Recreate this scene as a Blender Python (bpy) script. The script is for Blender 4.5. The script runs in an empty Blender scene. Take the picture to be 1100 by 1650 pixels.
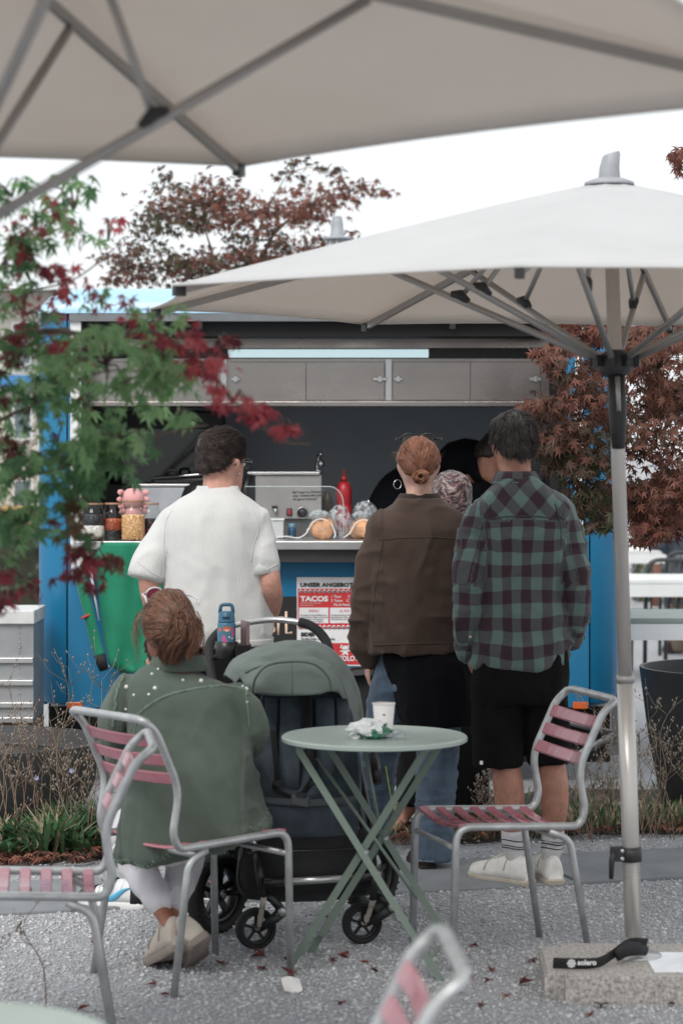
import bpy, bmesh, math, random
import numpy as np
from mathutils import Vector, Matrix, Euler

random.seed(7); np.random.seed(7)
S = bpy.context.scene
COL = S.collection
R = math.radians
F = 3900.0          # focal length of the photograph in its own pixels
EYE = 1.65          # eye height in metres
HZ = 725.0          # horizon row

# ---------------------------------------------------------------- camera, sky, sun, exposure
cd = bpy.data.cameras.new('camera'); cam = bpy.data.objects.new('camera', cd); COL.objects.link(cam)
cam.location = (0, 0, EYE); cam.rotation_euler = (R(90), 0, 0)
cd.sensor_fit = 'VERTICAL'; cd.sensor_height = 36.0; cd.sensor_width = 24.0
cd.lens = F / 1650 * 36; cd.shift_y = -(825 - HZ) / 1650; cd.clip_end = 2000; cd.clip_start = 0.05
cd.dof.use_dof = True; cd.dof.focus_distance = 9.5; cd.dof.aperture_fstop = 3.5
S.camera = cam
W = bpy.data.worlds.new('World'); S.world = W; W.use_nodes = True
nt = W.node_tree; nt.nodes.clear()
sky = nt.nodes.new('ShaderNodeTexSky'); sky.sky_type = 'NISHITA'; sky.sun_disc = False
sky.sun_elevation = R(48); sky.sun_rotation = R(200); sky.dust_density = 4.0; sky.air_density = 1.0
mixw = nt.nodes.new('ShaderNodeMix'); mixw.data_type = 'RGBA'; mixw.inputs[0].default_value = 0.93
mixw.inputs[7].default_value = (6.7, 6.95, 7.1, 1)      # closed cloud deck
bg = nt.nodes.new('ShaderNodeBackground'); bg.inputs[1].default_value = 0.095
ow = nt.nodes.new('ShaderNodeOutputWorld')
nt.links.new(sky.outputs[0], mixw.inputs[6]); nt.links.new(mixw.outputs[2], bg.inputs[0]); nt.links.new(bg.outputs[0], ow.inputs[0])
sd = bpy.data.lights.new('sun', 'SUN'); sun = bpy.data.objects.new('sun', sd); COL.objects.link(sun)
sd.energy = 1.5; sd.angle = R(32); sd.color = (1.0, 0.97, 0.93)
sun.rotation_euler = (R(42), 0, R(-20)); sun.location = (0, -5, 20)
S.view_settings.view_transform = 'Standard'; S.view_settings.look = 'None'
S.view_settings.exposure = 0.74; S.view_settings.gamma = 1.0; S.view_settings.use_curve_mapping = False

# ---------------------------------------------------------------- helpers
def P(px, py, d):
    "world point seen at photograph pixel (px, py) at distance d"
    return Vector(((px - 550) * d / F, d, EYE - (py - HZ) * d / F))
def G(px, py, z=0.0):
    return P(px, py, F * (EYE - z) / (py - HZ))

def _hash(i, j, k, seed):
    n = (i * 374761393 + j * 668265263 + k * 2147483647 + seed * 974711) & 0xffffffff
    n = ((n ^ (n >> 13)) * 1274126177) & 0xffffffff
    return ((n ^ (n >> 16)) & 0xffff) / 65535.0
def vnoise(p, seed=0):
    p = np.asarray(p, float); i = np.floor(p).astype(np.int64); f = p - i; u = f * f * (3 - 2 * f)
    out = 0
    for a in (0, 1):
        for b in (0, 1):
            for c in (0, 1):
                w = (u[:, 0] if a else 1 - u[:, 0]) * (u[:, 1] if b else 1 - u[:, 1]) * (u[:, 2] if c else 1 - u[:, 2])
                out = out + w * _hash(i[:, 0] + a, i[:, 1] + b, i[:, 2] + c, seed)
    return out * 2 - 1
def ridge(p, seed=0):
    return 1 - np.abs(vnoise(p, seed)) * 2

class MB:
    def __init__(s): s.v = []; s.f = []; s.m = []; s.sm = []
    def add(s, vs, fs, mi=0, smooth=False):
        o = len(s.v); s.v.extend([tuple(x) for x in vs])
        for f in fs: s.f.append(tuple(i + o for i in f)); s.m.append(mi); s.sm.append(smooth)
        return s
    def box(s, c, h, mi=0, rot=None, bevel=0.0):
        "c centre, h half sizes; rot a Matrix; bevel cuts the twelve edges"
        c = Vector(c)
        if bevel <= 0:
            vs = [Vector((x * h[0], y * h[1], z * h[2])) for x in (-1, 1) for y in (-1, 1) for z in (-1, 1)]
            fs = [(0, 1, 3, 2), (4, 6, 7, 5), (0, 4, 5, 1), (2, 3, 7, 6), (0, 2, 6, 4), (1, 5, 7, 3)]
        else:
            bm = bmesh.new(); bmesh.ops.create_cube(bm, size=2)
            for v in bm.verts: v.co = Vector((v.co.x * h[0], v.co.y * h[1], v.co.z * h[2]))
            bmesh.ops.bevel(bm, geom=list(bm.edges), offset=bevel, segments=2, affect='EDGES', profile=0.5)
            bm.verts.index_update()
            vs = [v.co.copy() for v in bm.verts]; fs = [tuple(v.index for v in f.verts) for f in bm.faces]; bm.free()
        if rot is not None: vs = [rot @ v for v in vs]
        return s.add([v + c for v in vs], fs, mi, False)
    def bx(s, x0, x1, y0, y1, z0, z1, mi=0, bevel=0.0):
        return s.box(((x0 + x1) / 2, (y0 + y1) / 2, (z0 + z1) / 2), (abs(x1 - x0) / 2, abs(y1 - y0) / 2, abs(z1 - z0) / 2), mi, None, bevel)
    def loft(s, rings, mi=0, smooth=True, cap=True, closed=True):
        n = len(rings[0]); vs = [p for r in rings for p in r]; fs = []
        for i in range(len(rings) - 1):
            for j in range(n if closed else n - 1):
                k = (j + 1) % n
                fs.append((i * n + j, i * n + k, (i + 1) * n + k, (i + 1) * n + j))
        if cap and closed:
            fs.append(tuple(range(n - 1, -1, -1))); fs.append(tuple(range((len(rings) - 1) * n, len(rings) * n)))
        return s.add(vs, fs, mi, smooth)
    def tube(s, pts, r, n=8, mi=0, cap=True, ref=None, flat=None):
        "round (or flat=(a,b) factors) tube along pts, r scalar or list"
        pts = [Vector(p) for p in pts]; rs = r if isinstance(r, (list, tuple)) else [r] * len(pts)
        t0 = (pts[1] - pts[0]).normalized()
        u = Vector(ref) if ref is not None else (Vector((0, 0, 1)) if abs(t0.z) < .9 else Vector((0, 1, 0)))
        rings = []
        for i, p in enumerate(pts):
            a = pts[max(i - 1, 0)]; b = pts[min(i + 1, len(pts) - 1)]; t = (b - a)
            t = t.normalized() if t.length > 1e-9 else t0
            u = (u - t * u.dot(t))
            u = u.normalized() if u.length > 1e-6 else t.orthogonal().normalized()
            w = t.cross(u)
            ra, rb = (rs[i] if isinstance(rs[i], (list, tuple)) else (rs[i], rs[i]))
            if flat: ra, rb = ra * flat[0], rb * flat[1]
            rings.append([p + u * (ra * math.cos(2 * math.pi * k / n)) + w * (rb * math.sin(2 * math.pi * k / n)) for k in range(n)])
        return s.loft(rings, mi, True, cap)
    def bar(s, a, b, w, t, ref=(0, 0, 1), mi=0):
        "rectangular bar from a to b, w along ref, t across"
        a = Vector(a); b = Vector(b); d = (b - a).normalized(); u = Vector(ref); u = (u - d * u.dot(d)).normalized(); v = d.cross(u)
        vs = []
        for p in (a, b):
            for (i, j) in ((-1, -1), (1, -1), (1, 1), (-1, 1)): vs.append(p + u * i * w / 2 + v * j * t / 2)
        return s.add(vs, [(3, 2, 1, 0), (4, 5, 6, 7), (0, 1, 5, 4), (1, 2, 6, 5), (2, 3, 7, 6), (3, 0, 4, 7)], mi, False)
    def lathe(s, prof, c, n=24, mi=0, smooth=True, axis=None, cap=True):
        "prof list of (radius, height) round an axis (default +Z) through c"
        c = Vector(c); q = Vector(axis).normalized().to_track_quat('Z', 'Y') if axis is not None else None
        rings = []
        for (r, h) in prof:
            ring = []
            for k in range(n):
                p = Vector((r * math.cos(2 * math.pi * k / n), r * math.sin(2 * math.pi * k / n), h))
                ring.append(c + (q @ p if q else p))
            rings.append(ring)
        return s.loft(rings, mi, smooth, cap)
    def prism(s, poly, y0, y1, mi=0):
        "poly in X,Z extruded from y0 to y1"
        n = len(poly); vs = [(x, y0, z) for x, z in poly] + [(x, y1, z) for x, z in poly]
        fs = [tuple(range(n)), tuple(range(2 * n - 1, n - 1, -1))] + [(i, i + n, (i + 1) % n + n, (i + 1) % n) for i in range(n)]
        return s.add(vs, fs, mi, False)
    def mesh(s, name, mats=(), off=None):
        me = bpy.data.meshes.new(name); v = s.v
        if off is not None: v = [(x - off[0], y - off[1], z - off[2]) for x, y, z in v]
        me.from_pydata(v, [], s.f)
        for m in mats: me.materials.append(m)
        me.polygons.foreach_set('material_index', s.m); me.polygons.foreach_set('use_smooth', s.sm)
        me.update()
        return me
    def build(s, name, mats, parent=None, fix=True):
        mats = mats if isinstance(mats, (list, tuple)) else [mats]
        me = s.mesh(name, mats, parent.location if parent is not None and parent_root(parent).get('_w') else None)
        if fix:
            bm = bmesh.new(); bm.from_mesh(me); bmesh.ops.recalc_face_normals(bm, faces=bm.faces); bm.to_mesh(me); bm.free()
        return link(name, me, parent)

def parent_root(o):
    while o.parent: o = o.parent
    return o
def link(name, me, parent=None):
    o = bpy.data.objects.new(name, me); COL.objects.link(o)
    if parent is not None: o.parent = parent
    return o
def tag(o, label=None, cat=None, group=None, kind=None):
    if label: o['label'] = label
    if cat: o['category'] = cat
    if group: o['group'] = group
    if kind: o['kind'] = kind
    return o
def thing(name, label, cat, loc=(0, 0, 0), rz=0, group=None):
    o = bpy.data.objects.new(name, None); COL.objects.link(o); o.location = loc; o.rotation_euler = (0, 0, rz); o.empty_display_size = .1
    return tag(o, label, cat, group)
def wthing(name, label, cat, loc, group=None):
    "thing whose parts are given in world coordinates"
    o = thing(name, label, cat, loc, 0, group); o['_w'] = 1; return o
def part(mb, name, mats, root):
    "mesh given in world coordinates hung below root (or a part of it)"
    r = parent_root(root); me = mb.mesh(name, mats if isinstance(mats, (list, tuple)) else [mats], r.location)
    bm = bmesh.new(); bm.from_mesh(me); bmesh.ops.recalc_face_normals(bm, faces=bm.faces); bm.to_mesh(me); bm.free()
    return link(name, me, root)
def single(mb, name, mats, label, cat, loc, group=None):
    me = mb.mesh(name, mats if isinstance(mats, (list, tuple)) else [mats], loc)
    bm = bmesh.new(); bm.from_mesh(me); bmesh.ops.recalc_face_normals(bm, faces=bm.faces); bm.to_mesh(me); bm.free()
    o = link(name, me); o.location = loc; return tag(o, label, cat, group)
def kids(o): return [c for c in bpy.data.objects if c.parent == o]
def dup(root, loc, rz=0, label=None):
    r = root.copy(); COL.objects.link(r); r.location = loc; r.rotation_euler = (0, 0, rz)
    if label: r['label'] = label
    def rec(a, b):
        for ch in kids(a):
            c = ch.copy(); COL.objects.link(c); c.parent = b; rec(ch, c)
    rec(root, r); return r
def spline(pts, n=6):
    "Catmull-Rom through pts (Vectors or tuples of any length)"
    pts = [np.array(p, float) for p in pts]; out = []
    for i in range(len(pts) - 1):
        p0 = pts[max(i - 1, 0)]; p1 = pts[i]; p2 = pts[i + 1]; p3 = pts[min(i + 2, len(pts) - 1)]
        for k in range(n):
            t = k / n
            out.append(.5 * (2 * p1 + (p2 - p0) * t + (2 * p0 - 5 * p1 + 4 * p2 - p3) * t * t + (3 * p1 - p0 - 3 * p2 + p3) * t ** 3))
    out.append(pts[-1]); return out
def round_path(pts, r, n=5):
    "polyline with its corners rounded by radius-like r"
    pts = [Vector(p) for p in pts]; out = [pts[0]]
    for i in range(1, len(pts) - 1):
        a, b, c = pts[i - 1], pts[i], pts[i + 1]; rr = min(r, (a - b).length * .48, (c - b).length * .48)
        p = b + (a - b).normalized() * rr; q = b + (c - b).normalized() * rr
        for k in range(n + 1):
            t = k / n; out.append((1 - t) ** 2 * p + 2 * t * (1 - t) * b + t * t * q)
    out.append(pts[-1]); return out

# ---------------------------------------------------------------- materials
def M(name, col, rough=.6, metal=0., var=.12, vs=8., bump=.0, bs=150., spec=.5, coat=0., scale=(1, 1, 1), col2=None, detail=5, sheen=0., alpha=None, crease=0., cs=(9, 9, 6)):
    m = bpy.data.materials.new(name); m.use_nodes = True; t = m.node_tree; b = t.nodes['Principled BSDF']
    tc = t.nodes.new('ShaderNodeTexCoord'); mp = t.nodes.new('ShaderNodeMapping'); mp.inputs['Scale'].default_value = scale
    t.links.new(tc.outputs['Object'], mp.inputs['Vector'])
    nz = t.nodes.new('ShaderNodeTexNoise'); nz.inputs['Scale'].default_value = vs; nz.inputs['Detail'].default_value = detail; nz.inputs['Roughness'].default_value = .6
    t.links.new(mp.outputs[0], nz.inputs['Vector'])
    cr = t.nodes.new('ShaderNodeValToRGB'); e = cr.color_ramp.elements
    e[0].position = .3; e[1].position = .7
    c2 = col2 if col2 else tuple(min(1, c * (1 + var)) for c in col)
    e[0].color = (*[c * (1 - var) for c in col], 1); e[1].color = (*c2, 1)
    t.links.new(nz.outputs[0], cr.inputs[0]); t.links.new(cr.outputs[0], b.inputs['Base Color'])
    b.inputs['Roughness'].default_value = rough; b.inputs['Metallic'].default_value = metal
    b.inputs['Specular IOR Level'].default_value = spec
    if coat: b.inputs['Coat Weight'].default_value = coat; b.inputs['Coat Roughness'].default_value = .08
    if sheen: b.inputs['Sheen Weight'].default_value = sheen; b.inputs['Sheen Roughness'].default_value = .5
    if alpha is not None: b.inputs['Alpha'].default_value = alpha
    if bump:
        n2 = t.nodes.new('ShaderNodeTexNoise'); n2.inputs['Scale'].default_value = bs; n2.inputs['Detail'].default_value = 3
        t.links.new(mp.outputs[0], n2.inputs['Vector'])
        bp = t.nodes.new('ShaderNodeBump'); bp.inputs['Strength'].default_value = bump; bp.inputs['Distance'].default_value = .01
        t.links.new(n2.outputs[0], bp.inputs['Height']); t.links.new(bp.outputs[0], b.inputs['Normal'])
        if crease:
            m3 = t.nodes.new('ShaderNodeMapping'); m3.inputs['Scale'].default_value = cs; m3.inputs['Rotation'].default_value = (.2, .5, .1); t.links.new(tc.outputs['Object'], m3.inputs['Vector'])
            n3 = t.nodes.new('ShaderNodeTexNoise'); n3.noise_type = 'RIDGED_MULTIFRACTAL'; n3.inputs['Scale'].default_value = 1.0; n3.inputs['Detail'].default_value = 3.5; n3.inputs['Distortion'].default_value = .6
            t.links.new(m3.outputs[0], n3.inputs['Vector']); b3 = t.nodes.new('ShaderNodeBump'); b3.inputs['Strength'].default_value = crease; b3.inputs['Distance'].default_value = .012
            t.links.new(n3.outputs[0], b3.inputs['Height']); t.links.new(b3.outputs[0], bp.inputs['Normal'])
    return m
def rough_var(m, lo, hi, scale=6):
    t = m.node_tree; b = t.nodes['Principled BSDF']; nz = t.nodes.new('ShaderNodeTexNoise'); nz.inputs['Scale'].default_value = scale; nz.inputs['Detail'].default_value = 6
    tc = t.nodes.new('ShaderNodeTexCoord'); t.links.new(tc.outputs['Object'], nz.inputs['Vector'])
    mr = t.nodes.new('ShaderNodeMapRange'); mr.inputs[1].default_value = .3; mr.inputs[2].default_value = .7; mr.inputs[3].default_value = lo; mr.inputs[4].default_value = hi
    t.links.new(nz.outputs[0], mr.inputs[0]); t.links.new(mr.outputs[0], b.inputs['Roughness']); return m
def translucent(m, fac, tint):
    "thin cloth or leaf: part of the light passes through"
    t = m.node_tree; b = t.nodes['Principled BSDF']; tr = t.nodes.new('ShaderNodeBsdfTranslucent'); tr.inputs[0].default_value = (*tint, 1)
    mx = t.nodes.new('ShaderNodeMixShader'); mx.inputs[0].default_value = fac
    o = [n for n in t.nodes if n.type == 'OUTPUT_MATERIAL'][0]
    t.links.new(b.outputs[0], mx.inputs[1]); t.links.new(tr.outputs[0], mx.inputs[2]); t.links.new(mx.outputs[0], o.inputs[0]); return m
def glass(name, col=(.95, .97, .97), alpha=.12, rough=.03):
    m = bpy.data.materials.new(name); m.use_nodes = True; t = m.node_tree; t.nodes.clear()
    tr = t.nodes.new('ShaderNodeBsdfTransparent'); tr.inputs[0].default_value = (*col, 1)
    gl = t.nodes.new('ShaderNodeBsdfGlossy'); gl.inputs['Roughness'].default_value = rough
    fr = t.nodes.new('ShaderNodeLayerWeight'); fr.inputs[0].default_value = .5
    pw = t.nodes.new('ShaderNodeMath'); pw.operation = 'POWER'; pw.inputs[1].default_value = 4.5
    ml = t.nodes.new('ShaderNodeMath'); ml.operation = 'MULTIPLY'; ml.inputs[1].default_value = .6; t.links.new(fr.outputs['Facing'], pw.inputs[0]); t.links.new(pw.outputs[0], ml.inputs[0])
    ad = t.nodes.new('ShaderNodeMath'); ad.operation = 'ADD'; ad.inputs[1].default_value = .025 + alpha * .2
    mx = t.nodes.new('ShaderNodeMixShader'); o = t.nodes.new('ShaderNodeOutputMaterial')
    t.links.new(ml.outputs[0], ad.inputs[0]); t.links.new(ad.outputs[0], mx.inputs[0]); t.links.new(tr.outputs[0], mx.inputs[1]); t.links.new(gl.outputs[0], mx.inputs[2]); t.links.new(mx.outputs[0], o.inputs[0]); return m

BLACK = M('black_plastic', (.012, .012, .013), .45, bump=.05)
MATTE_BLACK = M('matte_black', (.008, .008, .009), .75)
STEEL = rough_var(M('brushed_steel', (.33, .305, .29), .35, .92, .07, 2, .02, 60, scale=(1, 1, 4)), .14, .42, 2.5)
GALV = rough_var(M('galvanised_tube', (.47, .48, .485), .42, .7, .2, 14, .03, 90), .32, .55, 20)
ALU = M('aluminium', (.55, .55, .55), .32, .85, .08, 5)
CHROME = M('chrome', (.7, .7, .7), .12, 1, .02)
WHITE = M('white_paint', (.75, .75, .74), .45, var=.05)
def text_mesh(body, size, bold=.0, align='LEFT', extrude=.0006, spacing=1.0):
    c = bpy.data.curves.new('lettering', 'FONT'); c.body = body; c.size = size; c.offset = bold; c.align_x = align; c.extrude = extrude; c.resolution_u = 3; c.space_character = spacing
    o = bpy.data.objects.new('lettering', c); COL.objects.link(o)
    dg = bpy.context.evaluated_depsgraph_get(); me = bpy.data.meshes.new_from_object(o.evaluated_get(dg))
    bpy.data.objects.remove(o); return me
def lettering(body, x, y, z, size, mat, parent, bold=0., align='LEFT', name='lettering', spacing=1.0, sx=1.0, tilt=0):
    "flat lettering facing -Y, world coordinates"
    me = text_mesh(body, size, bold, align, spacing=spacing); me.materials.clear(); me.materials.append(mat)
    o = link(name, me, parent); b = parent_root(parent).location
    o.location = (x - b[0], y - b[1], z - b[2]); o.rotation_euler = (R(90), R(tilt), 0); o.scale = (sx, 1, 1); return o
# ================================================================ GROUND
def ground_mat():
    m = M('gravel_ground', (.42, .43, .45), .9, var=.22, vs=240, bump=.6, bs=320)
    t = m.node_tree; b = t.nodes['Principled BSDF']; tc = t.nodes['Texture Coordinate']
    n = t.nodes.new('ShaderNodeTexNoise'); n.inputs['Scale'].default_value = 1.7; n.inputs['Detail'].default_value = 6
    t.links.new(tc.outputs['Object'], n.inputs['Vector'])
    cr = t.nodes.new('ShaderNodeValToRGB'); cr.color_ramp.elements[0].position = .35; cr.color_ramp.elements[1].position = .65
    cr.color_ramp.elements[0].color = (.70, .68, .66, 1); cr.color_ramp.elements[1].color = (1.05, 1.05, 1.06, 1)
    v = t.nodes.new('ShaderNodeTexVoronoi'); v.inputs['Scale'].default_value = 95; t.links.new(tc.outputs['Object'], v.inputs['Vector'])
    c2 = t.nodes.new('ShaderNodeValToRGB'); c2.color_ramp.elements[0].color = (.72, .72, .72, 1); c2.color_ramp.elements[1].color = (1.15, 1.15, 1.17, 1)
    t.links.new(v.outputs['Color'], c2.inputs[0])
    src = b.inputs['Base Color'].links[0].from_socket
    mu = t.nodes.new('ShaderNodeMix'); mu.data_type = 'RGBA'; mu.blend_type = 'MULTIPLY'; mu.inputs[0].default_value = 1
    m2 = t.nodes.new('ShaderNodeMix'); m2.data_type = 'RGBA'; m2.blend_type = 'MULTIPLY'; m2.inputs[0].default_value = 1
    t.links.new(src, mu.inputs[6]); t.links.new(cr.outputs[0], mu.inputs[7]); t.links.new(mu.outputs[2], m2.inputs[6]); t.links.new(c2.outputs[0], m2.inputs[7])
    t.links.new(m2.outputs[2], b.inputs['Base Color']); return m
mb = MB(); mb.add([(-400, -60, 0), (400, -60, 0), (400, 800, 0), (-400, 800, 0)], [(0, 1, 2, 3)])
tag(mb.build('gravel_ground', ground_mat()), kind='structure')
# soil of the planting strip, a low uneven bank
ang = math.atan(.28)
def strip(u, v): return Vector((u, 9.22 + .29 * u + v, 0))       # along u, across v: the slab strip runs askew
SOIL = M('dark_soil', (.07, .058, .05), .95, var=.4, vs=30, bump=.8, bs=80)
mb = MB(); nu, nv = 70, 16
vs = []
for i in range(nu + 1):
    for j in range(nv + 1):
        u = -4 + 8 * i / nu; v = .72 + 1.5 * j / nv
        e = min(1, j / 3, (nv - j) / 3)
        p = strip(u, v + .05 * math.sin(u * 7)); p.z = -.006 + e * (.025 + .03 * vnoise(np.array([[u * 3, v * 3, 0]]))[0] + .012 * math.sin(u * 23 + v * 31)); vs.append(p)
mb.add(vs, [(i * (nv + 1) + j, (i + 1) * (nv + 1) + j, (i + 1) * (nv + 1) + j + 1, i * (nv + 1) + j + 1) for i in range(nu) for j in range(nv)], 0, True)
tag(mb.build('planting_bed', SOIL), kind='structure')
# path of concrete slabs
path = bpy.data.objects.new('slab_path', None); COL.objects.link(path); tag(path, kind='structure')
SLAB = [M('concrete_slab', c, .85, var=.16, vs=5, bump=.12, bs=220) for c in ((.235, .245, .257), (.21, .222, .235), (.25, .26, .27))]
T = Vector((1, .29, 0)).normalized(); N = Vector((-.29, 1, 0)).normalized()
rm = Matrix(((T.x, N.x, 0), (T.y, N.y, 0), (0, 0, 1)))
for k in range(-3, 5):
    L = .86; c = strip(0, 0) + T * (.42 + k * L) + N * .02
    mb = MB(); mb.box((0, 0, 0), (L / 2 - .004, .31, .03), 0, None, .006)
    o = link('slab', mb.mesh('slab', [SLAB[k % 3]]), path); o.location = (c.x, c.y, -.018 + .0025 * (k % 2)); o.rotation_euler = (0, R(.15 * (k % 2)), math.atan2(T.y, T.x))
# loose crushed stone
def pebbles(n, box, smin, smax, keep, seed, name, mats):
    rg = np.random.RandomState(seed); x = rg.uniform(box[0], box[1], n); y = rg.uniform(box[2], box[3], n)
    k = keep(x, y); x = x[k]; y = y[k]; n = len(x)
    s = smin + (smax - smin) * rg.rand(n) ** 2.5
    base = np.array([(1, 0, 0), (0, 1, 0), (-1, 0, 0), (0, -1, 0), (0, 0, 1), (0, 0, -1)], float)
    fc = np.array([(0, 1, 4), (1, 2, 4), (2, 3, 4), (3, 0, 4), (1, 0, 5), (2, 1, 5), (3, 2, 5), (0, 3, 5)])
    v = base[None] * (0.75 + .5 * rg.rand(n, 6, 1)) + rg.uniform(-.3, .3, (n, 6, 3))
    v = v * s[:, None, None] * np.array([1, 1, .62]); a = rg.rand(n) * 6.28; ca, sa = np.cos(a)[:, None], np.sin(a)[:, None]
    vx = v[..., 0] * ca - v[..., 1] * sa; vy = v[..., 0] * sa + v[..., 1] * ca
    v = np.stack([vx + x[:, None], vy + y[:, None], v[..., 2] + s[:, None] * .15], -1).reshape(-1, 3)
    f = (fc[None] + (np.arange(n) * 6)[:, None, None]).reshape(-1, 3)
    me = bpy.data.meshes.new(name); me.vertices.add(len(v)); me.vertices.foreach_set('co', v.ravel())
    me.loops.add(len(f) * 3); me.loops.foreach_set('vertex_index', f.ravel()); me.polygons.add(len(f)); me.polygons.foreach_set('loop_start', np.arange(len(f)) * 3)
    for m in mats: me.materials.append(m)
    me.polygons.foreach_set('material_index', np.repeat(rg.randint(0, len(mats), n), 8)); me.update(calc_edges=True); me.validate()
    return tag(link(name, me), kind='stuff')
STONES = [M('stone_grey', c, .85, var=.25, vs=60, bump=.2, bs=300) for c in ((.41, .42, .44), (.47, .48, .50), (.34, .35, .365), (.56, .565, .58), (.40, .395, .395))]
def on_slab(x, y):
    w = (y - 9.22 - .29 * x); return (w > -.30) & (w < .34)
pebbles(68000, (-1.9, 2.1, 6.4, 9.6), .0028, .0085, lambda x, y: ~on_slab(x, y) & (y - 9.22 - .29 * x < .2), 3, 'gravel_stones', STONES)
pebbles(15000, (-1.9, 2.1, 6.4, 9.6), .0055, .0125, lambda x, y: ~on_slab(x, y) & (y - 9.22 - .29 * x < .2), 13, 'gravel_stones', STONES[1:])
pebbles(12000, (-2.2, 2.6, 8.6, 11.2), .004, .012, lambda x, y: (y - 9.22 - .29 * x > .33) & (y - 9.22 - .29 * x < .85), 4, 'gravel_stones', STONES)
pebbles(1100, (-1.8, 2.1, 8.3, 9.9), .002, .006, lambda x, y: on_slab(x, y), 5, 'scattered_grit', STONES)

# ================================================================ FOOD TRAILER
TD = 11.8; TS = F / TD
def tx(px): return (px - 550) / TS
def tz(py): return EYE - (py - HZ) / TS
def bxat(px, d): return (px - 550) * d / F
def bzat(py, d): return EYE - (py - HZ) * d / F
BLUE = rough_var(M('blue_paint', (.009, .175, .35), .42, var=.05, vs=2, coat=.2), .35, .5, 3)
ROOFB = rough_var(M('blue_roof_sky_sheen', (.36, .60, .76), .4, var=.05, vs=2, coat=.3), .3, .45, 3)  # trailer blue with the pale sky reflection mixed into its colour
DGREY = M('dark_grey_panel', (.52, .57, .62), .55, var=.1, vs=2)
RUBBER = M('rubber', (.015, .015, .015), .8, bump=.2, bs=60)
CREAM = M('cream_paint', (.72, .5, .38), .6)
ORANGE = M('orange_lens', (.75, .13, .02), .25, coat=.5)
LED = bpy.data.materials.new('led_strip'); LED.use_nodes = True
b_ = LED.node_tree.nodes['Principled BSDF']; b_.inputs['Emission Color'].default_value = (.72, .95, 1, 1); b_.inputs['Emission Strength'].default_value = .36; b_.inputs['Base Color'].default_value = (.5, .6, .62, 1)
t_ = wthing('food_trailer', 'blue food trailer with open serving hatch and stainless steel cupboards inside', 'food trailer', (0, TD + 1, 0))
X0, X1 = tx(60), tx(1000); xl, xr = tx(110), tx(948); ZB, ZT = tz(1140), tz(462); BACK = TD + 2.0
cr_ = xl - X0
def corner(cx, sgn):
    prof = [(.55, ZB), (.85, ZB + .02), (1, ZB + .07), (1, ZT - .2), (.97, ZT - .1)]
    rings = []
    for (s, z) in prof:
        ring = []
        for k in range(13):
            a = math.pi / 2 * k / 12; ring.append((cx + sgn * cr_ * s * math.sin(a), TD + cr_ * 1.0 - cr_ * s * math.cos(a), z))
        ring.append((cx, TD + cr_ * 1.0, z)); rings.append(ring)
    return MB().loft(rings, 0, False)
for cx, sg in ((xl - .008, -1), (xr + .008, 1)): 
    o = part(corner(cx, sg), 'corner_column', BLUE, t_)
    for p in o.data.polygons: p.use_smooth = abs(p.normal.z) < .7
    o.data.set_sharp_from_angle(angle=R(40))
for x in (xl - .008, xr): mb = MB(); mb.bx(x, x + .008, TD + .02, TD + .1, ZB, ZT - .15); part(mb, 'corner_seam', MATTE_BLACK, t_)
oxl, oxr, ozb, ozt = tx(132), tx(890), tz(890), tz(516)
mb = MB(); mb.bx(xl, xr, TD, TD + .05, ZB, tz(905)); part(mb, 'front_panel', BLUE, t_)
for a, b in ((xl, tx(113)), (tx(912), xr)): mb = MB(); mb.bx(a, b, TD, TD + .05, tz(904), ozt); part(mb, 'side_jamb', BLUE, t_)
for a, b, y in ((114, 131, TD + .04), (926, 938, TD - .001)): mb = MB(); mb.bx(tx(a), tx(b), TD - .012, y, tz(902), ozt); part(mb, 'aluminium_post', WHITE, t_)
mb = MB(); mb.bx(oxl, oxr, TD + .02, TD + .04, tz(905), tz(889)); part(mb, 'counter_shadow_gap', MATTE_BLACK, t_)
# shell
mb = MB(); mb.bx(X0, X0 + .03, TD + cr_, BACK, ZB, ZT - .1); part(mb, 'side_wall', BLUE, t_)
mb = MB(); mb.bx(X1 - .03, X1, TD + cr_, BACK, ZB, ZT - .1); part(mb, 'side_wall', BLUE, t_)
mb = MB(); mb.bx(X0 + .03, X1 - .03, BACK - .03, BACK, ZB, ZT - .1); part(mb, 'rear_wall', BLUE, t_)
mb = MB(); mb.bx(X0 + .03, X1 - .03, BACK - .07, BACK - .031, ZB + .05, ZT - .12); part(mb, 'back_lining', DGREY, t_)
for x in (X0 + .031, X1 - .06): mb = MB(); mb.bx(x, x + .029, TD + cr_, BACK - .071, ZB + .05, ZT - .12); part(mb, 'side_lining', DGREY, t_)
mb = MB(); mb.bx(X0 + .061, X1 - .061, TD + .06, BACK - .072, ZB, ZB + .04); part(mb, 'trailer_floor', DGREY, t_)
mb = MB(); mb.bx(X0 + .061, X1 - .061, TD + .06, BACK - .072, ZT - .16, ZT - .125); part(mb, 'ceiling_lining', DGREY, t_)
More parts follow.
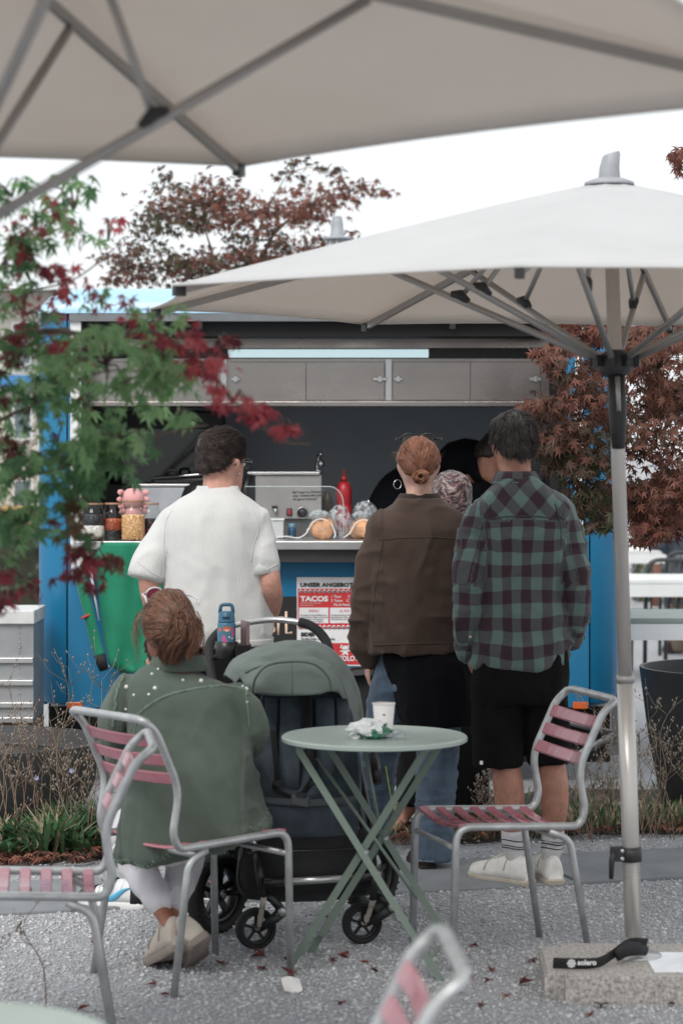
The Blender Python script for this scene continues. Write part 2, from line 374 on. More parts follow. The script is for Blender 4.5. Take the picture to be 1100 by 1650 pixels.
# rounded roof
prof = []
for k in range(11):
    a = math.pi / 2 * k / 10; prof.append((TD - .02 + .17 - .17 * math.sin(a) if False else TD + .15 - .17 * math.cos(a), tz(505) + (ZT - tz(505)) * math.sin(a)))
prof += [(BACK - .1, ZT + .01), (BACK + .01, ZT - .1), (BACK + .01, tz(505)), ]
rings = []
xs = [X0 + .002, X0 + .015, X0 + .05, X0 + .11, X0 + .19, X1 - .19, X1 - .11, X1 - .05, X1 - .015, X1 - .002]; ins = [.32, .21, .11, .04, 0, 0, .04, .11, .21, .32]
for x, i_ in zip(xs, ins):
    rings.append([(x, y, tz(505) + (z - tz(505)) * (1 - i_ * 3)) for y, z in prof])
part(MB().loft(rings, 0, True), 'roof', ROOFB, t_).data.set_sharp_from_angle(angle=R(35))
mb = MB(); mb.bx(tx(113), xr, TD - .03, TD + .04, tz(518), tz(506)); part(mb, 'hatch_seal', M('grey_rubber', (.16, .17, .18), .6), t_)
for x in (tx(322), tx(728)):
    mb = MB(); mb.bx(x - .014, x + .014, TD - .05, TD - .031, tz(531), tz(519)); part(mb, 'hinge', BLACK, t_)
mb = MB(); mb.bx(oxl, oxr, TD + .03, TD + .3, tz(541), ozt); part(mb, 'header_beam', MATTE_BLACK, t_)
# cupboards
CD = TD + .35
def cx(p): return bxat(p, CD)
def cz(p): return bzat(p, CD)
mb = MB(); mb.bx(cx(130), cx(884), CD + .0, CD + .4, cz(655), cz(578)); cab = part(mb, 'wall_cupboard', STEEL, t_)
mb = MB(); mb.bx(cx(130), cx(884), CD - .02, CD + .4, cz(561.5), cz(539), 0, .003); part(mb, 'steel_header', STEEL, t_)
mb = MB(); mb.bx(cx(368), cx(690), CD - .005, CD + .02, cz(576), cz(563)); part(mb, 'led_strip', LED, t_)
for a, b in ((691, 884), (130, 367)): mb = MB(); mb.bx(cx(a), cx(b), CD + .01, CD + .02, cz(577), cz(562)); part(mb, 'lamp_recess', BLACK, t_)
for k, (a, b_x) in enumerate(((134, 350), (372, 493), (493.7, 619), (633, 757), (757.7, 870))):
    mb = MB(); mb.bx(cx(a), cx(b_x), CD - .012 - .004 * (k in (2, 3)), CD - .001, cz(645), cz(583), 0, .0025); part(mb, 'cupboard_door', STEEL, cab)
mb = MB(); mb.bx(cx(130), cx(884), CD - .03, CD - .002, cz(655), cz(647), 0, .003); part(mb, 'cupboard_rail', STEEL, cab)
for x in (361, 626):
    mb = MB(); mb.bx(cx(x - 5), cx(x + 5), CD - .022, CD - .001, cz(646), cz(578), 0, .003); part(mb, 'cupboard_mullion', ALU, cab)
for x, w in ((612, 11), (641, 7), (380, 7), (862, 9)):
    mb = MB(); mb.bx(cx(x - w), cx(x + w), CD - .034, CD - .014, cz(614), cz(608), 0, .003); mb.bx(cx(x - 3), cx(x + 3), CD - .04, CD - .03, cz(616), cz(606), 0, .002); part(mb, 'latch', ALU, cab)
mb = MB(); mb.bx(cx(330), cx(345), CD - .03, CD - .017, cz(606), cz(584), 0, .002); th = part(mb, 'thermostat', ALU, cab)
mb = MB(); mb.bx(cx(332), cx(343), CD - .034, CD - .031, cz(591), cz(586)); mb.lathe([(.012, 0), (.012, .01)], (cx(337), CD - .042, cz(599)), 12, axis=(0, 1, 0)); part(mb, 'thermostat_dial', BLACK, th)
mb = MB(); mb.bx(cx(884.5), cx(896), CD - .02, CD + .4, tz(880), cz(539)); part(mb, 'inner_frame', BLACK, t_)
# counter
mb = MB(); mb.bx(oxl - .02, oxr + .02, TD - .16, TD + .5, tz(884), tz(870), 0, .004); part(mb, 'serving_counter', rough_var(M('counter_steel', (.52, .52, .52), .35, .85, .08, 4), .3, .45), t_)
mb = MB(); mb.bx(oxl, oxr, TD - .12, TD + .02, tz(904), tz(885)); part(mb, 'counter_apron', M('apron_steel', (.09, .085, .085), .4, .7), t_)
# lights, wheel, chassis
mb = MB(); mb.bx(X0 + .03, X1 - .03, TD + .22, TD + .25, .10, ZB - .001); part(mb, 'underbody_shade_sheet', MATTE_BLACK, t_)  # black sheet added to stand in for the shade beneath the trailer
for x in (122, 934):
    mb = MB(); mb.bx(tx(x - 12), tx(x + 12), TD - .012, TD - .001, tz(1142), tz(1131), 0, .003); part(mb, 'marker_light', ORANGE, t_)
for y in (TD + .06, BACK - .2): mb = MB(); mb.bx(X0 + .2, X1 - .2, y, y + .07, ZB - .09, ZB - .001); part(mb, 'chassis_beam', MATTE_BLACK, t_)
for y in (TD + .04, BACK - .25):
    wx = tx(594); mb = MB(); mb.lathe([(.1, 0), (.23, 0), (.255, .02), (.265, .06), (.265, .12), (.255, .16), (.23, .18), (.1, .18)], (wx, y, .265), 32, axis=(0, 1, 0)); wh = part(mb, 'wheel', RUBBER, t_)
    mb = MB(); mb.lathe([(.02, -.01), (.08, -.005), (.09, .01), (.14, .01), (.155, -.006), (.16, .0), (.16, .03)], (wx, y, .265), 24, axis=(0, 1, 0)); part(mb, 'rim', GALV, wh)
rings = []
for k in range(17):
    a = math.pi * (.02 + .96 * k / 16); rings.append([(tx(588) + r * math.cos(a), y, .27 + r * math.sin(a)) for r, y in ((.33, TD - .05), (.325, TD - .06), (.325, TD + .2), (.29, TD + .2), (.29, TD - .06))])
part(MB().loft(rings, 0, False), 'mudguard', BLACK, t_)
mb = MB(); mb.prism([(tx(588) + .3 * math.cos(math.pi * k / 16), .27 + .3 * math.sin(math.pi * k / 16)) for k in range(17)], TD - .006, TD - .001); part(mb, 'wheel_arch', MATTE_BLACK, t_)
mb = MB(); mb.tube([(tx(900), TD - .1, ZB - .05), (tx(985), TD - .05, ZB - .12)], .015); mb.tube([(tx(880), TD - .1, .1), (tx(985), TD - .12, ZB - .12)], .018); mb.bx(tx(982), tx(998), TD - .1, TD - .06, .22, ZB + .02); mb.bx(tx(975), tx(999), TD - .13, TD - .03, .18, .22)
part(mb, 'support_leg', M('leg_grey', (.25, .26, .27), .5, .6), t_)
# hand drawn name board
mb = MB(); mb.bx(tx(300), tx(478), TD - .008, TD - .001, tz(1060), tz(961)); nb = part(mb, 'name_board', M('board_black', (.012, .012, .012), .55), t_)
def strokes(polys, r, nm='lettering'):
    for pl in polys:
        mb = MB(); mb.tube([(tx(x), TD - .010, tz(y)) for x, y in pl], r, 8, ref=(0, 1, 0), flat=(.25, 1)); part(mb, nm, CREAM, nb)
def ring(cx0, cy0, r0, n=14): return [(cx0 + r0 * math.cos(6.2832 * k / n), cy0 + r0 * math.sin(6.2832 * k / n)) for k in range(n + 1)]
strokes([[(461, 985), (461, 1020), (471, 1019)], [(448.5, 996), (448.5, 1023)], [(440, 996), (457, 995)], ring(438, 1014, 4.2), [(416, 990), (416, 1021), (427, 1020)],
         ring(402, 1008, 10), [(388, 994), (378, 992), (374, 1008), (380, 1021), (389, 1019)], [(348, 1022), (357, 990), (366, 1022)], [(351, 1012), (363, 1012)], [(336, 992), (336, 1022)], [(326, 992), (346, 992)],
         ], .006)
strokes([[(446, 987), (449, 987)], [(445, 980), (448, 979)], [(445, 974), (447, 972)], [(434, 1026), (436, 1026)]], .0045)
# menu poster
RED = M('poster_red', (.55, .035, .04), .5); PW = M('poster_white', (.74, .73, .74), .5); INK = M('ink', (.01, .01, .012), .5)
px0, px1, py0, py1 = 478, 582, 930, 1073
poster = wthing('menu_poster', 'red and white menu poster headed UNSER ANGEBOT on blue trailer front', 'poster', (tx(530), TD - .003, tz(1000)))
def pl(x0, x1, y0, y1, d, mat, nm):
    mb = MB(); mb.bx(tx(x0), tx(x1), TD - d - .0006, TD - d + .0006, tz(y1), tz(y0)); return part(mb, nm, mat, poster)
pl(px0, px1, py0, py1, .004, PW, 'paper'); pl(480, 580, 948.5, 1013, .006, RED, 'print_field'); pl(533, 580.5, 1036, 1070.5, .006, RED, 'print_field')
pl(482, 529, 979, 1004, .0075, PW, 'print_box'); pl(531.5, 578, 979, 1004, .0075, PW, 'print_box'); pl(482, 532, 1037, 1070, .0075, M('poster_grey', (.6, .6, .62), .5), 'print_box')
yy = TD - .0085
def tw(s, x, y, size, mat, bold=0., sx=1., align='LEFT', sp=1.): lettering(s, tx(x), yy, tz(y), size / TS * 1.38, mat, poster, bold, align, sx=sx, spacing=sp)
tw('UNSER ANGEBOT', 483.5, 945, 6.3, INK, .0009, 1.22)
tw('TACOS', 484, 968.5, 8.2, PW, .0016, 1.2)
tw('1 Taco', 533, 963, 4.3, PW, .0003); tw('C', 560, 963, 4.3, PW, .0003); tw('3 Tacos', 533, 969.5, 4.3, PW, .0003); tw('C', 558, 969.5, 4.3, PW, .0003); tw('Mix & Match', 537, 976, 3.8, PW, .0003)
tw('Alle Tacos werden mit frischen', 484, 972.5, 1.9, PW); tw('Maistortillas serviert', 484, 976, 1.9, PW)
tw('BIRRIA', 505.5, 986, 4, RED, 0, 1, 'CENTER'); tw('AL PAS', 555, 986, 4, RED, 0, 1, 'CENTER')
for k, s_ in enumerate(('Zart geschmortes Rindfleisch mit', 'geschmolzenem Käse, auf Wunsch', 'mit Koriander und Zwiebeln', 'Dazu Consomé zum Dippen')): tw(s_, 484, 992 + 3.4 * k, 2.3, INK, .0001)
for k, s_ in enumerate(('Würzig mariniertes Fleisch mit', 'geschmolzenem Käse und Ananas', 'mit Koriander und Zwiebeln')): tw(s_, 533, 992 + 3.4 * k, 2.3, INK, .0001)
tw('SIDES', 484.5, 1024.5, 5.8, INK, .0012, 1.15); tw('Tortilla-Chips mit Guacamole', 484.5, 1030.5, 3.3, INK, .0003)
tw('TACOLOTL', 557, 1064.5, 8.2, PW, .0012, .86, 'CENTER')
dots = MB(); dot2 = MB()
for y in (952.5, 1010):
    for k in range(13):
        c = (tx(484.5 + k * 7.6), yy, tz(y)); dots.lathe([(.0085, 0), (.0085, .0008)], c, 10, axis=(0, -1, 0)); dot2.lathe([(.0045, .001), (.0045, .0018)], c, 8, axis=(0, -1, 0))
part(dots, 'border_dots', PW, poster); part(dot2, 'border_dot_centres', INK, poster)
mb = MB()     # small salamander emblem, white
cxe, cze = tx(556), tz(1047)
def blob(x, z, rx, rz): mb.add([(cxe + x / TS, yy, cze + z / TS)] + [(cxe + (x + rx * math.cos(k * .5236)) / TS, yy, cze + (z + rz * math.sin(k * .5236)) / TS) for k in range(12)], [(0, 1 + (k + 1) % 12, 1 + k) for k in range(12)])
blob(0, 3, 5, 4); blob(0, -3, 4, 4); blob(-6.5, 4, 2, 1.2); blob(6.5, 4, 2, 1.2); blob(-6, 7, 1.8, 1.3); blob(6, 7, 1.8, 1.3); blob(-6, -2, 2.6, 1.2); blob(6, -1, 2.6, 1.2); blob(-3.5, -7, 1.8, 1.6); blob(3.5, -7, 1.8, 1.6)
part(mb, 'emblem', PW, poster)
# ================================================================ THINGS INSIDE AND ON THE TRAILER
def at(px, py, d): return P(px, py, d)
GREYM = rough_var(M('machine_steel', (.36, .35, .34), .4, .6, .1, 4), .35, .55)
d = TD + .5; CT = tz(869)
def ix(p): return bxat(p, d)
def iz(p): return bzat(p, d)
t_ = wthing('deep_fryer', 'grey steel fryer box with switches, dial and handwritten note behind the counter', 'fryer', (ix(465), d + .2, CT))
mb = MB(); mb.bx(ix(411), ix(518), d, d + .35, iz(836), iz(766), 0, .004); part(mb, 'housing', GREYM, t_)
mb = MB(); mb.bx(ix(413), ix(516), d + .02, d + .33, CT - .02, iz(837)); part(mb, 'base', M('fryer_base', (.12, .12, .12), .5, .5), t_)
mb = MB(); mb.bx(ix(399), ix(515), d - .015, d + .02, iz(764.5), iz(760.5), 0, .002); part(mb, 'lid_rail', ALU, t_)
mb = MB(); mb.tube([(ix(402), d - .01, iz(766)), (ix(395), d - .03, iz(790)), (ix(396), d - .03, iz(820)), (ix(410), d - .005, iz(825))], .02); part(mb, 'basket_handle', BLACK, t_)
mb = MB(); mb.lathe([(.03, 0), (.03, .01), (.022, .012), (.02, .03), (.004, .031)], (ix(487), d - .0, iz(826)), 18, axis=(0, -1, 0)); part(mb, 'dial', BLACK, t_)
mb = MB(); mb.lathe([(.0265, .0105), (.0295, .0105), (.0295, .012), (.0265, .012)], (ix(487), d, iz(826)), 18, axis=(0, -1, 0), cap=False); part(mb, 'dial_ring', ALU, t_)
mb = MB(); mb.bx(ix(461.5), ix(470.5), d - .01, d - .001, iz(831), iz(819), 0, .002); part(mb, 'switch_frame', BLACK, t_)
mb = MB(); mb.bx(ix(463.5), ix(468.5), d - .016, d - .0105, iz(829), iz(821), 0, .001); part(mb, 'switch', M('red_switch', (.4, .03, .05), .3), t_)
mb = MB(); mb.bx(ix(438), ix(447), d - .008, d - .001, iz(819), iz(815)); part(mb, 'lamp_cover', BLACK, t_)
mb = MB(); mb.lathe([(.012, 0), (.012, .02), (.003, .022)], (ix(444), d, iz(823)), 12, axis=(0, -1, 0)); part(mb, 'knob', ALU, t_)
for k, s_ in enumerate(('Bei Fragen zu Allergenen', 'oder Inhaltsstoffen geben', 'wir gerne Auskunft.')): lettering(s_, ix(471.5), d - .0015, iz(795 + 5.6 * k), .0165, INK, t_, .0002, sx=.95, tilt=-1.5)
t_ = wthing('tap', 'chrome tap standing behind the fryer', 'tap', (ix(512), d + .4, CT))
mb = MB(); mb.tube([(ix(506), d + .38, CT), (ix(509), d + .38, iz(758)), (ix(512), d + .38, iz(735)), (ix(515), d + .36, iz(730)), (ix(516), d + .32, iz(733))], .011, 10); part(mb, 'spout', CHROME, t_)
mb = MB(); mb.lathe([(.002, -.02), (.018, -.012), (.018, .012), (.002, .02)], (ix(516), d + .36, iz(748)), 12); mb.tube([(ix(505), d + .36, iz(757)), (ix(519), d + .36, iz(762))], .009); part(mb, 'lever', CHROME, t_)
t_ = wthing('sauce_bottle', 'red plastic squeeze bottle standing right of the fryer', 'bottle', (bxat(554, d + .1), d + .1, CT))
mb = MB(); mb.lathe([(.001, -.01), (.038, 0), (.04, .15), (.036, .155), (.04, .16), (.04, .23), (.03, .265), (.014, .275), (.002, .276)], (bxat(554, d + .1), d + .1, CT), 20); part(mb, 'bottle_body', M('red_plastic', (.42, .02, .03), .35), t_)
mb = MB(); mb.lathe([(.018, .276), (.016, .3), (.007, .303), (.004, .335), (.001, .336)], (bxat(554, d + .1), d + .1, CT), 14); part(mb, 'nozzle', M('red_cap', (.3, .02, .02), .4), t_)
single(MB().lathe([(.03, 0), (.03, .17), (.026, .19), (.02, .2), (.02, .22), (.001, .221)], (bxat(527, d + .25), d + .25, CT), 16), 'oil_bottle', M('brown_bottle', (.09, .06, .035), .3), 'dark brown bottle half hidden between fryer and red bottle', 'bottle', (bxat(527, d + .25), d + .25, CT))
dd = TD + .15
def jx(p): return bxat(p, dd)
def jz(p): return bzat(p, dd)
CZ = CT + .001
t_ = wthing('white_box', 'small white steel box on counter beside the white shirt', 'box', (jx(449), dd, CZ))
mb = MB(); mb.bx(jx(425), jx(457), dd - .02, dd + .16, CZ, jz(839), 0, .004); part(mb, 'box_body', M('enamel', (.55, .55, .56), .35), t_)
mb = MB(); mb.bx(jx(424), jx(458), dd - .025, dd + .165, jz(838.5), jz(836), 0, .002); part(mb, 'box_lid', WHITE, t_)
t_ = wthing('blue_bottle', 'small blue bottle with pale cap on the counter', 'bottle', (jx(470), dd + .05, CZ))
c_ = (jx(470), dd + .05, CZ)
mb = MB(); mb.lathe([(.001, 0), (.019, .002), (.02, .04), (.017, .047), (.001, .0475)], c_, 16); part(mb, 'bottle_body', M('blue_bottle', (.03, .09, .17), .25), t_)
mb = MB(); mb.lathe([(.017, .048), (.018, .05), (.018, .07), (.001, .071)], c_, 16); part(mb, 'cap', M('blue_cap', (.12, .25, .33), .4), t_)
# bagged tostadas
CLEAR = glass('clear_bag', (.93, .95, .96), .25, .18)
def film_mat(p0=.48, p1=.68, mx_=.34):
    m = bpy.data.materials.new('plastic_film'); m.use_nodes = True; t = m.node_tree; t.nodes.clear()
    tr = t.nodes.new('ShaderNodeBsdfTransparent'); tr.inputs[0].default_value = (.9, .92, .93, 1)
    pr = t.nodes.new('ShaderNodeBsdfPrincipled'); pr.inputs['Base Color'].default_value = (.62, .65, .67, 1); pr.inputs['Roughness'].default_value = .25
    nz = t.nodes.new('ShaderNodeTexNoise'); nz.inputs['Scale'].default_value = 45; nz.inputs['Detail'].default_value = 4; tc = t.nodes.new('ShaderNodeTexCoord'); t.links.new(tc.outputs['Object'], nz.inputs['Vector'])
    cr = t.nodes.new('ShaderNodeValToRGB'); cr.color_ramp.elements[0].position = p0; cr.color_ramp.elements[1].position = p1; cr.color_ramp.elements[0].color = (.03, .03, .03, 1); cr.color_ramp.elements[1].color = (mx_, mx_, mx_, 1)
    bp = t.nodes.new('ShaderNodeBump'); bp.inputs['Strength'].default_value = .6; t.links.new(nz.outputs[0], bp.inputs['Height']); t.links.new(bp.outputs[0], pr.inputs['Normal'])
    mx = t.nodes.new('ShaderNodeMixShader'); o = t.nodes.new('ShaderNodeOutputMaterial'); t.links.new(nz.outputs[0], cr.inputs[0]); t.links.new(cr.outputs[0], mx.inputs[0])
    t.links.new(tr.outputs[0], mx.inputs[1]); t.links.new(pr.outputs[0], mx.inputs[2]); t.links.new(mx.outputs[0], o.inputs[0]); return m
FILM = film_mat()
FILM2 = film_mat(.40, .60, .62)
TORT = M('tortilla', (.66, .33, .17), .7, var=.25, vs=30, bump=.2, bs=90)
def crumple(c, rx, ry, rz, amp, seed, nu=22, nv=12, freq=3.0):
    mb = MB(); rings = []
    for i in range(nv + 1):
        ph = math.pi * (.02 + .96 * i / nv); ring = []
        for j in range(nu):
            th = 2 * math.pi * j / nu; q = np.array([math.sin(ph) * math.cos(th), math.sin(ph) * math.sin(th), -math.cos(ph)])
            k = 1 + amp * (ridge((q * freq + seed * 7.3)[None], seed)[0]) + .4 * amp * vnoise((q * freq * 2.7 + seed)[None], seed + 3)[0]
            ring.append((c[0] + rx * q[0] * k, c[1] + ry * q[1] * k, c[2] + rz * q[2] * k))
        rings.append(ring)
    return mb.loft(rings, 0, True)
for k, (px, w, lab) in enumerate(((517, 23, 'bag of orange brown tortillas on the counter, left of the two'), (585, 22, 'bag of orange brown tortillas on the counter against the brown jacket'))):
    c = Vector((jx(px), dd - .05, CZ)); r = w / TS
    t_ = wthing('tortilla_bag', lab, 'bag', tuple(c), 'bags of tortillas on the counter')
    rg = random.Random(k)
    for j in range(9):
        a = rg.uniform(-.5, .5); mb = MB(); cc = c + Vector((rg.uniform(-.3, .3) * r, -.045 + .012 * j, r * rg.uniform(.5, .85)))
        q = Euler((R(90) + rg.uniform(-.35, .35), 0, rg.uniform(-.5, .5))).to_matrix(); n = 9
        vs = [cc] + [cc + q @ Vector((r * .8 * math.cos(6.283 * i / n + a) * (1 + .15 * math.sin(3 * i)), r * .7 * math.sin(6.283 * i / n + a), .012 * math.sin(2 * i))) for i in range(n)]
        mb.add(vs, [(0, 1 + i, 1 + (i + 1) % n) for i in range(n)], 0, True); o = part(mb, 'tortilla', TORT, t_)
        so = o.modifiers.new('thick', 'SOLIDIFY'); so.thickness = .004
    part(crumple(c + Vector((0, 0, r * .68)), r * 1.03, r * .7, r * .72, .05, k + 1), 'bag_film', FILM, t_)
    part(crumple(c + Vector((-.01, 0, r * 1.62)), r * .65, r * .4, r * .34, .3, k + 5), 'bag_top', FILM2, t_)
    mb = MB(); mb.tube(spline([c + Vector((-r * 1.5, -.06, .004)), c + Vector((-r * 1.0, -r * .72, r * .4)), c + Vector((-r * .6, -r * .7, r * 1.1)), c + Vector((0, -r * .5, r * 1.38)), c + Vector((r * .7, -r * .6, r * 1.1)), c + Vector((r * 1.02, -r * .7, r * .3)), c + Vector((r * .9, -r * .8, .004))], 5), .0035, 6); part(mb, 'cord', WHITE, t_)
for k, (px, py, w, h, lab) in enumerate(((548, 842, 19, 27, 'empty clear plastic bag between the two tortilla bags'), (588, 824, 18, 15, 'clear plastic bag tied with string, on top of the right tortilla bag'))):
    c = P(px, py, dd + .06); t_ = single(crumple(c, w / TS, .05, h / TS, .16, k + 11), 'plastic_bag', FILM2, lab, 'bag', tuple(c))
single(MB().tube(spline([(jx(445), dd - .1, CZ + .004), (jx(462), dd - .12, CZ + .012), (jx(480), dd - .11, CZ + .004), (jx(492), dd - .1, CZ + .02), (jx(497), dd - .09, CZ + .05)], 6), .0035, 6), 'white_cable', WHITE, 'thin white cable lying on the counter edge', 'cable', (jx(470), dd - .1, CZ))
# sneeze guard
dg = TD - .02; pts = [(bxat(395, dg), CZ)]; pts = [(bxat(395, dg), bzat(784, dg)), (bxat(525, dg), bzat(784, dg))]
for k in range(9):
    a = math.pi / 2 * k / 8; pts.append((bxat(530, dg) + .07 * math.sin(a), bzat(784, dg) - .085 + .085 * math.cos(a)))
pts += [(bxat(530, dg) + .07, CZ), (bxat(395, dg), CZ)]
t_ = wthing('sneeze_guard', 'clear acrylic guard with rounded corner standing on the counter', 'screen', (bxat(460, dg), dg, CZ))
mb = MB(); mb.prism(pts, dg - .002, dg + .002); part(mb, 'pane', glass('acrylic', (.985, .99, .99), 0), t_)
mb = MB(); mb.tube([(x, dg, z) for x, z in pts[:-1]], .0018, 6); part(mb, 'edge', M('acrylic_edge', (.6, .65, .65), .2), t_)
single(MB().tube([P(597, 826, dd), P(596, 812, dd), P(593, 806, dd)], [.004, .006, .012], 8, flat=(1, .4)), 'spoon', CHROME, 'steel spoon handle sticking up beside brown jacket shoulder', 'spoon', tuple(P(597, 826, dd)))
# left side: cooker and cool box
d = TD + .55
t_ = wthing('steam_cooker', 'white steamer box with black lid behind the white shirt', 'cooker', (ix(300), d, CT))
mb = MB(); mb.bx(ix(215), ix(338), d, d + .4, CT, iz(784), 0, .01); part(mb, 'cooker_body', M('cooker_white', (.5, .52, .55), .35), t_)
mb = MB(); mb.bx(ix(213), ix(340), d - .01, d + .41, iz(783.5), iz(780), 0, .003); part(mb, 'cooker_rim', ALU, t_)
mb = MB(); mb.bx(ix(242), ix(336), d + .04, d + .36, iz(779.5), iz(768), 0, .02); mb.tube([(ix(266), d + .1, iz(769)), (ix(270), d + .1, iz(758)), (ix(282), d + .1, iz(758)), (ix(286), d + .1, iz(769))], .008); part(mb, 'lid', BLACK, t_)
mb = MB(); mb.tube([(ix(244), d + .03, iz(771)), (ix(325), d + .03, iz(764)), (ix(334), d + .03, iz(769))], .006); part(mb, 'lid_bar', CHROME, t_)
t_ = wthing('oven', 'black oven block in the dark left part of the trailer', 'oven', (ix(190), d + .6, CT))
mb = MB(); mb.bx(bxat(140, d + .6), bxat(360, d + .6), d + .6, d + .85, CT - .3, bzat(662, d + .6), 0, .01); part(mb, 'oven_body', BLACK, t_)
mb = MB(); mb.bx(bxat(160, d + .6), bxat(340, d + .6), d + .58, d + .599, bzat(780, d + .6), bzat(690, d + .6), 0, .004); part(mb, 'oven_door', glass('oven_glass', (.1, .1, .1), .1), t_)
t_ = wthing('black_pot', 'black rounded pot lid showing behind the white shirt shoulder', 'pot', (bxat(318, TD + .3), TD + .3, CT))
mb = MB(); mb.lathe([(.11, 0), (.12, .1), (.12, .2), (.1, .25), (.05, .28), (.001, .285)], (bxat(330, TD + .3), TD + .3, CT), 24); part(mb, 'pot_body', BLACK, t_)
# storage jars on the counter
WOOD = M('bamboo', (.35, .19, .12), .55, var=.15, vs=40, scale=(1, 1, 6))
JG = glass('jar_glass', (.95, .96, .96), .1, .03)
def beans(c, r, h, cols, seed, z0):
    rg = random.Random(seed); mbs = MB()
    b = [(1, 0, 0), (0, 1, 0), (-1, 0, 0), (0, -1, 0), (0, 0, 1), (0, 0, -1)]; fc = [(0, 1, 4), (1, 2, 4), (2, 3, 4), (3, 0, 4), (1, 0, 5), (2, 1, 5), (3, 2, 5), (0, 3, 5)]
    for k in range(int(h / .0062)):
        z = z0 + k * .0062
        for j in range(22):
            a = 6.283 * (j + rg.random()) / 22; rr = r - .004; s = .0052
            p = Vector((c[0] + rr * math.cos(a), c[1] + rr * math.sin(a), z + rg.uniform(-.003, .003)))
            mbs.add([p + Vector((x * s, y * s, w * s * .8)) for x, y, w in b], fc, 0 if rg.random() < .6 else 1, True)
    mbs.lathe([(r - .005, z0 - .003), (r - .005, z0 + h - .004), (.001, z0 + h)], (c[0], c[1], 0), 16, 0)
    return mbs
def jar(px, pyt, pyb, w, dj, fills, label):
    c = (bxat(px, dj), dj, CZ); r = w / 2 * dj / F; h = (pyb - pyt) * dj / F
    t_ = wthing('storage_jar', label, 'jar', c, 'storage jars on the counter')
    mb = MB(); mb.lathe([(r * .95, .002), (r, .01), (r, h * .7), (r * .97, h * .76), (r * .8, h * .84), (r * .78, h * .95)], c, 24, cap=False); part(mb, 'glass', JG, t_)
    mb = MB(); mb.lathe([(r * .8, h * .951), (r * .84, h * .955), (r * .84, h), (r * .01, h + .0005)], c, 24); part(mb, 'lid', WOOD, t_)
    z = .006
    for k, (frac, cols) in enumerate(fills):
        hh = frac * h
        part(beans(c, r - .004, hh, cols, k + px, c[2] + z), 'beans', [M('beans', q, .45) for q in cols], t_); z += hh
dj = TD - .08
jar(215, 808, 872, 40, dj - .03, [(.62, ((.85, .55, .27), (.80, .45, .2)))], 'glass jar of yellow popping corn with plush axolotl behind it')
jar(151, 809, 868, 38, dj, [(.38, ((.85, .82, .78), (.8, .75, .68))), (.3, ((.03, .03, .035), (.05, .05, .055)))], 'glass jar layered with white and black beans at left end of counter')
jar(183, 809, 868, 34, dj + .03, [(.25, ((.02, .02, .02), (.04, .03, .03))), (.3, ((.5, .12, .05), (.4, .08, .04)))], 'glass jar of dark red beans with wooden lid, left of the corn jar')
jar(243, 809, 868, 32, dj + .03, [(.3, ((.12, .015, .03), (.2, .03, .05))), (.25, ((.02, .02, .025), (.15, .03, .04)))], 'glass jar of dark maroon beans next to white shirt sleeve')
PINK = M('pink_plush', (.72, .36, .36), .9, sheen=.4, bump=.2, bs=300)
ca = P(215, 803, TD + .04); t_ = wthing('plush_toy', 'pink plush axolotl sitting behind the corn jar', 'plush toy', (ca.x, ca.y, CT))
mb = MB(); mb.lathe([(.001, -.055), (.03, -.05), (.05, -.03), (.055, 0), (.048, .03), (.03, .046), (.001, .052)], ca, 20); part(mb, 'head', PINK, t_)
mb = MB(); mb.lathe([(.04, CT - ca.z), (.05, -.12), (.035, -.05), (.02, -.03)], ca, 16); part(mb, 'torso', PINK, t_)
for s in (-1, 1):
    for k, (dx, dz, r) in enumerate(((.066, .03, .016), (.07, -.005, .014), (.062, -.04, .017), (.058, -.065, .014))):
        mb = MB(); p = ca + Vector((s * dx * .72, 0, dz * .8)); q = ca + Vector((s * dx * 1.15, 0, dz * 1.15)); mb.tube([p, (p + q) / 2, q], [r * .8, r, r * .5], 8, flat=(1, .5)); part(mb, 'gill' if k < 3 else 'arm', PINK, t_)
# green jersey hanging from the counter, white top behind it
def cloth(outline_px, d, amp, seed, th=.012, nx=26, nz=34):
    "hanging cloth: outline given as left/right edge columns from top to bottom"
    mb = MB(); rows = []
    ys = [o[0] for o in outline_px]
    for i in range(nz + 1):
        y = ys[0] + (ys[-1] - ys[0]) * i / nz
        l = np.interp(y, ys, [o[1] for o in outline_px]); r = np.interp(y, ys, [o[2] for o in outline_px]); row = []
        for j in range(nx + 1):
            x = l + (r - l) * j / nx
            off = amp * (math.sin(j / nx * 9 + seed) * .5 + vnoise(np.array([[x * .05, y * .012, seed]]), seed)[0]) * min(1, .25 + i / nz)
            row.append(P(x, y, d + off))
        rows.append(row)
    vs = [p for r_ in rows for p in r_]; w = nx + 1
    mb.add(vs, [(i * w + j, i * w + j + 1, (i + 1) * w + j + 1, (i + 1) * w + j) for i in range(nz) for j in range(nx)], 0, True); return mb
GREEN = M('green_jersey', (.002, .19, .10), .75, var=.12, vs=6, bump=.15, bs=220, sheen=.15, crease=.5)
t_ = wthing('football_shirt', 'green long sleeved jersey with red sleeve stripe hung from the counter', 'jersey', tuple(P(195, 875, TD - .19)))
def sol(o, th): m = o.modifiers.new('thick', 'SOLIDIFY'); m.thickness = th; m.offset = 0; return o
sol(part(cloth([(874, 165, 250), (900, 150, 262), (960, 160, 262), (1030, 168, 262), (1070, 176, 260), (1084, 196, 250)], TD - .19, .035, 2), 'jersey_body', GREEN, t_), .006)
mb = MB(); mb.tube(spline([P(152, 900, TD - .22), P(132, 930, TD - .25), P(143, 985, TD - .25), P(153, 1030, TD - .24), P(161, 1056, TD - .24)], 5), [.03] * 6 + [.026] * 15, 10, flat=(1, .5), ref=(1, 0, 0)); part(mb, 'sleeve', GREEN, t_)
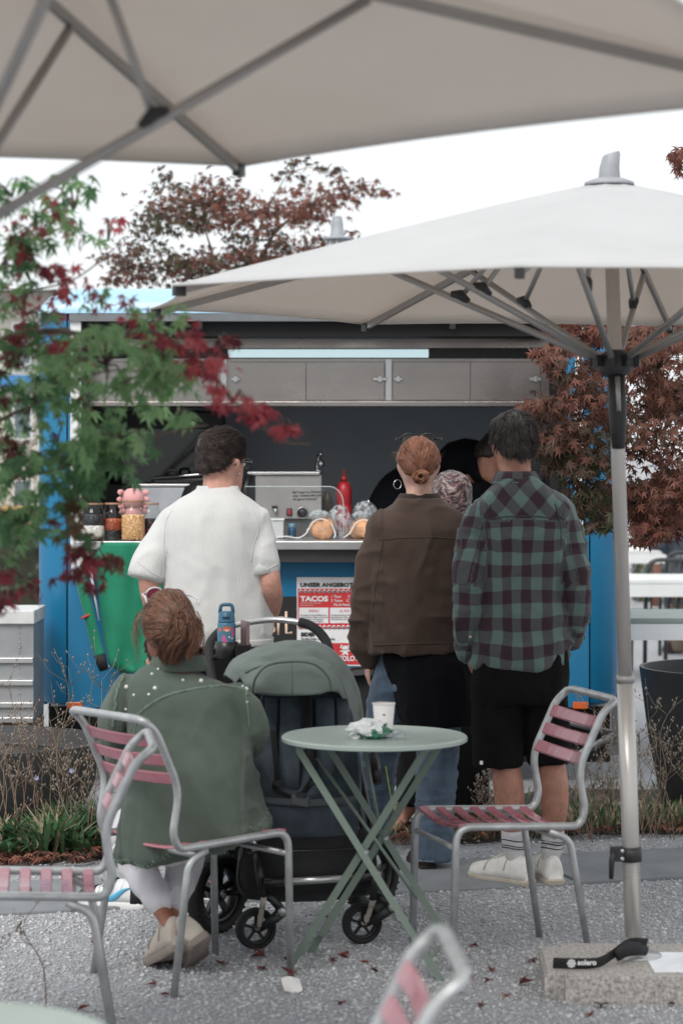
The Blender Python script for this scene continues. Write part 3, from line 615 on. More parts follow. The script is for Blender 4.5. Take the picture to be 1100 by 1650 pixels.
mb = MB(); mb.tube([P(139, 991, TD - .25), P(140.5, 994, TD - .25)], .0285, 12, flat=(1.02, .56), ref=(1, 0, 0)); part(mb, 'sleeve_stripe', M('red_stripe', (.5, .05, .02), .8), t_)
mb = MB(); mb.tube([P(161, 1055, TD - .24), P(164, 1068, TD - .24), P(168, 1080, TD - .235)], [.027, .026, .022], 10, flat=(1, .5), ref=(1, 0, 0)); part(mb, 'cuff', MATTE_BLACK, t_)
mb = MB(); mb.tube([P(144, 905, TD - .275), P(151, 950, TD - .262), P(160, 1000, TD - .255)], [.009, .006, .003], 6, flat=(1, .4), ref=(1, 0, 0)); part(mb, 'white_piping', WHITE, t_)
t_ = single(cloth([(872, 118, 150), (900, 113, 150), (935, 118, 140)], TD - .14, .03, 5), 'white_shirt', M('white_cloth', (.66, .66, .68), .85), 'white garment hanging behind the green jersey sleeve', 'shirt', tuple(P(130, 872, TD - .14))); sol(t_, .005)
t_ = wthing('chain', 'thin chrome chain hanging at left edge of the hatch', 'chain', tuple(P(132, 810, TD - .05)))
for k in range(14):
    c = P(132, 812 + k * 6.4, TD - .05); mb = MB(); a = (k % 2) * 1.2 + .2
    mb.tube([c + Vector((.006 * math.cos(q) * math.cos(a), .006 * math.cos(q) * math.sin(a), .013 * math.sin(q))) for q in [6.2832 * i / 8 for i in range(9)]], .0022, 5); part(mb, 'link', CHROME, t_)

# ================================================================ CHAIRS AND TABLE
PINKP = rough_var(M('pink_slat_paint', (.43, .135, .172), .3, var=.12, vs=10, coat=.5), .22, .42, 14)
def make_chair():
    "facing -X, base at centre of the four feet"
    t = thing('slatted_chair', '', 'chair', (0, 0, 0), 0, 'slatted steel tube chairs'); r = .0125; w = .20
    def side(s):
        y = s * w
        return round_path([(-.225, y, .0), (-.215, y, .455), (.205, y, .44), (.225, y, .49), (.20, y, .62), (.285, y, .80), (.325, y, .835)], .055, 6)
    a = side(-1); b = side(1)
    mb = MB(); mb.tube(a + round_path([a[-1], (.335, -w + .03, .842), (.335, w - .03, .842), b[-1]], .03, 4)[1:-1] + b[::-1], r, 10, ref=(0, 1, 0)); o = link('frame', mb.mesh('frame', [GALV]), t)
    for s in (-1, 1):
        mb = MB(); mb.tube(round_path([(.10, s * (w + .0), .428), (.17, s * (w + .005), .40), (.235, s * (w + .02), .0)], .05, 5), r * .95, 10); link('rear_leg', mb.mesh('rear_leg', [GALV]), t)
    mb = MB(); mb.tube([(-.212, -w, .385), (-.212, w, .385)], r * .8, 8); link('cross_tube', mb.mesh('cross_tube', [GALV]), t)
    mb = MB(); mb.tube([(.12, -w, .41), (.12, w, .41)], r * .8, 8); link('cross_tube', mb.mesh('cross_tube', [GALV]), t)
    # seat slats, gently dished across
    def slat(c, hw, tilt, curve, wd):
        n = 8; vs = []; 
        for i in range(n + 1):
            v = -1 + 2 * i / n; y = v * wd; dz = -curve * (1 - v * v)
            for (q, h) in ((-hw, 0), (-hw * .8, .006), (hw * .8, .006), (hw, 0), (hw * .8, -.003), (-hw * .8, -.003)):
                p = Vector((q, 0, h + dz)); p = Matrix.Rotation(tilt, 3, 'Y') @ p; vs.append((c[0] + p.x, y, c[2] + p.z))
        fs = [(i * 6 + j, i * 6 + (j + 1) % 6, (i + 1) * 6 + (j + 1) % 6, (i + 1) * 6 + j) for i in range(n) for j in range(6)]
        fs += [tuple(range(5, -1, -1)), tuple(range(n * 6, n * 6 + 6))]
        m = MB(); m.add(vs, fs, 0, False); return m
    base = slat((0, 0, 0), .0165, 0, .022, w).mesh('seat_slat', [PINKP])
    for k in range(7):
        o = link('seat_slat', base, t); o.location = (-.190 + k * .059, 0, .459 - .0022 * k); o.rotation_euler = (0, R(-8 if k == 0 else 0), 0)
    for k in range(3):
        o = link('back_slat', slat((0, 0, 0), .021, 0, .014, w).mesh('back_slat', [PINKP]) if k == 0 else bs_, t)
        bs_ = o.data; z = .655 + k * .058; o.location = (.198 + (z - .62) * .47, 0, z); o.rotation_euler = (0, R(-65), 0)
    return t
proto_chair = make_chair()
def chair_at(x, y, rz, label, first=[True]):
    if first[0]:
        first[0] = False; o = proto_chair; o.location = (x, y, 0); o.rotation_euler = (0, 0, rz); o['label'] = label; return o
    return dup(proto_chair, (x, y, 0), rz, label)
chair_at(.51, 7.92, R(17), 'pink slatted chair with grey tube frame to the right of the round table')
chair_at(-.46, 7.61, R(219), 'pink slatted chair on which the woman in the green jacket sits')
chair_at(-.865, 6.72, R(7), 'pink slatted chair at left picture edge, seen from the side')
chair_at(-.155, 3.88, R(3), 'nearest pink slatted chair, only the top of its back showing')

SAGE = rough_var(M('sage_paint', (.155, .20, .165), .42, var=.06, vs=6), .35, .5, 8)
tc_ = Vector((.105, 7.74, 0))
t_ = wthing('bistro_table', 'round sage green folding bistro table with crossed legs', 'table', tuple(tc_), 'round sage bistro tables')
def bistro(t_, c):
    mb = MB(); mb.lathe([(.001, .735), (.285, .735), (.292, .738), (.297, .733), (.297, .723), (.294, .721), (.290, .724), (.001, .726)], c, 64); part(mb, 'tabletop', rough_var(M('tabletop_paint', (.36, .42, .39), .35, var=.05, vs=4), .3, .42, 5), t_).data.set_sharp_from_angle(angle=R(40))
    q = Matrix.Rotation(R(-14), 3, 'Z')
    def w(x, y, z): return Vector(c) + q @ Vector((x, y, z))
    mb = MB()
    for s in (-1, 1):
        y = s * .155
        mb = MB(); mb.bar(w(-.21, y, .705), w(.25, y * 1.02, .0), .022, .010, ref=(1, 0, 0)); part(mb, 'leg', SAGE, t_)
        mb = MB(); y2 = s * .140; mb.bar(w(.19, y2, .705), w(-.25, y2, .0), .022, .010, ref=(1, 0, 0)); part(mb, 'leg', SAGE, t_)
        mb = MB(); mb.lathe([(.008, -.03), (.008, .0), (.006, .004)], w(0.005, y, .385), 10, axis=q @ Vector((0, s, 0))); part(mb, 'pivot', GALV, t_)
    mb = MB(); mb.bar(w(-.21, -.16, .71), w(-.21, .16, .71), .02, .012); mb.bar(w(.19, -.16, .71), w(.19, .16, .71), .02, .012); part(mb, 'top_bar', SAGE, t_)
    mb = MB(); mb.tube([w(.205, -.155, .06), w(.205, .155, .06)], .006); mb.tube([w(-.215, -.14, .055), w(-.215, .14, .055)], .006); part(mb, 'foot_bar', SAGE, t_)
    mb = MB(); mb.tube([w(-.19, .0, .66), w(.14, .0, .22)], .0055); mb.tube([w(-.06, .1, .70), w(.0, .1, .40)], .0055); part(mb, 'brace', SAGE, t_)
bistro(t_, tc_)
nt_ = Vector((-.64, 3.72, 0)); t2 = wthing('bistro_table', 'blurred sage table edge at bottom left corner, nearest the camera', 'table', tuple(nt_), 'round sage bistro tables'); bistro(t2, nt_)
# on the table
ct = P(618, 1178, 7.72); ct.z = .736
PAPER = M('paper_white', (.72, .70, .69), .7, var=.04, vs=20)
t_ = wthing('paper_cup', 'white paper cup on the round table', 'cup', tuple(ct))
mb = MB(); mb.lathe([(.0265, .0), (.0265, .003), (.0355, .105), (.0325, .105), (.0245, .006), (.001, .006)], ct, 28); part(mb, 'cup_wall', PAPER, t_)
mb = MB(); mb.lathe([(.035, .103), (.0372, .1045), (.037, .1075), (.034, .107)], ct, 28, cap=False); part(mb, 'rim', PAPER, t_)
mb = MB(); mb.bx(ct.x - .003, ct.x + .003, ct.y - .0345, ct.y - .0325, .807, .811); part(mb, 'printed_mark', INK, t_)
cw = P(594, 1172, 7.68); cw.z = .752
FOIL = M('wrapper_white', (.62, .64, .64), .3, var=.1, vs=20)
GF = M('wrapper_green', (.03, .16, .085), .35, var=.6, vs=25)
t_ = wthing('snack_wrapper', 'crumpled white and green wrapper beside the paper cup', 'wrapper', (cw.x, cw.y, .736))
o = part(crumple(cw + Vector((0, 0, .010)), .058, .04, .028, .32, 21, 26, 14, 2.2), 'wrapper_body', [FOIL, GF], t_)
for p in o.data.polygons:
    q = p.center + Vector((0, 0, 0)); p.material_index = 1 if (q.x * .6 - q.z * .9 + .01 + .014 * math.sin(q.x * 160) > .0 and q.z < .045) else 0; p.use_smooth = False
o = part(crumple(cw + Vector((.012, -.02, -.002)), .04, .02, .012, .3, 23, 18, 10, 2.5), 'wrapper_fold', GF, t_)
for p in o.data.polygons: p.use_smooth = False
cf = P(632, 1172, 7.66); cf.z = .748
o = single(crumple(cf, .034, .03, .016, .4, 31, 20, 12, 2.6), 'cling_film', FILM, 'crumpled clear film next to the wrapper', 'film', (cf.x, cf.y, .736))
for p in o.data.polygons: p.use_smooth = False
# ================================================================ PEOPLE
from mathutils.bvhtree import BVHTree
def pr(px, py, d, rpx): p = P(px, py, d); return (p.x, p.y, p.z, rpx * d / F)
def limb(mb, pts, n=14, seg=4, ends=True, ref=None):
    "pts: (px, py, d, radius px) -> smooth tapered limb with rounded ends"
    q = spline([pr(*p) for p in pts], seg); c = [Vector(x[:3]) for x in q]; r = [max(.003, x[3]) for x in q]
    a = (c[0] - c[1]).normalized(); b = (c[-1] - c[-2]).normalized(); r0, r1 = r[0], r[-1]
    if ends: c = [c[0] + a * r0 * .8, c[0] + a * r0 * .5] + c; r = [r0 * .45, r0 * .85] + r
    if ends is True: c = c + [c[-1] + b * r1 * .5, c[-1] + b * r1 * .8]; r = r + [r1 * .85, r1 * .45]
    return mb.tube(c, r, n, ref=ref)
def trunk(mb, rings, e=2.4, n=28, seg=3, yaw=0.):
    "rings bottom to top: (px, py, d, half width px, half depth m)"
    q = spline([(*P(a, b, d), hw * d / F, hd) for a, b, d, hw, hd in rings], seg); out = []; cy, sy = math.cos(yaw), math.sin(yaw)
    for x, y, z, hw, hd in q:
        r_ = []
        for k in range(n):
            t = 6.28318 * k / n; c, s = math.cos(t), math.sin(t)
            u = hw * math.copysign(abs(c) ** (2 / e), c); v = hd * math.copysign(abs(s) ** (2 / e), s)
            r_.append((x + u * cy - v * sy, y + u * sy + v * cy, z))
        out.append(r_)
    return mb.loft(out, 0, True)
def fuse(mb, voxel=.007, smooth=6):
    me = mb.mesh('tmp'); bm = bmesh.new(); bm.from_mesh(me); bmesh.ops.recalc_face_normals(bm, faces=bm.faces); bm.to_mesh(me); bm.free()
    o = bpy.data.objects.new('tmp', me); COL.objects.link(o)
    m = o.modifiers.new('r', 'REMESH'); m.mode = 'VOXEL'; m.voxel_size = voxel; m.use_smooth_shade = True
    if smooth: s_ = o.modifiers.new('s', 'SMOOTH'); s_.iterations = smooth; s_.factor = .5
    dg = bpy.context.evaluated_depsgraph_get(); out = bpy.data.meshes.new_from_object(o.evaluated_get(dg)); bpy.data.objects.remove(o); bpy.data.meshes.remove(me)
    out.polygons.foreach_set('use_smooth', [True] * len(out.polygons)); return out
def coords(me): a = np.empty(len(me.vertices) * 3); me.vertices.foreach_get('co', a); return a.reshape(-1, 3)
def normals(me): a = np.empty(len(me.vertices) * 3); me.vertex_normals.foreach_get('vector', a); return a.reshape(-1, 3)
def wrinkle(me, layers):
    "layers: (amplitude, (fx,fy,fz), seed, kind, mask or None): folds in the cloth, along the normal"
    co = coords(me); n = normals(me); d = np.zeros(len(co))
    for amp, fr, seed, kind, mask in layers:
        p = co * np.array(fr) + seed * 3.1
        p = p + .35 * np.stack([vnoise(co * 6 + seed, seed + 1), vnoise(co * 6 + seed + 9, seed + 2), vnoise(co * 6 + seed + 17, seed + 3)], -1)
        h = ridge(p, seed) if kind == 'r' else vnoise(p, seed)
        if kind == 'r': h = np.sign(h) * np.abs(h) ** 1.4
        d += 1.45 * amp * h * (mask(co) if mask else 1)
    me.vertices.foreach_set('co', (co + n * d[:, None]).ravel()); me.update(); return me
def wear(me, name, mats, root):
    "a fused garment in world coordinates -> part of root"
    co = coords(me) - np.array(parent_root(root).location); me.vertices.foreach_set('co', co.ravel()); me.update(); me.name = name; me.materials.clear()
    for m in (mats if isinstance(mats, (list, tuple)) else [mats]): me.materials.append(m)
    return link(name, me, root)
def bvh(me): return BVHTree.FromPolygons([tuple(c) for c in coords(me)], [tuple(p.vertices) for p in me.polygons])
CAMP = Vector((0, 0, EYE))
def hit(b, px, py, lift=.001):
    dr = (P(px, py, 5) - CAMP).normalized(); r = b.ray_cast(CAMP, dr)
    return r[0] - dr * lift if r[0] is not None else None
def seam(b, pts, r, mb, lift=.0, n=6, seg=8):
    "stitched seam lying on a garment along photograph pixels"
    out = [hit(b, x, y, lift) for x, y in spline(pts, seg)]; out = [p for p in out if p is not None]
    if len(out) > 1: mb.tube(out, r, n)
    return mb
def frame(yaw, pitch=0., roll=0.):
    "columns right, forward, up; yaw right of the view direction, pitch up"
    m = Matrix.Rotation(-yaw, 3, 'Z') @ Matrix.Rotation(pitch, 3, 'X') @ Matrix.Rotation(roll, 3, 'Y'); return m
HEADP = [(-.115, .080, -.005, .022), (-.098, .092, -.03, .042), (-.065, .093, -.062, .058), (-.025, .093, -.086, .067), (.02, .094, -.097, .073), (.06, .086, -.096, .073), (.09, .063, -.078, .058), (.108, .032, -.046, .036), (.116, .008, -.016, .014)]
def head(mb, C, fr, k=1.0):
    C = Vector(C)
    def w(x, y, z): return C + fr @ Vector((x * k, y * k, z * k))
    rings = []
    for u, f, b, hw in spline(HEADP, 3):
        r_ = []
        for j in range(24):
            t = 6.28318 * j / 24; c, s = math.cos(t), math.sin(t); r_.append(w(hw * math.copysign(abs(c) ** .9, c), (f + b) / 2 + (f - b) / 2 * s, u))
        rings.append(r_)
    mb.loft(rings, 0, True)
    mb.tube([w(0, .086, .03), w(0, .098, .005), w(0, .112, -.022), w(0, .098, -.032)], [.006 * k, .009 * k, .013 * k, .011 * k], 8)
    mb.tube([w(-.022, .088, -.058), w(0, .096, -.056), w(.022, .088, -.058)], [.005 * k, .008 * k, .005 * k], 8)
    for s in (-1, 1):
        mb.tube([w(s * .045, .082, .034), w(s * .02, .092, .036)], .006 * k, 6)
        mb.tube([w(s * .068, .012, -.03), w(s * .078, .002, -.008), w(s * .082, -.008, .018), w(s * .076, .004, .032)], [.009 * k, .014 * k, .017 * k, .009 * k], 8, ref=fr @ Vector((s * .25, 1, 0)), flat=(1, .42))
def face_bits(root, C, fr, k=1.0):
    C = Vector(C); e1 = M('eye_white', (.7, .68, .66), .3); e2 = M('lip', (.36, .13, .12), .5); br = M('brow', (.03, .02, .015), .8)
    def w(x, y, z): return C + fr @ Vector((x * k, y * k, z * k))
    for s in (-1, 1):
        mb = MB(); mb.lathe([(.001, -.011), (.009, -.007), (.011, 0), (.009, .007), (.001, .011)], w(s * .031, .084, .012), 10); e = part(mb, 'eye', e1, root)
        mb = MB(); mb.lathe([(.005, 0), (.004, .002), (.0005, .0022)], w(s * .031, .0945, .012), 8, axis=fr @ Vector((0, 1, 0))); part(mb, 'iris', br, e)
        mb = MB(); mb.tube([w(s * .015, .099, .032), w(s * .03, .096, .037), w(s * .047, .084, .033)], [.002, .003, .0015], 6); part(mb, 'eyebrow', br, root)
    mb = MB(); mb.tube([w(-.02, .094, -.058), w(0, .1035, -.0555), w(.02, .094, -.058)], [.001, .0035, .001], 6); part(mb, 'mouth', e2, root)
SKULL = (Vector((0, -.003, .02)), Vector((.0765, .0985, .1005)))
def hair_mat(name, dark, light, rough=.5):
    m = bpy.data.materials.new(name); m.use_nodes = True; t = m.node_tree; b = t.nodes['Principled BSDF']; b.inputs['Roughness'].default_value = rough; b.inputs['Specular IOR Level'].default_value = .35
    at_ = t.nodes.new('ShaderNodeAttribute'); at_.attribute_name = 'rnd'; cr = t.nodes.new('ShaderNodeValToRGB'); cr.color_ramp.elements[0].color = (*dark, 1); cr.color_ramp.elements[1].color = (*light, 1)
    t.links.new(at_.outputs['Fac'], cr.inputs[0]); t.links.new(cr.outputs[0], b.inputs['Base Color']); return m
class Strands:
    def __init__(s): s.v = []; s.f = []; s.r = []; s.n = 0
    def add(s, pts, r0, rnd, tip=.25):
        "three sided tapering strand"
        pts = np.asarray(pts, float); n = len(pts); t = np.gradient(pts, axis=0); t /= np.linalg.norm(t, axis=1, keepdims=True) + 1e-9
        u = np.cross(t, np.array([.31, .52, .8])); u /= np.linalg.norm(u, axis=1, keepdims=True) + 1e-9; w = np.cross(t, u)
        rad = r0 * np.linspace(1, tip, n)[:, None]
        vs = np.stack([pts + u * rad, pts + rad * (-.5 * u + .866 * w), pts + rad * (-.5 * u - .866 * w)], 1).reshape(-1, 3)
        o = s.n; s.v.append(vs); s.r.append(np.full(n * 3, rnd)); s.n += n * 3
        for i in range(n - 1):
            for j in range(3): s.f.append((o + i * 3 + j, o + i * 3 + (j + 1) % 3, o + i * 3 + 3 + (j + 1) % 3, o + i * 3 + 3 + j))
    def build(s, name, mat, root, extra=None):
        off = np.array(parent_root(root).location); vs = np.concatenate(s.v) - off
        me = bpy.data.meshes.new(name); me.from_pydata(vs.tolist(), [], s.f); me.materials.append(mat)
        a = me.attributes.new('rnd', 'FLOAT', 'POINT'); a.data.foreach_set('value', np.concatenate(s.r)); me.polygons.foreach_set('use_smooth', [True] * len(me.polygons)); me.update()
        return link(name, me, root)
def skull_pt(C, fr, n, h, k=1.0):
    "n direction in skull space, h height above the scalp"
    c, r = SKULL; p = Vector((n[0] * r.x, n[1] * r.y, n[2] * r.z)); q = Vector((n[0] / r.x, n[1] / r.y, n[2] / r.z)).normalized()
    return Vector(C) + fr @ ((c + p) * k + q * h)
def hair(root, C, fr, thick, flow, nst, length, mat, seed, r0=.0016, lift=.2, k=1.0, steps=5, wild=.15, streak=14., name='hair', clumpy=.15):
    "scalp cap plus combed strands, one mesh"
    st = Strands(); rg = random.Random(seed); nu, nv = 64, 40; g = []
    for i in range(nv + 1):
        ph = math.pi * i / nv
        for j in range(nu):
            th = 6.28318 * j / nu; n = Vector((math.sin(ph) * math.sin(th), math.sin(ph) * math.cos(th), math.cos(ph)))
            h = thick(n); cl_ = vnoise(np.array([[n.x * 7, n.y * 7, n.z * 7]]), seed)[0]; g.append(skull_pt(C, fr, n, h * (1 + clumpy * cl_) - .002 if h > 0 else -.012, k))
    me_v = np.array([tuple(p) for p in g]); st.v.append(me_v); st.r.append(.25 + .2 * vnoise(me_v * 60, seed)); o = st.n; st.n += len(g)
    for i in range(nv):
        for j in range(nu): st.f.append((o + i * nu + j, o + i * nu + (j + 1) % nu, o + (i + 1) * nu + (j + 1) % nu, o + (i + 1) * nu + j))
    hmax = max(thick(Vector((0, -.5, .86)).normalized()), .008); nlock = max(30, nst // 14); locks = []; tries = 0
    while len(locks) < nlock and tries < nlock * 15:
        tries += 1; n = Vector((rg.gauss(0, 1), rg.gauss(0, 1), rg.gauss(0, 1))).normalized()
        if thick(n) > .003: locks.append((n, min(1, max(0, .45 + rg.gauss(0, .26))), rg.uniform(.5, 1.2), Vector((rg.gauss(0, 1), rg.gauss(0, 1), rg.gauss(0, 1))) * wild, lift * (.2 + 1.3 * rg.random())))
    for k_ in range(nst):
        ln, col, ls, ljit, lf = rg.choice(locks); n = (ln + Vector((rg.gauss(0, 1), rg.gauss(0, 1), rg.gauss(0, 1))) * .13).normalized(); h0 = thick(n)
        if h0 < .002: continue
        L = length * ls * (.85 + .3 * rg.random()) * (.3 + .7 * min(1, h0 / (.7 * hmax))); off = n - ln; m = ln.copy(); pts = []
        for s_ in range(steps + 1):
            t = s_ / steps; mm = (m + off * (1 - .45 * t)).normalized(); hh = max(thick(mm), h0 * .4, .003) * (1 + clumpy * vnoise(np.array([[mm.x * 7, mm.y * 7, mm.z * 7]]), seed)[0])
            pts.append(skull_pt(C, fr, mm, hh * (.9 + .2 * rg.random()) + lf * L * t * t, k))
            fl = flow(m); fl = (fl - m * fl.dot(m)); fl = fl.normalized() if fl.length > 1e-5 else Vector((0, 0, 0)); m = (m + (fl + ljit) * (L / steps / .095)).normalized()
        st.add([tuple(p) for p in pts], r0 * (.7 + .6 * rg.random()), min(1, max(0, col + rg.gauss(0, .16))))
    return st.build(name, mat, root)
def sm(a, b, x): t = min(1, max(0, (x - a) / (b - a))); return t * t * (3 - 2 * t)
def short_cut(top=.03, side=.012, nape=-.62):
    "hair thickness of a short cut: n in skull space"
    def f(n):
        az = math.atan2(abs(n.x), n.y)                          # 0 front, pi back
        low = np.interp(az, [0, .6, 1.1, 1.45, 1.75, 2.3, 3.15], [.55, .5, .25, -.28, .05, nape + .1, nape])
        return (side + (top - side) * sm(.1, .8, n.z)) * sm(low, low + .22, n.z) - .0005 if n.z > low else -.01
    return f
def hand(mb, Wp, fwd, palm, side, k=1.0, curl=.5):
    "Wp wrist, fwd along the hand, palm normal towards the palm side, side towards the thumb"
    W0 = Vector(Wp); f = Vector(fwd).normalized(); p = Vector(palm); p = (p - f * p.dot(f)).normalized(); s = f.cross(p); s = s if s.dot(Vector(side)) > 0 else -s
    rings = []
    for t, w_, th in ((-.02, .026, .021), (0, .028, .020), (.03, .036, .017), (.06, .041, .015), (.088, .040, .013), (.096, .036, .010)):
        rings.append([W0 + f * t * k + s * (w_ * k * math.cos(6.283 * i / 14)) + p * (th * k * math.sin(6.283 * i / 14)) for i in range(14)])
    mb.loft(rings, 0, True)
    for o_, L in ((.030, .070), (.010, .079), (-.010, .074), (-.029, .058)):
        q = W0 + f * .082 * k + s * o_ * k; a = curl * .5; pts = [q]; 
        for seg in (.44, .31, .25):
            dr = f * math.cos(a) + p * math.sin(a) + s * o_ * 1.2; q = q + dr.normalized() * L * seg * k; pts.append(q); a += curl * .9
        mb.tube(pts, [.0095 * k, .009 * k, .008 * k, .0062 * k], 8)
    q = W0 + f * .022 * k + s * .026 * k
    mb.tube([q, q + (f * .6 + s * .75 + p * .2) * .036 * k, q + (f * .85 + s * .8 + p * .45) * .055 * k, q + (f * 1.15 + s * .7 + p * .6) * .07 * k], [.014 * k, .0115 * k, .010 * k, .0075 * k], 8)
def shoe(root, heel, yaw, L, mats, name='shoe', hgt=.085, W=.046, sole=.026, laces=True, pitch=0., roll=0., swoosh=None):
    "heel: back of the heel on the ground; yaw: toe direction, right of the view axis"
    ms, mu, ml = mats; fr = frame(yaw, pitch, roll); H = Vector(heel)
    def w(x, y, z): return H + fr @ Vector((x, y, z))
    out = [(0, .55), (.02, .72), (.08, .82), (.25, .80), (.42, .80), (.58, .93), (.72, 1.0), (.85, .93), (.94, .68), (.985, .36), (1, .1)]
    rings = []
    for z, sc in ((0, .97), (.004, 1.02), (sole * .8, 1.04), (sole, .99)):
        r_ = [w(W * a * sc, L * (.5 + (t - .5) * sc), z + (.012 * sm(.75, 1, t) if z < .01 else .006 * sm(.7, 1, t))) for t, a in out] + [w(-W * a * sc, L * (.5 + (t - .5) * sc), z + (.012 * sm(.75, 1, t) if z < .01 else .006 * sm(.7, 1, t))) for t, a in reversed(out)]
        rings.append(r_)
    so = part(MB().loft(rings, 0, True), 'sole', ms, root); so.data.set_sharp_from_angle(angle=R(45))
    rings = []
    for t, wd, h in spline([(.012, .5, hgt * .55), (.02, .68, hgt * .9), (.1, .78, hgt), (.22, .78, hgt * .98), (.36, .76, hgt * 1.02), (.52, .84, hgt * .88), (.68, .94, hgt * .66), (.82, .92, hgt * .55), (.93, .68, hgt * .44), (.98, .34, hgt * .27)], 2):
        r_ = []
        for k in range(15):
            a = math.pi * k / 14; r_.append(w(W * wd * math.cos(a) * (1 if a < .3 or a > 2.84 else .97), L * t, sole * .9 + h * math.sin(a) ** .75))
        rings.append(r_)
    up = part(MB().loft(rings, 0, True), 'upper', mu, root)
    mb = MB()
    for t, top in ((.60, .74), (.30, .98)):
        hh = hgt * top; mb.tube([w(W * .93 * math.cos(math.pi * k / 12) * (1.0 if t > .5 else .84), L * (t + (.06 * abs(math.cos(math.pi * k / 12)) if t > .5 else .05 * math.cos(math.pi * k / 12) ** 2)), sole * .9 + hh * math.sin(math.pi * k / 12) ** .75) for k in range(1, 12)], .0025, 5)
    part(mb, 'stitching', ms, up)
    if laces:
        mb = MB()
        for k in range(5):
            t = .42 + .055 * k; z = sole + hgt * (1.0 - (t - .4) * 1.55); mb.tube([w(-.024, L * (t + .01), z - .006), w(0, L * t, z + .004), w(.024, L * (t + .01), z - .006)], .0035, 6)
        mb.tube([w(0, L * .41, sole + hgt), w(.03, L * .44, sole + hgt * .9), w(.02, L * .47, sole + hgt * .95), w(0, L * .42, sole + hgt)], .0028, 5)
        part(mb, 'laces', ml, up)
    return up
def SKIN(name, c): 
    m = M(name, c, .5, var=.2, vs=26, bump=.12, bs=140, spec=.4); b = m.node_tree.nodes['Principled BSDF']; b.inputs['Subsurface Weight'].default_value = .12; b.inputs['Subsurface Radius'].default_value = (.012, .005, .003); return m
SK1 = SKIN('skin_fair', (.50, .265, .205)); SK2 = SKIN('skin_warm', (.40, .19, .135)); SK3 = SKIN('skin_pale', (.56, .34, .27)); SK4 = SKIN('skin_tan', (.30, .12, .075))
def cloth_mat(name, c, var=.12, weave=420, b=.25, rough=.85, vs=5, sheen=.1, spec=.25, scale=(1, 1, 1), crease=.55, cs=(9, 9, 6)):
    return M(name, c, rough, var=var, vs=vs, bump=b, bs=weave, sheen=sheen, spec=spec, scale=scale, crease=crease, cs=cs)
def denim(name, c):
    m = cloth_mat(name, c, .35, 500, .3, .85, 14, .15, scale=(1, 1, .35)); return m
def glasses(root, C, fr, up, mats, k=1.0, dy=0., name='sunglasses', r=.026):
    "spectacles: up = height above the eye line, dy = forward shift"
    C = Vector(C)
    def w(x, y, z): return C + fr @ Vector((x * k, y * k, z * k))
    g = None
    for s in (-1, 1):
        mb = MB(); pts = [w(s * .033 + r * math.cos(a), .108 + dy - .16 * (abs(s * .033 + r * math.cos(a)) ** 1.6) , up + .8 * r * math.sin(a)) for a in [6.2832 * i / 16 for i in range(17)]]
        mb.tube(pts, .0028, 6); g0 = part(mb, name + '_rim' if False else 'rim', mats[0], root)
        mb = MB(); mb.add([sum(pts[:-1], Vector()) / 16] + pts[:-1], [(0, 1 + i, 1 + (i + 1) % 16) for i in range(16)], 0, True); part(mb, 'lens', mats[1], g0)
        mb = MB(); mb.tube([w(s * .060, .10 + dy, up + .005), w(s * .078, .08 + dy, up + .004), w(s * .082, .0 + dy * .8, up + .002), w(s * .079, -.02 + dy * .6, up - .012)], [.0032, .003, .003, .0025], 6); part(mb, 'temple', mats[0], root)
    mb = MB(); mb.tube([w(-.009, .108 + dy, up + .004), w(0, .112 + dy, up + .007), w(.009, .108 + dy, up + .004)], .0026, 6); part(mb, 'bridge', mats[0], root)
# ---------------------------------------------------------------- man in plaid shirt
D = 9.2; base = G(845, 1420); base = Vector((base.x, D, 0))
t_ = wthing('person', 'man in green and purple plaid shirt, black shorts and white socks, hand in pocket', 'person', tuple(base))
HC = P(828, 725, D + .02); hf = frame(R(-8), R(-2))
mb = MB(); head(mb, HC, hf)
limb(mb, [(832, 790, D, 30), (831, 770, D, 26), (829, 745, D + .01, 25)], 16)
trunk(mb, [(837, 1080, D, 66, .12), (838, 1000, D, 64, .115), (840, 900, D, 68, .12), (841, 830, D, 72, .11), (838, 795, D, 52, .09), (834, 782, D, 30, .06)])
limb(mb, [(778, 822, D, 20), (764, 880, D - .02, 19), (756, 950, D - .05, 16), (753, 1000, D + .0, 14), (757, 1035, D + .06, 11)])
limb(mb, [(905, 822, D, 20), (918, 880, D - .02, 19), (927, 945, D - .05, 16), (928, 990, D + .02, 14), (915, 1030, D + .1, 11)])
hand(mb, P(757, 1036, D + .05), (.05, .25, -1), (1, .2, 0), (0, 1, .2), 1, .35); hand(mb, P(916, 1028, D + .1), (-.3, .3, -1), (-1, .2, 0), (0, 1, 0), 1, .5)
limb(mb, [(806, 1080, D, 34), (806, 1170, D, 30), (812, 1225, D, 24), (818, 1262, D - .02, 25), (821, 1300, D - .02, 23.5), (826, 1345, D - .01, 17), (829, 1385, D, 14), (829, 1412, D, 13)])
limb(mb, [(872, 1080, D, 34), (880, 1170, D, 30), (887, 1225, D, 23), (891, 1260, D - .02, 24), (893, 1300, D - .02, 22), (890, 1345, D + .0, 16), (887, 1385, D + .02, 13), (886, 1410, D + .03, 13)])
wear(fuse(mb, .0072, 5), 'body', SK2, t_)
face_bits(t_, HC, hf)
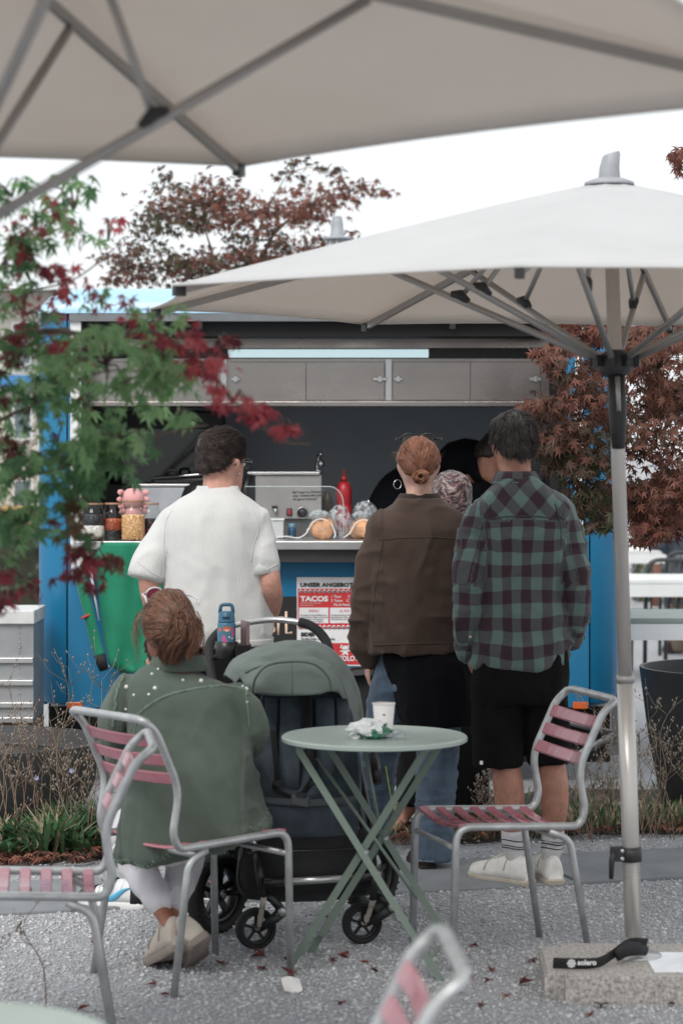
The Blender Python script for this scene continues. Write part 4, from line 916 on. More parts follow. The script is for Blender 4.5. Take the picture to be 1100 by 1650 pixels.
# shirt with its check
def plaid_mat():
    m = bpy.data.materials.new('plaid_flannel'); m.use_nodes = True; t = m.node_tree; b = t.nodes['Principled BSDF']; b.inputs['Roughness'].default_value = .9; b.inputs['Specular IOR Level'].default_value = .2; b.inputs['Sheen Weight'].default_value = .15
    at_ = t.nodes.new('ShaderNodeAttribute'); at_.attribute_name = 'check'; sp = t.nodes.new('ShaderNodeSeparateXYZ'); t.links.new(at_.outputs['Vector'], sp.inputs[0])
    def band(sock):
        fr_ = t.nodes.new('ShaderNodeMath'); fr_.operation = 'FRACT'; t.links.new(sock, fr_.inputs[0])
        pp = t.nodes.new('ShaderNodeMath'); pp.operation = 'PINGPONG'; pp.inputs[1].default_value = .5; t.links.new(fr_.outputs[0], pp.inputs[0])
        mr = t.nodes.new('ShaderNodeMapRange'); mr.inputs[1].default_value = .235; mr.inputs[2].default_value = .265; t.links.new(pp.outputs[0], mr.inputs[0]); return mr.outputs[0]
    a = band(sp.outputs[0]); c = band(sp.outputs[1]); ad = t.nodes.new('ShaderNodeMath'); ad.operation = 'ADD'; t.links.new(a, ad.inputs[0]); t.links.new(c, ad.inputs[1])
    hf_ = t.nodes.new('ShaderNodeMath'); hf_.operation = 'MULTIPLY'; hf_.inputs[1].default_value = .5; t.links.new(ad.outputs[0], hf_.inputs[0])
    cr = t.nodes.new('ShaderNodeValToRGB'); cr.color_ramp.elements[0].color = (.122, .185, .165, 1); cr.color_ramp.elements[1].color = (.046, .026, .034, 1)
    e = cr.color_ramp.elements.new(.5); e.color = (.082, .084, .090, 1); t.links.new(hf_.outputs[0], cr.inputs[0])
    nz = t.nodes.new('ShaderNodeTexNoise'); nz.inputs['Scale'].default_value = 320; nz.inputs['Detail'].default_value = 2; tc = t.nodes.new('ShaderNodeTexCoord'); t.links.new(tc.outputs['Object'], nz.inputs['Vector'])
    n2 = t.nodes.new('ShaderNodeTexNoise'); n2.inputs['Scale'].default_value = 9; t.links.new(tc.outputs['Object'], n2.inputs['Vector'])
    c2 = t.nodes.new('ShaderNodeValToRGB'); c2.color_ramp.elements[0].color = (.72, .72, .72, 1); c2.color_ramp.elements[1].color = (1.25, 1.25, 1.25, 1); t.links.new(nz.outputs[0], c2.inputs[0])
    mu = t.nodes.new('ShaderNodeMix'); mu.data_type = 'RGBA'; mu.blend_type = 'MULTIPLY'; mu.inputs[0].default_value = .6; t.links.new(cr.outputs[0], mu.inputs[6]); t.links.new(c2.outputs[0], mu.inputs[7]); t.links.new(mu.outputs[2], b.inputs['Base Color'])
    bp = t.nodes.new('ShaderNodeBump'); bp.inputs['Strength'].default_value = .2; bp.inputs['Distance'].default_value = .01; t.links.new(nz.outputs[0], bp.inputs['Height']); t.links.new(bp.outputs[0], b.inputs['Normal'])
    m3 = t.nodes.new('ShaderNodeMapping'); m3.inputs['Scale'].default_value = (8, 8, 7); m3.inputs['Rotation'].default_value = (.2, .6, .1); t.links.new(tc.outputs['Object'], m3.inputs['Vector']); n3 = t.nodes.new('ShaderNodeTexNoise'); n3.noise_type = 'RIDGED_MULTIFRACTAL'; n3.inputs['Scale'].default_value = 1.0; n3.inputs['Detail'].default_value = 3.5; n3.inputs['Distortion'].default_value = .6
    t.links.new(m3.outputs[0], n3.inputs['Vector']); b3 = t.nodes.new('ShaderNodeBump'); b3.inputs['Strength'].default_value = .7; b3.inputs['Distance'].default_value = .012; t.links.new(n3.outputs[0], b3.inputs['Height']); t.links.new(b3.outputs[0], bp.inputs['Normal']); return m
mb = MB(); trunk(mb, [(836, 1074, D, 76, .125), (836, 1058, D, 79, .13), (838, 1000, D, 78, .135), (840, 940, D, 76, .135), (842, 880, D, 77, .135), (842, 840, D, 80, .125), (842, 815, D, 79, .115), (840, 800, D, 68, .10), (838, 787, D, 49, .085), (834, 777, D, 35, .068), (832, 771, D, 30, .062)])
limb(mb, [(782, 826, D, 25), (764, 872, D - .01, 28), (757, 930, D - .05, 28), (753, 985, D - .05, 26), (750, 1030, D + .0, 21), (754, 1050, D + .03, 17)])
limb(mb, [(902, 826, D, 25), (917, 872, D - .01, 28), (927, 930, D - .05, 28), (930, 985, D - .03, 25), (926, 1018, D + .03, 17), (920, 1034, D + .06, 13)])
me = fuse(mb, .0076, 6)
co = coords(me)
sL = ((782, 826, D), (757, 930, D - .05), (754, 1050, D + .03)); sR = ((902, 826, D), (927, 930, D - .05), (920, 1034, D + .06))
def seg_uv(co, pts):
    best = np.full(len(co), 9.); U = np.zeros(len(co)); V = np.zeros(len(co)); acc = 0
    q = [np.array(P(*p)) for p in pts]
    for a, b in zip(q[:-1], q[1:]):
        ab = b - a; L = np.linalg.norm(ab); t = np.clip(((co - a) @ ab) / L ** 2, 0, 1); c = a + t[:, None] * ab; dv = co - c; dist = np.linalg.norm(dv, axis=1)
        ax = ab / L; u0 = np.cross(ax, (0, 1, 0)); u0 /= np.linalg.norm(u0); w0 = np.cross(ax, u0)
        k = dist < best; best = np.where(k, dist, best); U = np.where(k, np.arctan2(dv @ u0, -(dv @ w0)) * .065, U); V = np.where(k, acc + t * L, V); acc += L
    return best, U, V
bL, uL, vL = seg_uv(co, sL); bR, uR, vR = seg_uv(co, sR)
cxp = P(838, 900, D); ix_ = co[:, 0] - cxp.x
isL = (bL < .071) & (ix_ < -.125 + .10 * np.clip((co[:, 2] - 1.25) / .2, 0, 1) * 0) ; isR = (bR < .071) & (ix_ > .135)
arc = np.where(co[:, 1] < D, ix_ * 1.05, .36 * np.sign(ix_) - ix_)
u = arc / .084 + .27; v = co[:, 2] / .096 + .1
yz = P(0, 836, D).z - .12 * np.abs(ix_) ** 1.5
yk = (co[:, 2] > yz)
c45 = .7071; ub = (arc * c45 + co[:, 2] * c45) / .086; vb = (-arc * c45 + co[:, 2] * c45) / .094
u = np.where(yk, ub, u); v = np.where(yk, vb, v)
u = np.where(isL, uL / .084 + .1, u); v = np.where(isL, -vL / .096, v); u = np.where(isR, uR / .084 + .4, u); v = np.where(isR, -vR / .096 + .2, v)
wrinkle(me, [(.011, (7, 7, 3), 1, 'n', None), (.0075, (12, 10, 7), 2, 'r', lambda c: .5 + .5 * (np.abs(c[:, 0] - cxp.x) > .13)), (.0045, (10, 10, 26), 5, 'r', lambda c: 1.0 * (np.abs(c[:, 0] - cxp.x) > .15)), (.005, (5, 5, 16), 7, 'r', lambda c: np.clip((1.12 - c[:, 2]) / .2, 0, 1)), (.0015, (30, 30, 30), 8, 'n', None)])
u = u + .16 * vnoise(co * np.array([7, 7, 5]), 31) + .05 * vnoise(co * 22, 32); v = v + .16 * vnoise(co * np.array([6, 6, 8]), 33) + .05 * vnoise(co * 22, 34)
a = me.attributes.new('check', 'FLOAT_VECTOR', 'POINT'); a.data.foreach_set('vector', np.stack([u, v, u * 0], -1).ravel())
PLAID = plaid_mat(); bv = bvh(me)
def carry(mb, me_src=me, uv=(u, v)):
    "small pieces take the check of the shirt below them"
    m2 = mb.mesh('tmp'); return m2
sh = wear(me, 'shirt', PLAID, t_)
mb = MB(); seam(bv, [(782, 838), (812, 833), (842, 832), (872, 833), (902, 838)], .0028, mb, -.0005); seam(bv, [(790, 812), (784, 840), (784, 870)], .0028, mb, -.0005); seam(bv, [(893, 812), (902, 845), (903, 880)], .0028, mb, -.0005); part(mb, 'seam', cloth_mat('seam_cloth', (.05, .05, .055)), sh)
# collar
rings = []
for k in range(25):
    a = -math.pi * .93 + 2 * math.pi * .93 * k / 24 - math.pi / 2
    c = P(831, 765, D + .016); q = Vector((math.cos(a), math.sin(a), 0)); up = Vector((0, 0, 1))
    rings.append([c + q * r_ * Vector((1, .86, 1)).length / 1.66 + q * 0 + up * z for r_, z in ((.073, .014), (.083, 0), (.100, -.030), (.094, -.036), (.070, -.012), (.067, .010))])
mb = MB(); mb.loft(rings, 0, True)
o = part(mb, 'collar', PLAID, sh); cc = coords(o.data); a = o.data.attributes.new('check', 'FLOAT_VECTOR', 'POINT'); ang_ = np.arctan2(cc[:, 0] - (P(831, 772, D).x - base.x), -(cc[:, 1] - .012)); a.data.foreach_set('vector', np.stack([ang_ * .085 / .084, cc[:, 2] / .096 + .3, ang_ * 0], -1).ravel())
# cuffs and button
for pts in (((751, 1036, D + .0, 21), (755, 1056, D + .03, 17.5)), ((925, 1020, D + .035, 17.5), (919, 1038, D + .06, 14.5))):
    mb = MB(); q = [pr(*p) for p in pts]; mb.tube([x[:3] for x in q], [q[0][3] * 1.06, q[1][3] * 1.08], 16); o = part(mb, 'cuff', PLAID, sh); cc = coords(o.data); a = o.data.attributes.new('check', 'FLOAT_VECTOR', 'POINT'); a.data.foreach_set('vector', np.stack([cc[:, 0] / .084, cc[:, 2] / .096, cc[:, 0] * 0], -1).ravel())
mb = MB(); p = hit(bv, 757, 1026, .002)
if p: mb.lathe([(.0055, 0), (.0055, .003), (.001, .0032)], p, 10, axis=(0, -1, 0)); part(mb, 'button', CREAM, sh)
SHORTS = cloth_mat('black_cord', (.0095, .0088, .0088), .25, 300, .4, .95, 20, .02, .08)
mb = MB(); trunk(mb, [(837, 1130, D, 74, .125), (837, 1100, D, 77, .13), (837, 1060, D, 74, .13), (838, 1030, D, 70, .125)])
limb(mb, [(803, 1100, D, 38), (802, 1165, D, 40), (803, 1234, D, 39.5)], ends='start'); limb(mb, [(876, 1100, D, 37), (881, 1165, D, 38), (885, 1228, D, 37)], ends='start')
me = wrinkle(fuse(mb, .008, 5), [(.006, (9, 9, 3), 3, 'r', None), (.004, (16, 16, 10), 4, 'n', None)]); so = wear(me, 'shorts', SHORTS, t_)
mb = MB(); p = P(775, 1229, D - .09); mb.box(p, (.006, .001, .007)); part(mb, 'hem_tag', WHITE, so)
SOCK = cloth_mat('white_sock', (.60, .59, .60), .06, 260, .5, .9, 30)
STRIPE = cloth_mat('sock_stripe', (.03, .03, .035))
for pts in (((825, 1342, D - .01, 19.5), (827, 1365, D - .005, 18), (829, 1382, D, 16), (829, 1394, D, 14)), ((891, 1340, D, 18), (889, 1362, D + .01, 17), (887, 1380, D + .02, 15.5), (886, 1392, D + .03, 14))):
    mb = MB(); limb(mb, pts, 16, 5, True); sk = wear(wrinkle(fuse(mb, .005, 3), [(.0025, (12, 12, 45), 6, 'n', None)]), 'sock', SOCK, t_); bs = bvh(sk.data); off = base
    for dy in (0, 6.5, 13):
        mb = MB(); c = pts[0][0] + 1; y0 = 1353 + dy; q = spline([pr(*p) for p in pts], 6); c0 = min(q, key=lambda r_: abs(r_[2] - P(0, y0, D).z))
        mb.tube([Vector(c0[:3]) + Vector((c0[3] * 1.04 * math.cos(a), c0[3] * 1.04 * math.sin(a), .004 * math.sin(2 * a))) for a in [6.2832 * i / 18 for i in range(19)]], .0019, 6); part(mb, 'sock_stripe', STRIPE, sk)
SNEAK = (M('sneaker_sole', (.50, .44, .36), .6, var=.12, vs=30, bump=.2), M('sneaker_leather', (.76, .74, .70), .5, var=.1, vs=20, bump=.15, bs=60), M('lace', (.68, .64, .57), .8))
shoe(t_, Vector((P(852, 1428, D).x, D - .062, 0)), R(-48), .29, SNEAK, hgt=.09, W=.05); shoe(t_, Vector((P(893, 1424, D).x, D - .045, 0)), R(-16), .29, SNEAK, hgt=.09, W=.05)
def whorl(c, spin=.5):
    c = Vector(c).normalized()
    def f(n): d = n - c; return d + n.cross(d) * spin
    return f
H_GREY = hair_mat('dark_greying_hair', (.006, .005, .005), (.13, .11, .105)); sc_ = short_cut(.028, .011)
hair(t_, HC, hf, lambda n: sc_(n), whorl((.12, -.45, .9), .4), 3500, .05, H_GREY, 1, .0013, .22, wild=.17, clumpy=.28)

# ---------------------------------------------------------------- woman in brown jacket
D = 9.52; base = Vector((P(674, 0, D).x, D, 0)); t_ = wthing('person', 'woman with red hair bun and brown jacket over black top and blue jeans', 'person', tuple(base))
HC = P(674, 756, D + .02); hf = frame(R(0), R(-3))
mb = MB(); head(mb, HC, hf, .97); limb(mb, [(675, 830, D, 28), (675, 805, D, 22), (674, 780, D + .01, 21)], 16)
trunk(mb, [(684, 1100, D, 44, .09), (678, 1050, D, 46, .09), (675, 960, D, 56, .10), (675, 890, D, 62, .105), (675, 845, D, 66, .09), (675, 825, D, 46, .07), (675, 815, D, 28, .05)])
limb(mb, [(614, 850, D, 18), (602, 920, D, 16), (592, 980, D, 13), (594, 1055, D + .05, 9)]); limb(mb, [(736, 850, D, 18), (748, 920, D, 16), (756, 980, D, 13), (750, 1050, D + .06, 9)])
hand(mb, P(593, 1056, D + .05), (-.02, .1, -1), (1, .1, 0), (0, 1, 0), .93, .35); hand(mb, P(750, 1052, D + .06), (0, .2, -1), (-1, 0, 0), (0, 1, 0), .93, .35)
limb(mb, [(646, 1095, D + .03, 19), (621, 1160, D + .1, 21), (611, 1220, D + .2, 18), (602, 1320, D + .38, 14), (600, 1362, D + .4, 12)]); limb(mb, [(712, 1090, D, 30), (706, 1190, D, 26), (702, 1270, D, 22), (697, 1340, D, 17), (692, 1385, D, 12)])
wear(fuse(mb, .0076, 5), 'body', SK3, t_); face_bits(t_, HC, hf, .97)
JEAN = denim('blue_denim', (.072, .105, .150))
mb = MB(); trunk(mb, [(686, 1112, D, 52, .105), (684, 1095, D, 58, .118), (680, 1050, D, 60, .115), (678, 1020, D, 58, .11)])
limb(mb, [(640, 1065, D + .02, 31), (630, 1110, D + .05, 33), (619, 1165, D + .1, 33), (611, 1220, D + .2, 31), (606, 1290, D + .33, 28), (601, 1345, D + .4, 26), (600, 1385, D + .4, 25)], ends='start'); limb(mb, [(712, 1090, D, 37), (706, 1180, D, 34), (702, 1260, D, 32), (698, 1330, D, 30.5), (695, 1384, D, 33)], ends='start')
me = wrinkle(fuse(mb, .007, 4), [(.005, (9, 9, 14), 3, 'r', None), (.004, (7, 7, 30), 9, 'r', lambda c: np.clip((.62 - c[:, 2]) / .2, 0, 1)), (.002, (30, 30, 30), 4, 'n', None)]); jn = wear(me, 'jeans', JEAN, t_)
mb = MB(); mb.tube([Vector(P(695, 1382, D)) + Vector((.077 * math.cos(a), .077 * math.sin(a), 0)) for a in [6.2832 * i / 20 for i in range(21)]], .006, 6); part(mb, 'frayed_hem', denim('pale_denim', (.16, .21, .26)), jn)
BT = cloth_mat('black_jersey', (.0055, .006, .008), .2, 300, .15, .95, 5, .02, .08)
mb = MB(); trunk(mb, [(706, 1168, D - .03, 54, .145), (703, 1150, D - .03, 59, .15), (697, 1105, D - .03, 65, .15), (688, 1062, D - .02, 69, .135), (680, 1030, D, 60, .10)]); wear(wrinkle(fuse(mb, .008, 5), [(.008, (9, 9, 2), 3, 'n', None), (.004, (20, 20, 6), 5, 'r', None)]), 'black_top', BT, t_)
BROWN = M('brown_waxed_cotton', (.066, .044, .035), .78, var=.14, vs=7, bump=.12, bs=260, sheen=.1, spec=.15, crease=.5, cs=(8, 8, 7)); BRD = cloth_mat('brown_cord', (.030, .018, .014), .2, 300, .5)
mb = MB(); trunk(mb, [(671, 1052, D, 76, .155), (671, 1037, D, 78, .158), (671, 990, D, 79, .152), (672, 930, D, 79, .14), (673, 880, D, 80, .13), (674, 850, D, 80, .12), (674, 832, D, 73, .10), (674, 820, D, 56, .08), (675, 811, D, 42, .068), (675, 804, D, 36, .062)])
limb(mb, [(622, 848, D, 23), (606, 895, D, 27), (596, 950, D, 29), (590, 1000, D, 28), (589, 1040, D + .03, 23), (594, 1062, D + .05, 17)]); limb(mb, [(734, 848, D, 25), (750, 900, D, 29), (758, 960, D, 29), (757, 1020, D + .03, 24), (752, 1050, D + .05, 17)])
me = fuse(mb, .007, 6); mx_ = P(674, 0, D).x
wrinkle(me, [(.010, (6, 6, 3), 3, 'n', None), (.006, (9, 9, 7), 4, 'r', None), (.007, (8, 8, 15), 6, 'r', lambda c: 1.0 * (np.abs(c[:, 0] - mx_) > .14)), (.002, (28, 28, 28), 7, 'n', None)]); bv = bvh(me); jk = wear(me, 'jacket', BROWN, t_)
mb = MB(); seam(bv, [(612, 870), (645, 867), (675, 866), (705, 866), (735, 869)], .0025, mb); seam(bv, [(618, 862), (612, 900), (604, 950), (600, 1000)], .0025, mb); seam(bv, [(735, 860), (738, 900), (740, 940)], .0025, mb); seam(bv, [(602, 1040), (640, 1038), (680, 1037), (738, 1036)], .003, mb); part(mb, 'seam', M('brown_seam', (.05, .034, .028), .8), jk)
rings = []
for k in range(25):
    a = -math.pi * .9 + 2 * math.pi * .9 * k / 24 - math.pi / 2; c = P(675, 800, D + .015); q = Vector((math.cos(a) * 1.05, math.sin(a) * .85, 0))
    rings.append([c + q * r_ + Vector((0, 0, z)) for r_, z in ((.072, .012), (.083, -.004), (.104, -.034), (.096, -.040), (.070, -.014), (.066, .008))])
part(MB().loft(rings, 0, True), 'collar', BRD, jk)
SH2 = (M('dark_sole', (.02, .016, .015), .7), M('maroon_suede', (.035, .016, .018), .8, bump=.2), M('dark_lace', (.02, .012, .012), .8))
shoe(t_, Vector((P(690, 1400, D).x, D - .06, 0)), R(-12), .25, SH2, hgt=.07, W=.042); shoe(t_, Vector((P(600, 1400, D + .4).x, D + .34, 0)), R(-10), .25, SH2, hgt=.07, W=.042)
def bunthick(n):
    az = math.atan2(abs(n.x), n.y); low = np.interp(az, [0, .6, 1.1, 1.5, 1.9, 2.4, 3.15], [.5, .45, .25, .05, -.12, -.5, -.62]); return .013 * sm(low, low + .15, n.z) if n.z > low else -.01
H_RED = hair_mat('copper_hair', (.07, .022, .011), (.44, .20, .12), .4)
bn = Vector((.03, -.93, -.32)).normalized()
hair(t_, HC, hf, bunthick, lambda n: bn - n, 3300, .075, H_RED, 2, .0012, .03, .97, wild=.07, clumpy=.22)
st = Strands(); rg = random.Random(3); bc = HC + hf @ Vector((.005, -.113, -.035))
for k in range(420):
    a0 = rg.uniform(0, 6.28); rr = .012 + .018 * rg.random(); tilt = rg.uniform(-.25, .25); dep = .016 * (1 - (rr - .012) / .018) * rg.uniform(.3, 1); turn = rg.uniform(1.5, 3.2); pts = []
    for i in range(9):
        a = a0 + turn * i / 8; w_ = rr * (1 - .35 * i / 8); pts.append(tuple(bc + hf @ Vector((w_ * 1.15 * math.cos(a), -.006 - dep + tilt * .012 * math.sin(a * 2), w_ * math.sin(a)))))
    st.add(pts, .002, min(1, max(0, .4 + .25 * math.sin(a0 * 3) + rg.gauss(0, .2))), .5)
for k in range(40):     # fly-away hair
    n = Vector((rg.gauss(0, 1), rg.uniform(-1, 0), rg.uniform(.2, 1))).normalized(); p = skull_pt(HC, hf, n, .012); q = p + (hf @ n) * rg.uniform(.008, .02) + Vector((rg.gauss(0, .012), 0, rg.gauss(0, .01))); st.add([tuple(p), tuple((p + q) / 2 + Vector((0, 0, .004))), tuple(q)], .0004, .8)
st.build('hair_bun', H_RED, t_)
DARKF = M('dark_frame', (.012, .012, .014), .25); DLENS = M('dark_lens', (.01, .012, .016), .08, spec=.8)
glasses(t_, HC, hf, .106, (DARKF, DLENS), 1.1, -.072, r=.030)
mb = MB(); ec = HC + hf @ Vector((-.083, .0, -.06)); mb.tube([ec + Vector((.015 * math.cos(a), .006 * math.cos(a), .018 * math.sin(a))) for a in [6.2832 * i / 20 for i in range(21)]], .0014, 6); part(mb, 'hoop_earring', CHROME, t_)

# ---------------------------------------------------------------- woman with headscarf
D = 10.45; base = Vector((P(722, 0, D).x, D, 0)); t_ = wthing('person', 'woman in paisley headscarf and long black dress at the counter holding a phone', 'person', tuple(base))
HC = P(727, 802, D); hf = frame(R(12), R(-12))
mb = MB(); head(mb, HC, hf, .93); limb(mb, [(727, 860, D, 22), (727, 825, D, 19)], 14)
trunk(mb, [(722, 1200, D, 58, .12), (722, 1080, D, 56, .12), (724, 980, D, 50, .11), (726, 900, D, 54, .10), (727, 865, D, 50, .08), (727, 850, D, 26, .05)])
limb(mb, [(776, 885, D, 15), (786, 960, D, 13), (784, 1030, D + .02, 11), (772, 1100, D - .02, 8)]); limb(mb, [(678, 885, D, 15), (672, 960, D, 13), (690, 1010, D + .2, 11), (712, 985, D + .32, 8)])
hand(mb, P(771, 1104, D - .02), (-.35, -.1, -1), (-1, -.2, .3), (-.3, -1, 0), .92, .75); hand(mb, P(713, 984, D + .33), (.6, .5, .4), (0, 0, -1), (-1, 0, 0), .92, .5)
limb(mb, [(695, 1200, D, 26), (672, 1270, D - .03, 20), (650, 1312, D - .05, 13), (646, 1324, D - .05, 11)]); limb(mb, [(745, 1200, D, 26), (742, 1270, D, 20), (738, 1318, D, 12), (738, 1326, D, 11)])
for x, dx in ((640, D - .08), (738, D - .03)):
    f0 = P(x, 0, dx); f0 = Vector((f0.x + .012, dx, .038)); mb.tube([f0 + Vector((.02, 0, .03)), f0, f0 + Vector((-.07, .06, -.005)), f0 + Vector((-.13, .11, -.012))], [.03, .032, .034, .02], 12, flat=(.62, 1), ref=(0, 0, 1))
    for i in range(5):
        q = f0 + Vector((-.13 - .006 * i, .085 + .013 * i, -.016)); mb.tube([q, q + Vector((-.03, .02, -.003))], [.009, .007], 6)
wear(fuse(mb, .0076, 5), 'body', SK2, t_); face_bits(t_, HC, hf, .93)
DRESS = cloth_mat('black_dress', (.006, .006, .0065), .2, 300, .15, .95, 5, .02, .08)
mb = MB(); trunk(mb, [(712, 1290, D, 72, .2), (714, 1240, D, 70, .19), (720, 1150, D, 64, .16), (722, 1060, D, 60, .145), (724, 960, D, 54, .12), (726, 900, D, 57, .11), (727, 868, D, 52, .09), (727, 852, D, 30, .065)])
limb(mb, [(774, 884, D, 19), (786, 950, D, 19), (787, 1020, D + .02, 19), (777, 1080, D - .01, 17)]); limb(mb, [(680, 884, D, 19), (670, 950, D, 19), (686, 1005, D + .18, 18), (704, 990, D + .28, 16)])
wear(wrinkle(fuse(mb, .009, 5), [(.010, (9, 9, 1.5), 3, 'n', None), (.005, (18, 18, 4), 5, 'r', None)]), 'dress', DRESS, t_)
def paisley():
    m = bpy.data.materials.new('paisley_silk'); m.use_nodes = True; t = m.node_tree; b = t.nodes['Principled BSDF']; b.inputs['Roughness'].default_value = .45; b.inputs['Sheen Weight'].default_value = .2
    tc = t.nodes.new('ShaderNodeTexCoord'); nz = t.nodes.new('ShaderNodeTexNoise'); nz.inputs['Scale'].default_value = 9; nz.inputs['Detail'].default_value = 1; t.links.new(tc.outputs['Object'], nz.inputs['Vector'])
    ad = t.nodes.new('ShaderNodeMix'); ad.data_type = 'RGBA'; ad.blend_type = 'LINEAR_LIGHT'; ad.inputs[0].default_value = .12; t.links.new(tc.outputs['Object'], ad.inputs[6]); t.links.new(nz.outputs['Color'], ad.inputs[7])
    wv = t.nodes.new('ShaderNodeTexWave'); wv.wave_type = 'RINGS'; wv.inputs['Scale'].default_value = 10; wv.inputs['Distortion'].default_value = 9; wv.inputs['Detail'].default_value = 2; wv.inputs['Detail Scale'].default_value = 2.5; t.links.new(ad.outputs[2], wv.inputs['Vector'])
    vo = t.nodes.new('ShaderNodeTexVoronoi'); vo.inputs['Scale'].default_value = 60; t.links.new(ad.outputs[2], vo.inputs['Vector'])
    cr = t.nodes.new('ShaderNodeValToRGB'); cr.color_ramp.interpolation = 'CONSTANT'; e = cr.color_ramp.elements; e[0].color = (.02, .014, .016, 1); e[1].position = .9; e[1].color = (.26, .20, .18, 1)
    for p_, c_ in ((.3, (.10, .02, .035, 1)), (.45, (.13, .06, .065, 1)), (.52, (.16, .03, .05, 1)), (.7, (.05, .045, .04, 1))): q = e.new(p_); q.color = c_
    t.links.new(wv.outputs['Fac'], cr.inputs[0])
    c2 = t.nodes.new('ShaderNodeValToRGB'); c2.color_ramp.interpolation = 'CONSTANT'; c2.color_ramp.elements[0].color = (1, 1, 1, 1); c2.color_ramp.elements[1].position = .22; c2.color_ramp.elements[1].color = (0, 0, 0, 1); t.links.new(vo.outputs['Distance'], c2.inputs[0])
    mx = t.nodes.new('ShaderNodeMix'); mx.data_type = 'RGBA'; mx.inputs[7].default_value = (.33, .24, .22, 1); t.links.new(c2.outputs[0], mx.inputs[0]); t.links.new(cr.outputs[0], mx.inputs[6]); t.links.new(mx.outputs[2], b.inputs['Base Color']); return m
PAIS = paisley()
mb = MB(); mb.tube([HC + hf @ Vector((0, -.004, z)) for z in (-.085, -.07, -.03, .01, .05, .085, .108, .116)], [(.05, .05), (.068, .075), (.082, .098), (.085, .108), (.083, .106), (.064, .082), (.034, .044), (.01, .012)], 20, ref=hf @ Vector((1, 0, 0)))
limb(mb, [(700, 838, D, 16), (727, 846, D - .05, 20), (757, 838, D, 16)]); limb(mb, [(752, 822, D - .02, 10), (760, 838, D - .06, 9), (755, 852, D - .08, 7)])
wear(wrinkle(fuse(mb, .005, 4), [(.005, (14, 14, 14), 4, 'r', None), (.003, (30, 30, 12), 6, 'r', None)]), 'headscarf', PAIS, t_)
SAND = (M('sandal_sole', (.02, .018, .016), .7), BLACK, BLACK)
for x, dx in ((640, D - .08), (738, D - .03)):
    f0 = P(x, 0, dx); mb = MB(); mb.tube([(f0.x + .05, dx - .03, .01), (f0.x - .05, dx + .05, .01), (f0.x - .16, dx + .13, .01)], [.036, .042, .034], 12, flat=(.3, 1), ref=(0, 0, 1)); part(mb, 'sandal', BLACK, t_)
    mb = MB(); c = Vector((f0.x - .07, dx + .06, .04)); mb.tube([c + Vector((.028 * math.cos(a), .034 * math.cos(a), .034 * math.sin(a) - .004)) for a in [math.pi * i / 10 for i in range(11)]], .009, 6); part(mb, 'sandal_strap', BLACK, t_)
pc = P(749, 1152, D - .1); t_ = wthing('phone', 'silver phone with three camera lenses held low beside the black shorts', 'phone', tuple(pc))
q = Matrix.Rotation(R(8), 3, 'Y') @ Matrix.Rotation(R(25), 3, 'Z'); mb = MB(); mb.box(pc, (.036, .0045, .074), 0, q, .003); ph = part(mb, 'phone_back', M('phone_silver', (.45, .47, .5), .3, .3), t_)
for a, b in ((-.012, .054), (.010, .046), (-.012, .032)):
    mb = MB(); mb.lathe([(.0085, 0), (.0085, .002), (.006, .0025), (.001, .002)], pc + q @ Vector((a + .008, -.005, b)), 12, axis=q @ Vector((0, -1, 0))); part(mb, 'camera_lens', BLACK, t_)
# ---------------------------------------------------------------- man in white T-shirt
D = 9.0; base = Vector((P(350, 0, D).x, D, 0)); t_ = wthing('person', 'man in loose white T-shirt with short dark hair and glasses waiting at the counter', 'person', tuple(base))
HC = P(357, 751, D + .02); hf = frame(R(38), R(-4), R(-2))
mb = MB(); head(mb, HC, hf); limb(mb, [(350, 815, D, 34), (352, 790, D, 27), (353, 765, D + .01, 25)], 16)
trunk(mb, [(350, 1080, D, 70, .12), (350, 1000, D, 68, .115), (348, 900, D, 72, .12), (346, 855, D, 70, .10), (347, 825, D, 52, .075), (350, 805, D, 28, .05)])
limb(mb, [(278, 850, D, 14), (247, 900, D - .03, 17), (240, 940, D - .06, 17), (250, 985, D, 15), (268, 1030, D + .1, 11)]); limb(mb, [(414, 850, D, 14), (430, 900, D - .03, 17), (436, 940, D - .07, 17.5), (440, 970, D - .02, 15.5), (430, 1012, D + .08, 11)])
hand(mb, P(268, 1030, D + .1), (.2, .3, -1), (1, 0, 0), (0, 1, 0), 1, .5); hand(mb, P(430, 1012, D + .08), (-.1, .3, -1), (-1, 0, 0), (0, 1, 0), 1, .5)
limb(mb, [(318, 1080, D, 32), (318, 1200, D, 26), (316, 1300, D, 20), (316, 1385, D, 13)]); limb(mb, [(384, 1080, D, 32), (388, 1200, D, 26), (390, 1300, D, 20), (390, 1385, D, 13)])
wear(fuse(mb, .0076, 5), 'body', SK1, t_); face_bits(t_, HC, hf)
TR = cloth_mat('charcoal_trousers', (.014, .014, .016), .2, 400, .2, .9, 5, .03, .1)
mb = MB(); trunk(mb, [(351, 1110, D, 74, .125), (351, 1060, D, 80, .13), (351, 1020, D, 80, .125), (350, 990, D, 74, .12)]); limb(mb, [(316, 1090, D, 40), (316, 1200, D, 34), (315, 1300, D, 29), (315, 1385, D, 25)]); limb(mb, [(386, 1090, D, 40), (389, 1200, D, 34), (391, 1300, D, 29), (391, 1385, D, 25)])
wear(wrinkle(fuse(mb, .009, 4), [(.005, (10, 10, 8), 3, 'r', None)]), 'trousers', TR, t_)
TEE = M('white_jersey_cotton', (.575, .575, .565), .85, var=.03, vs=6, bump=.22, bs=160, sheen=.1, spec=.2, scale=(1.6, 1.6, .12), crease=.5, cs=(6, 6, 3))
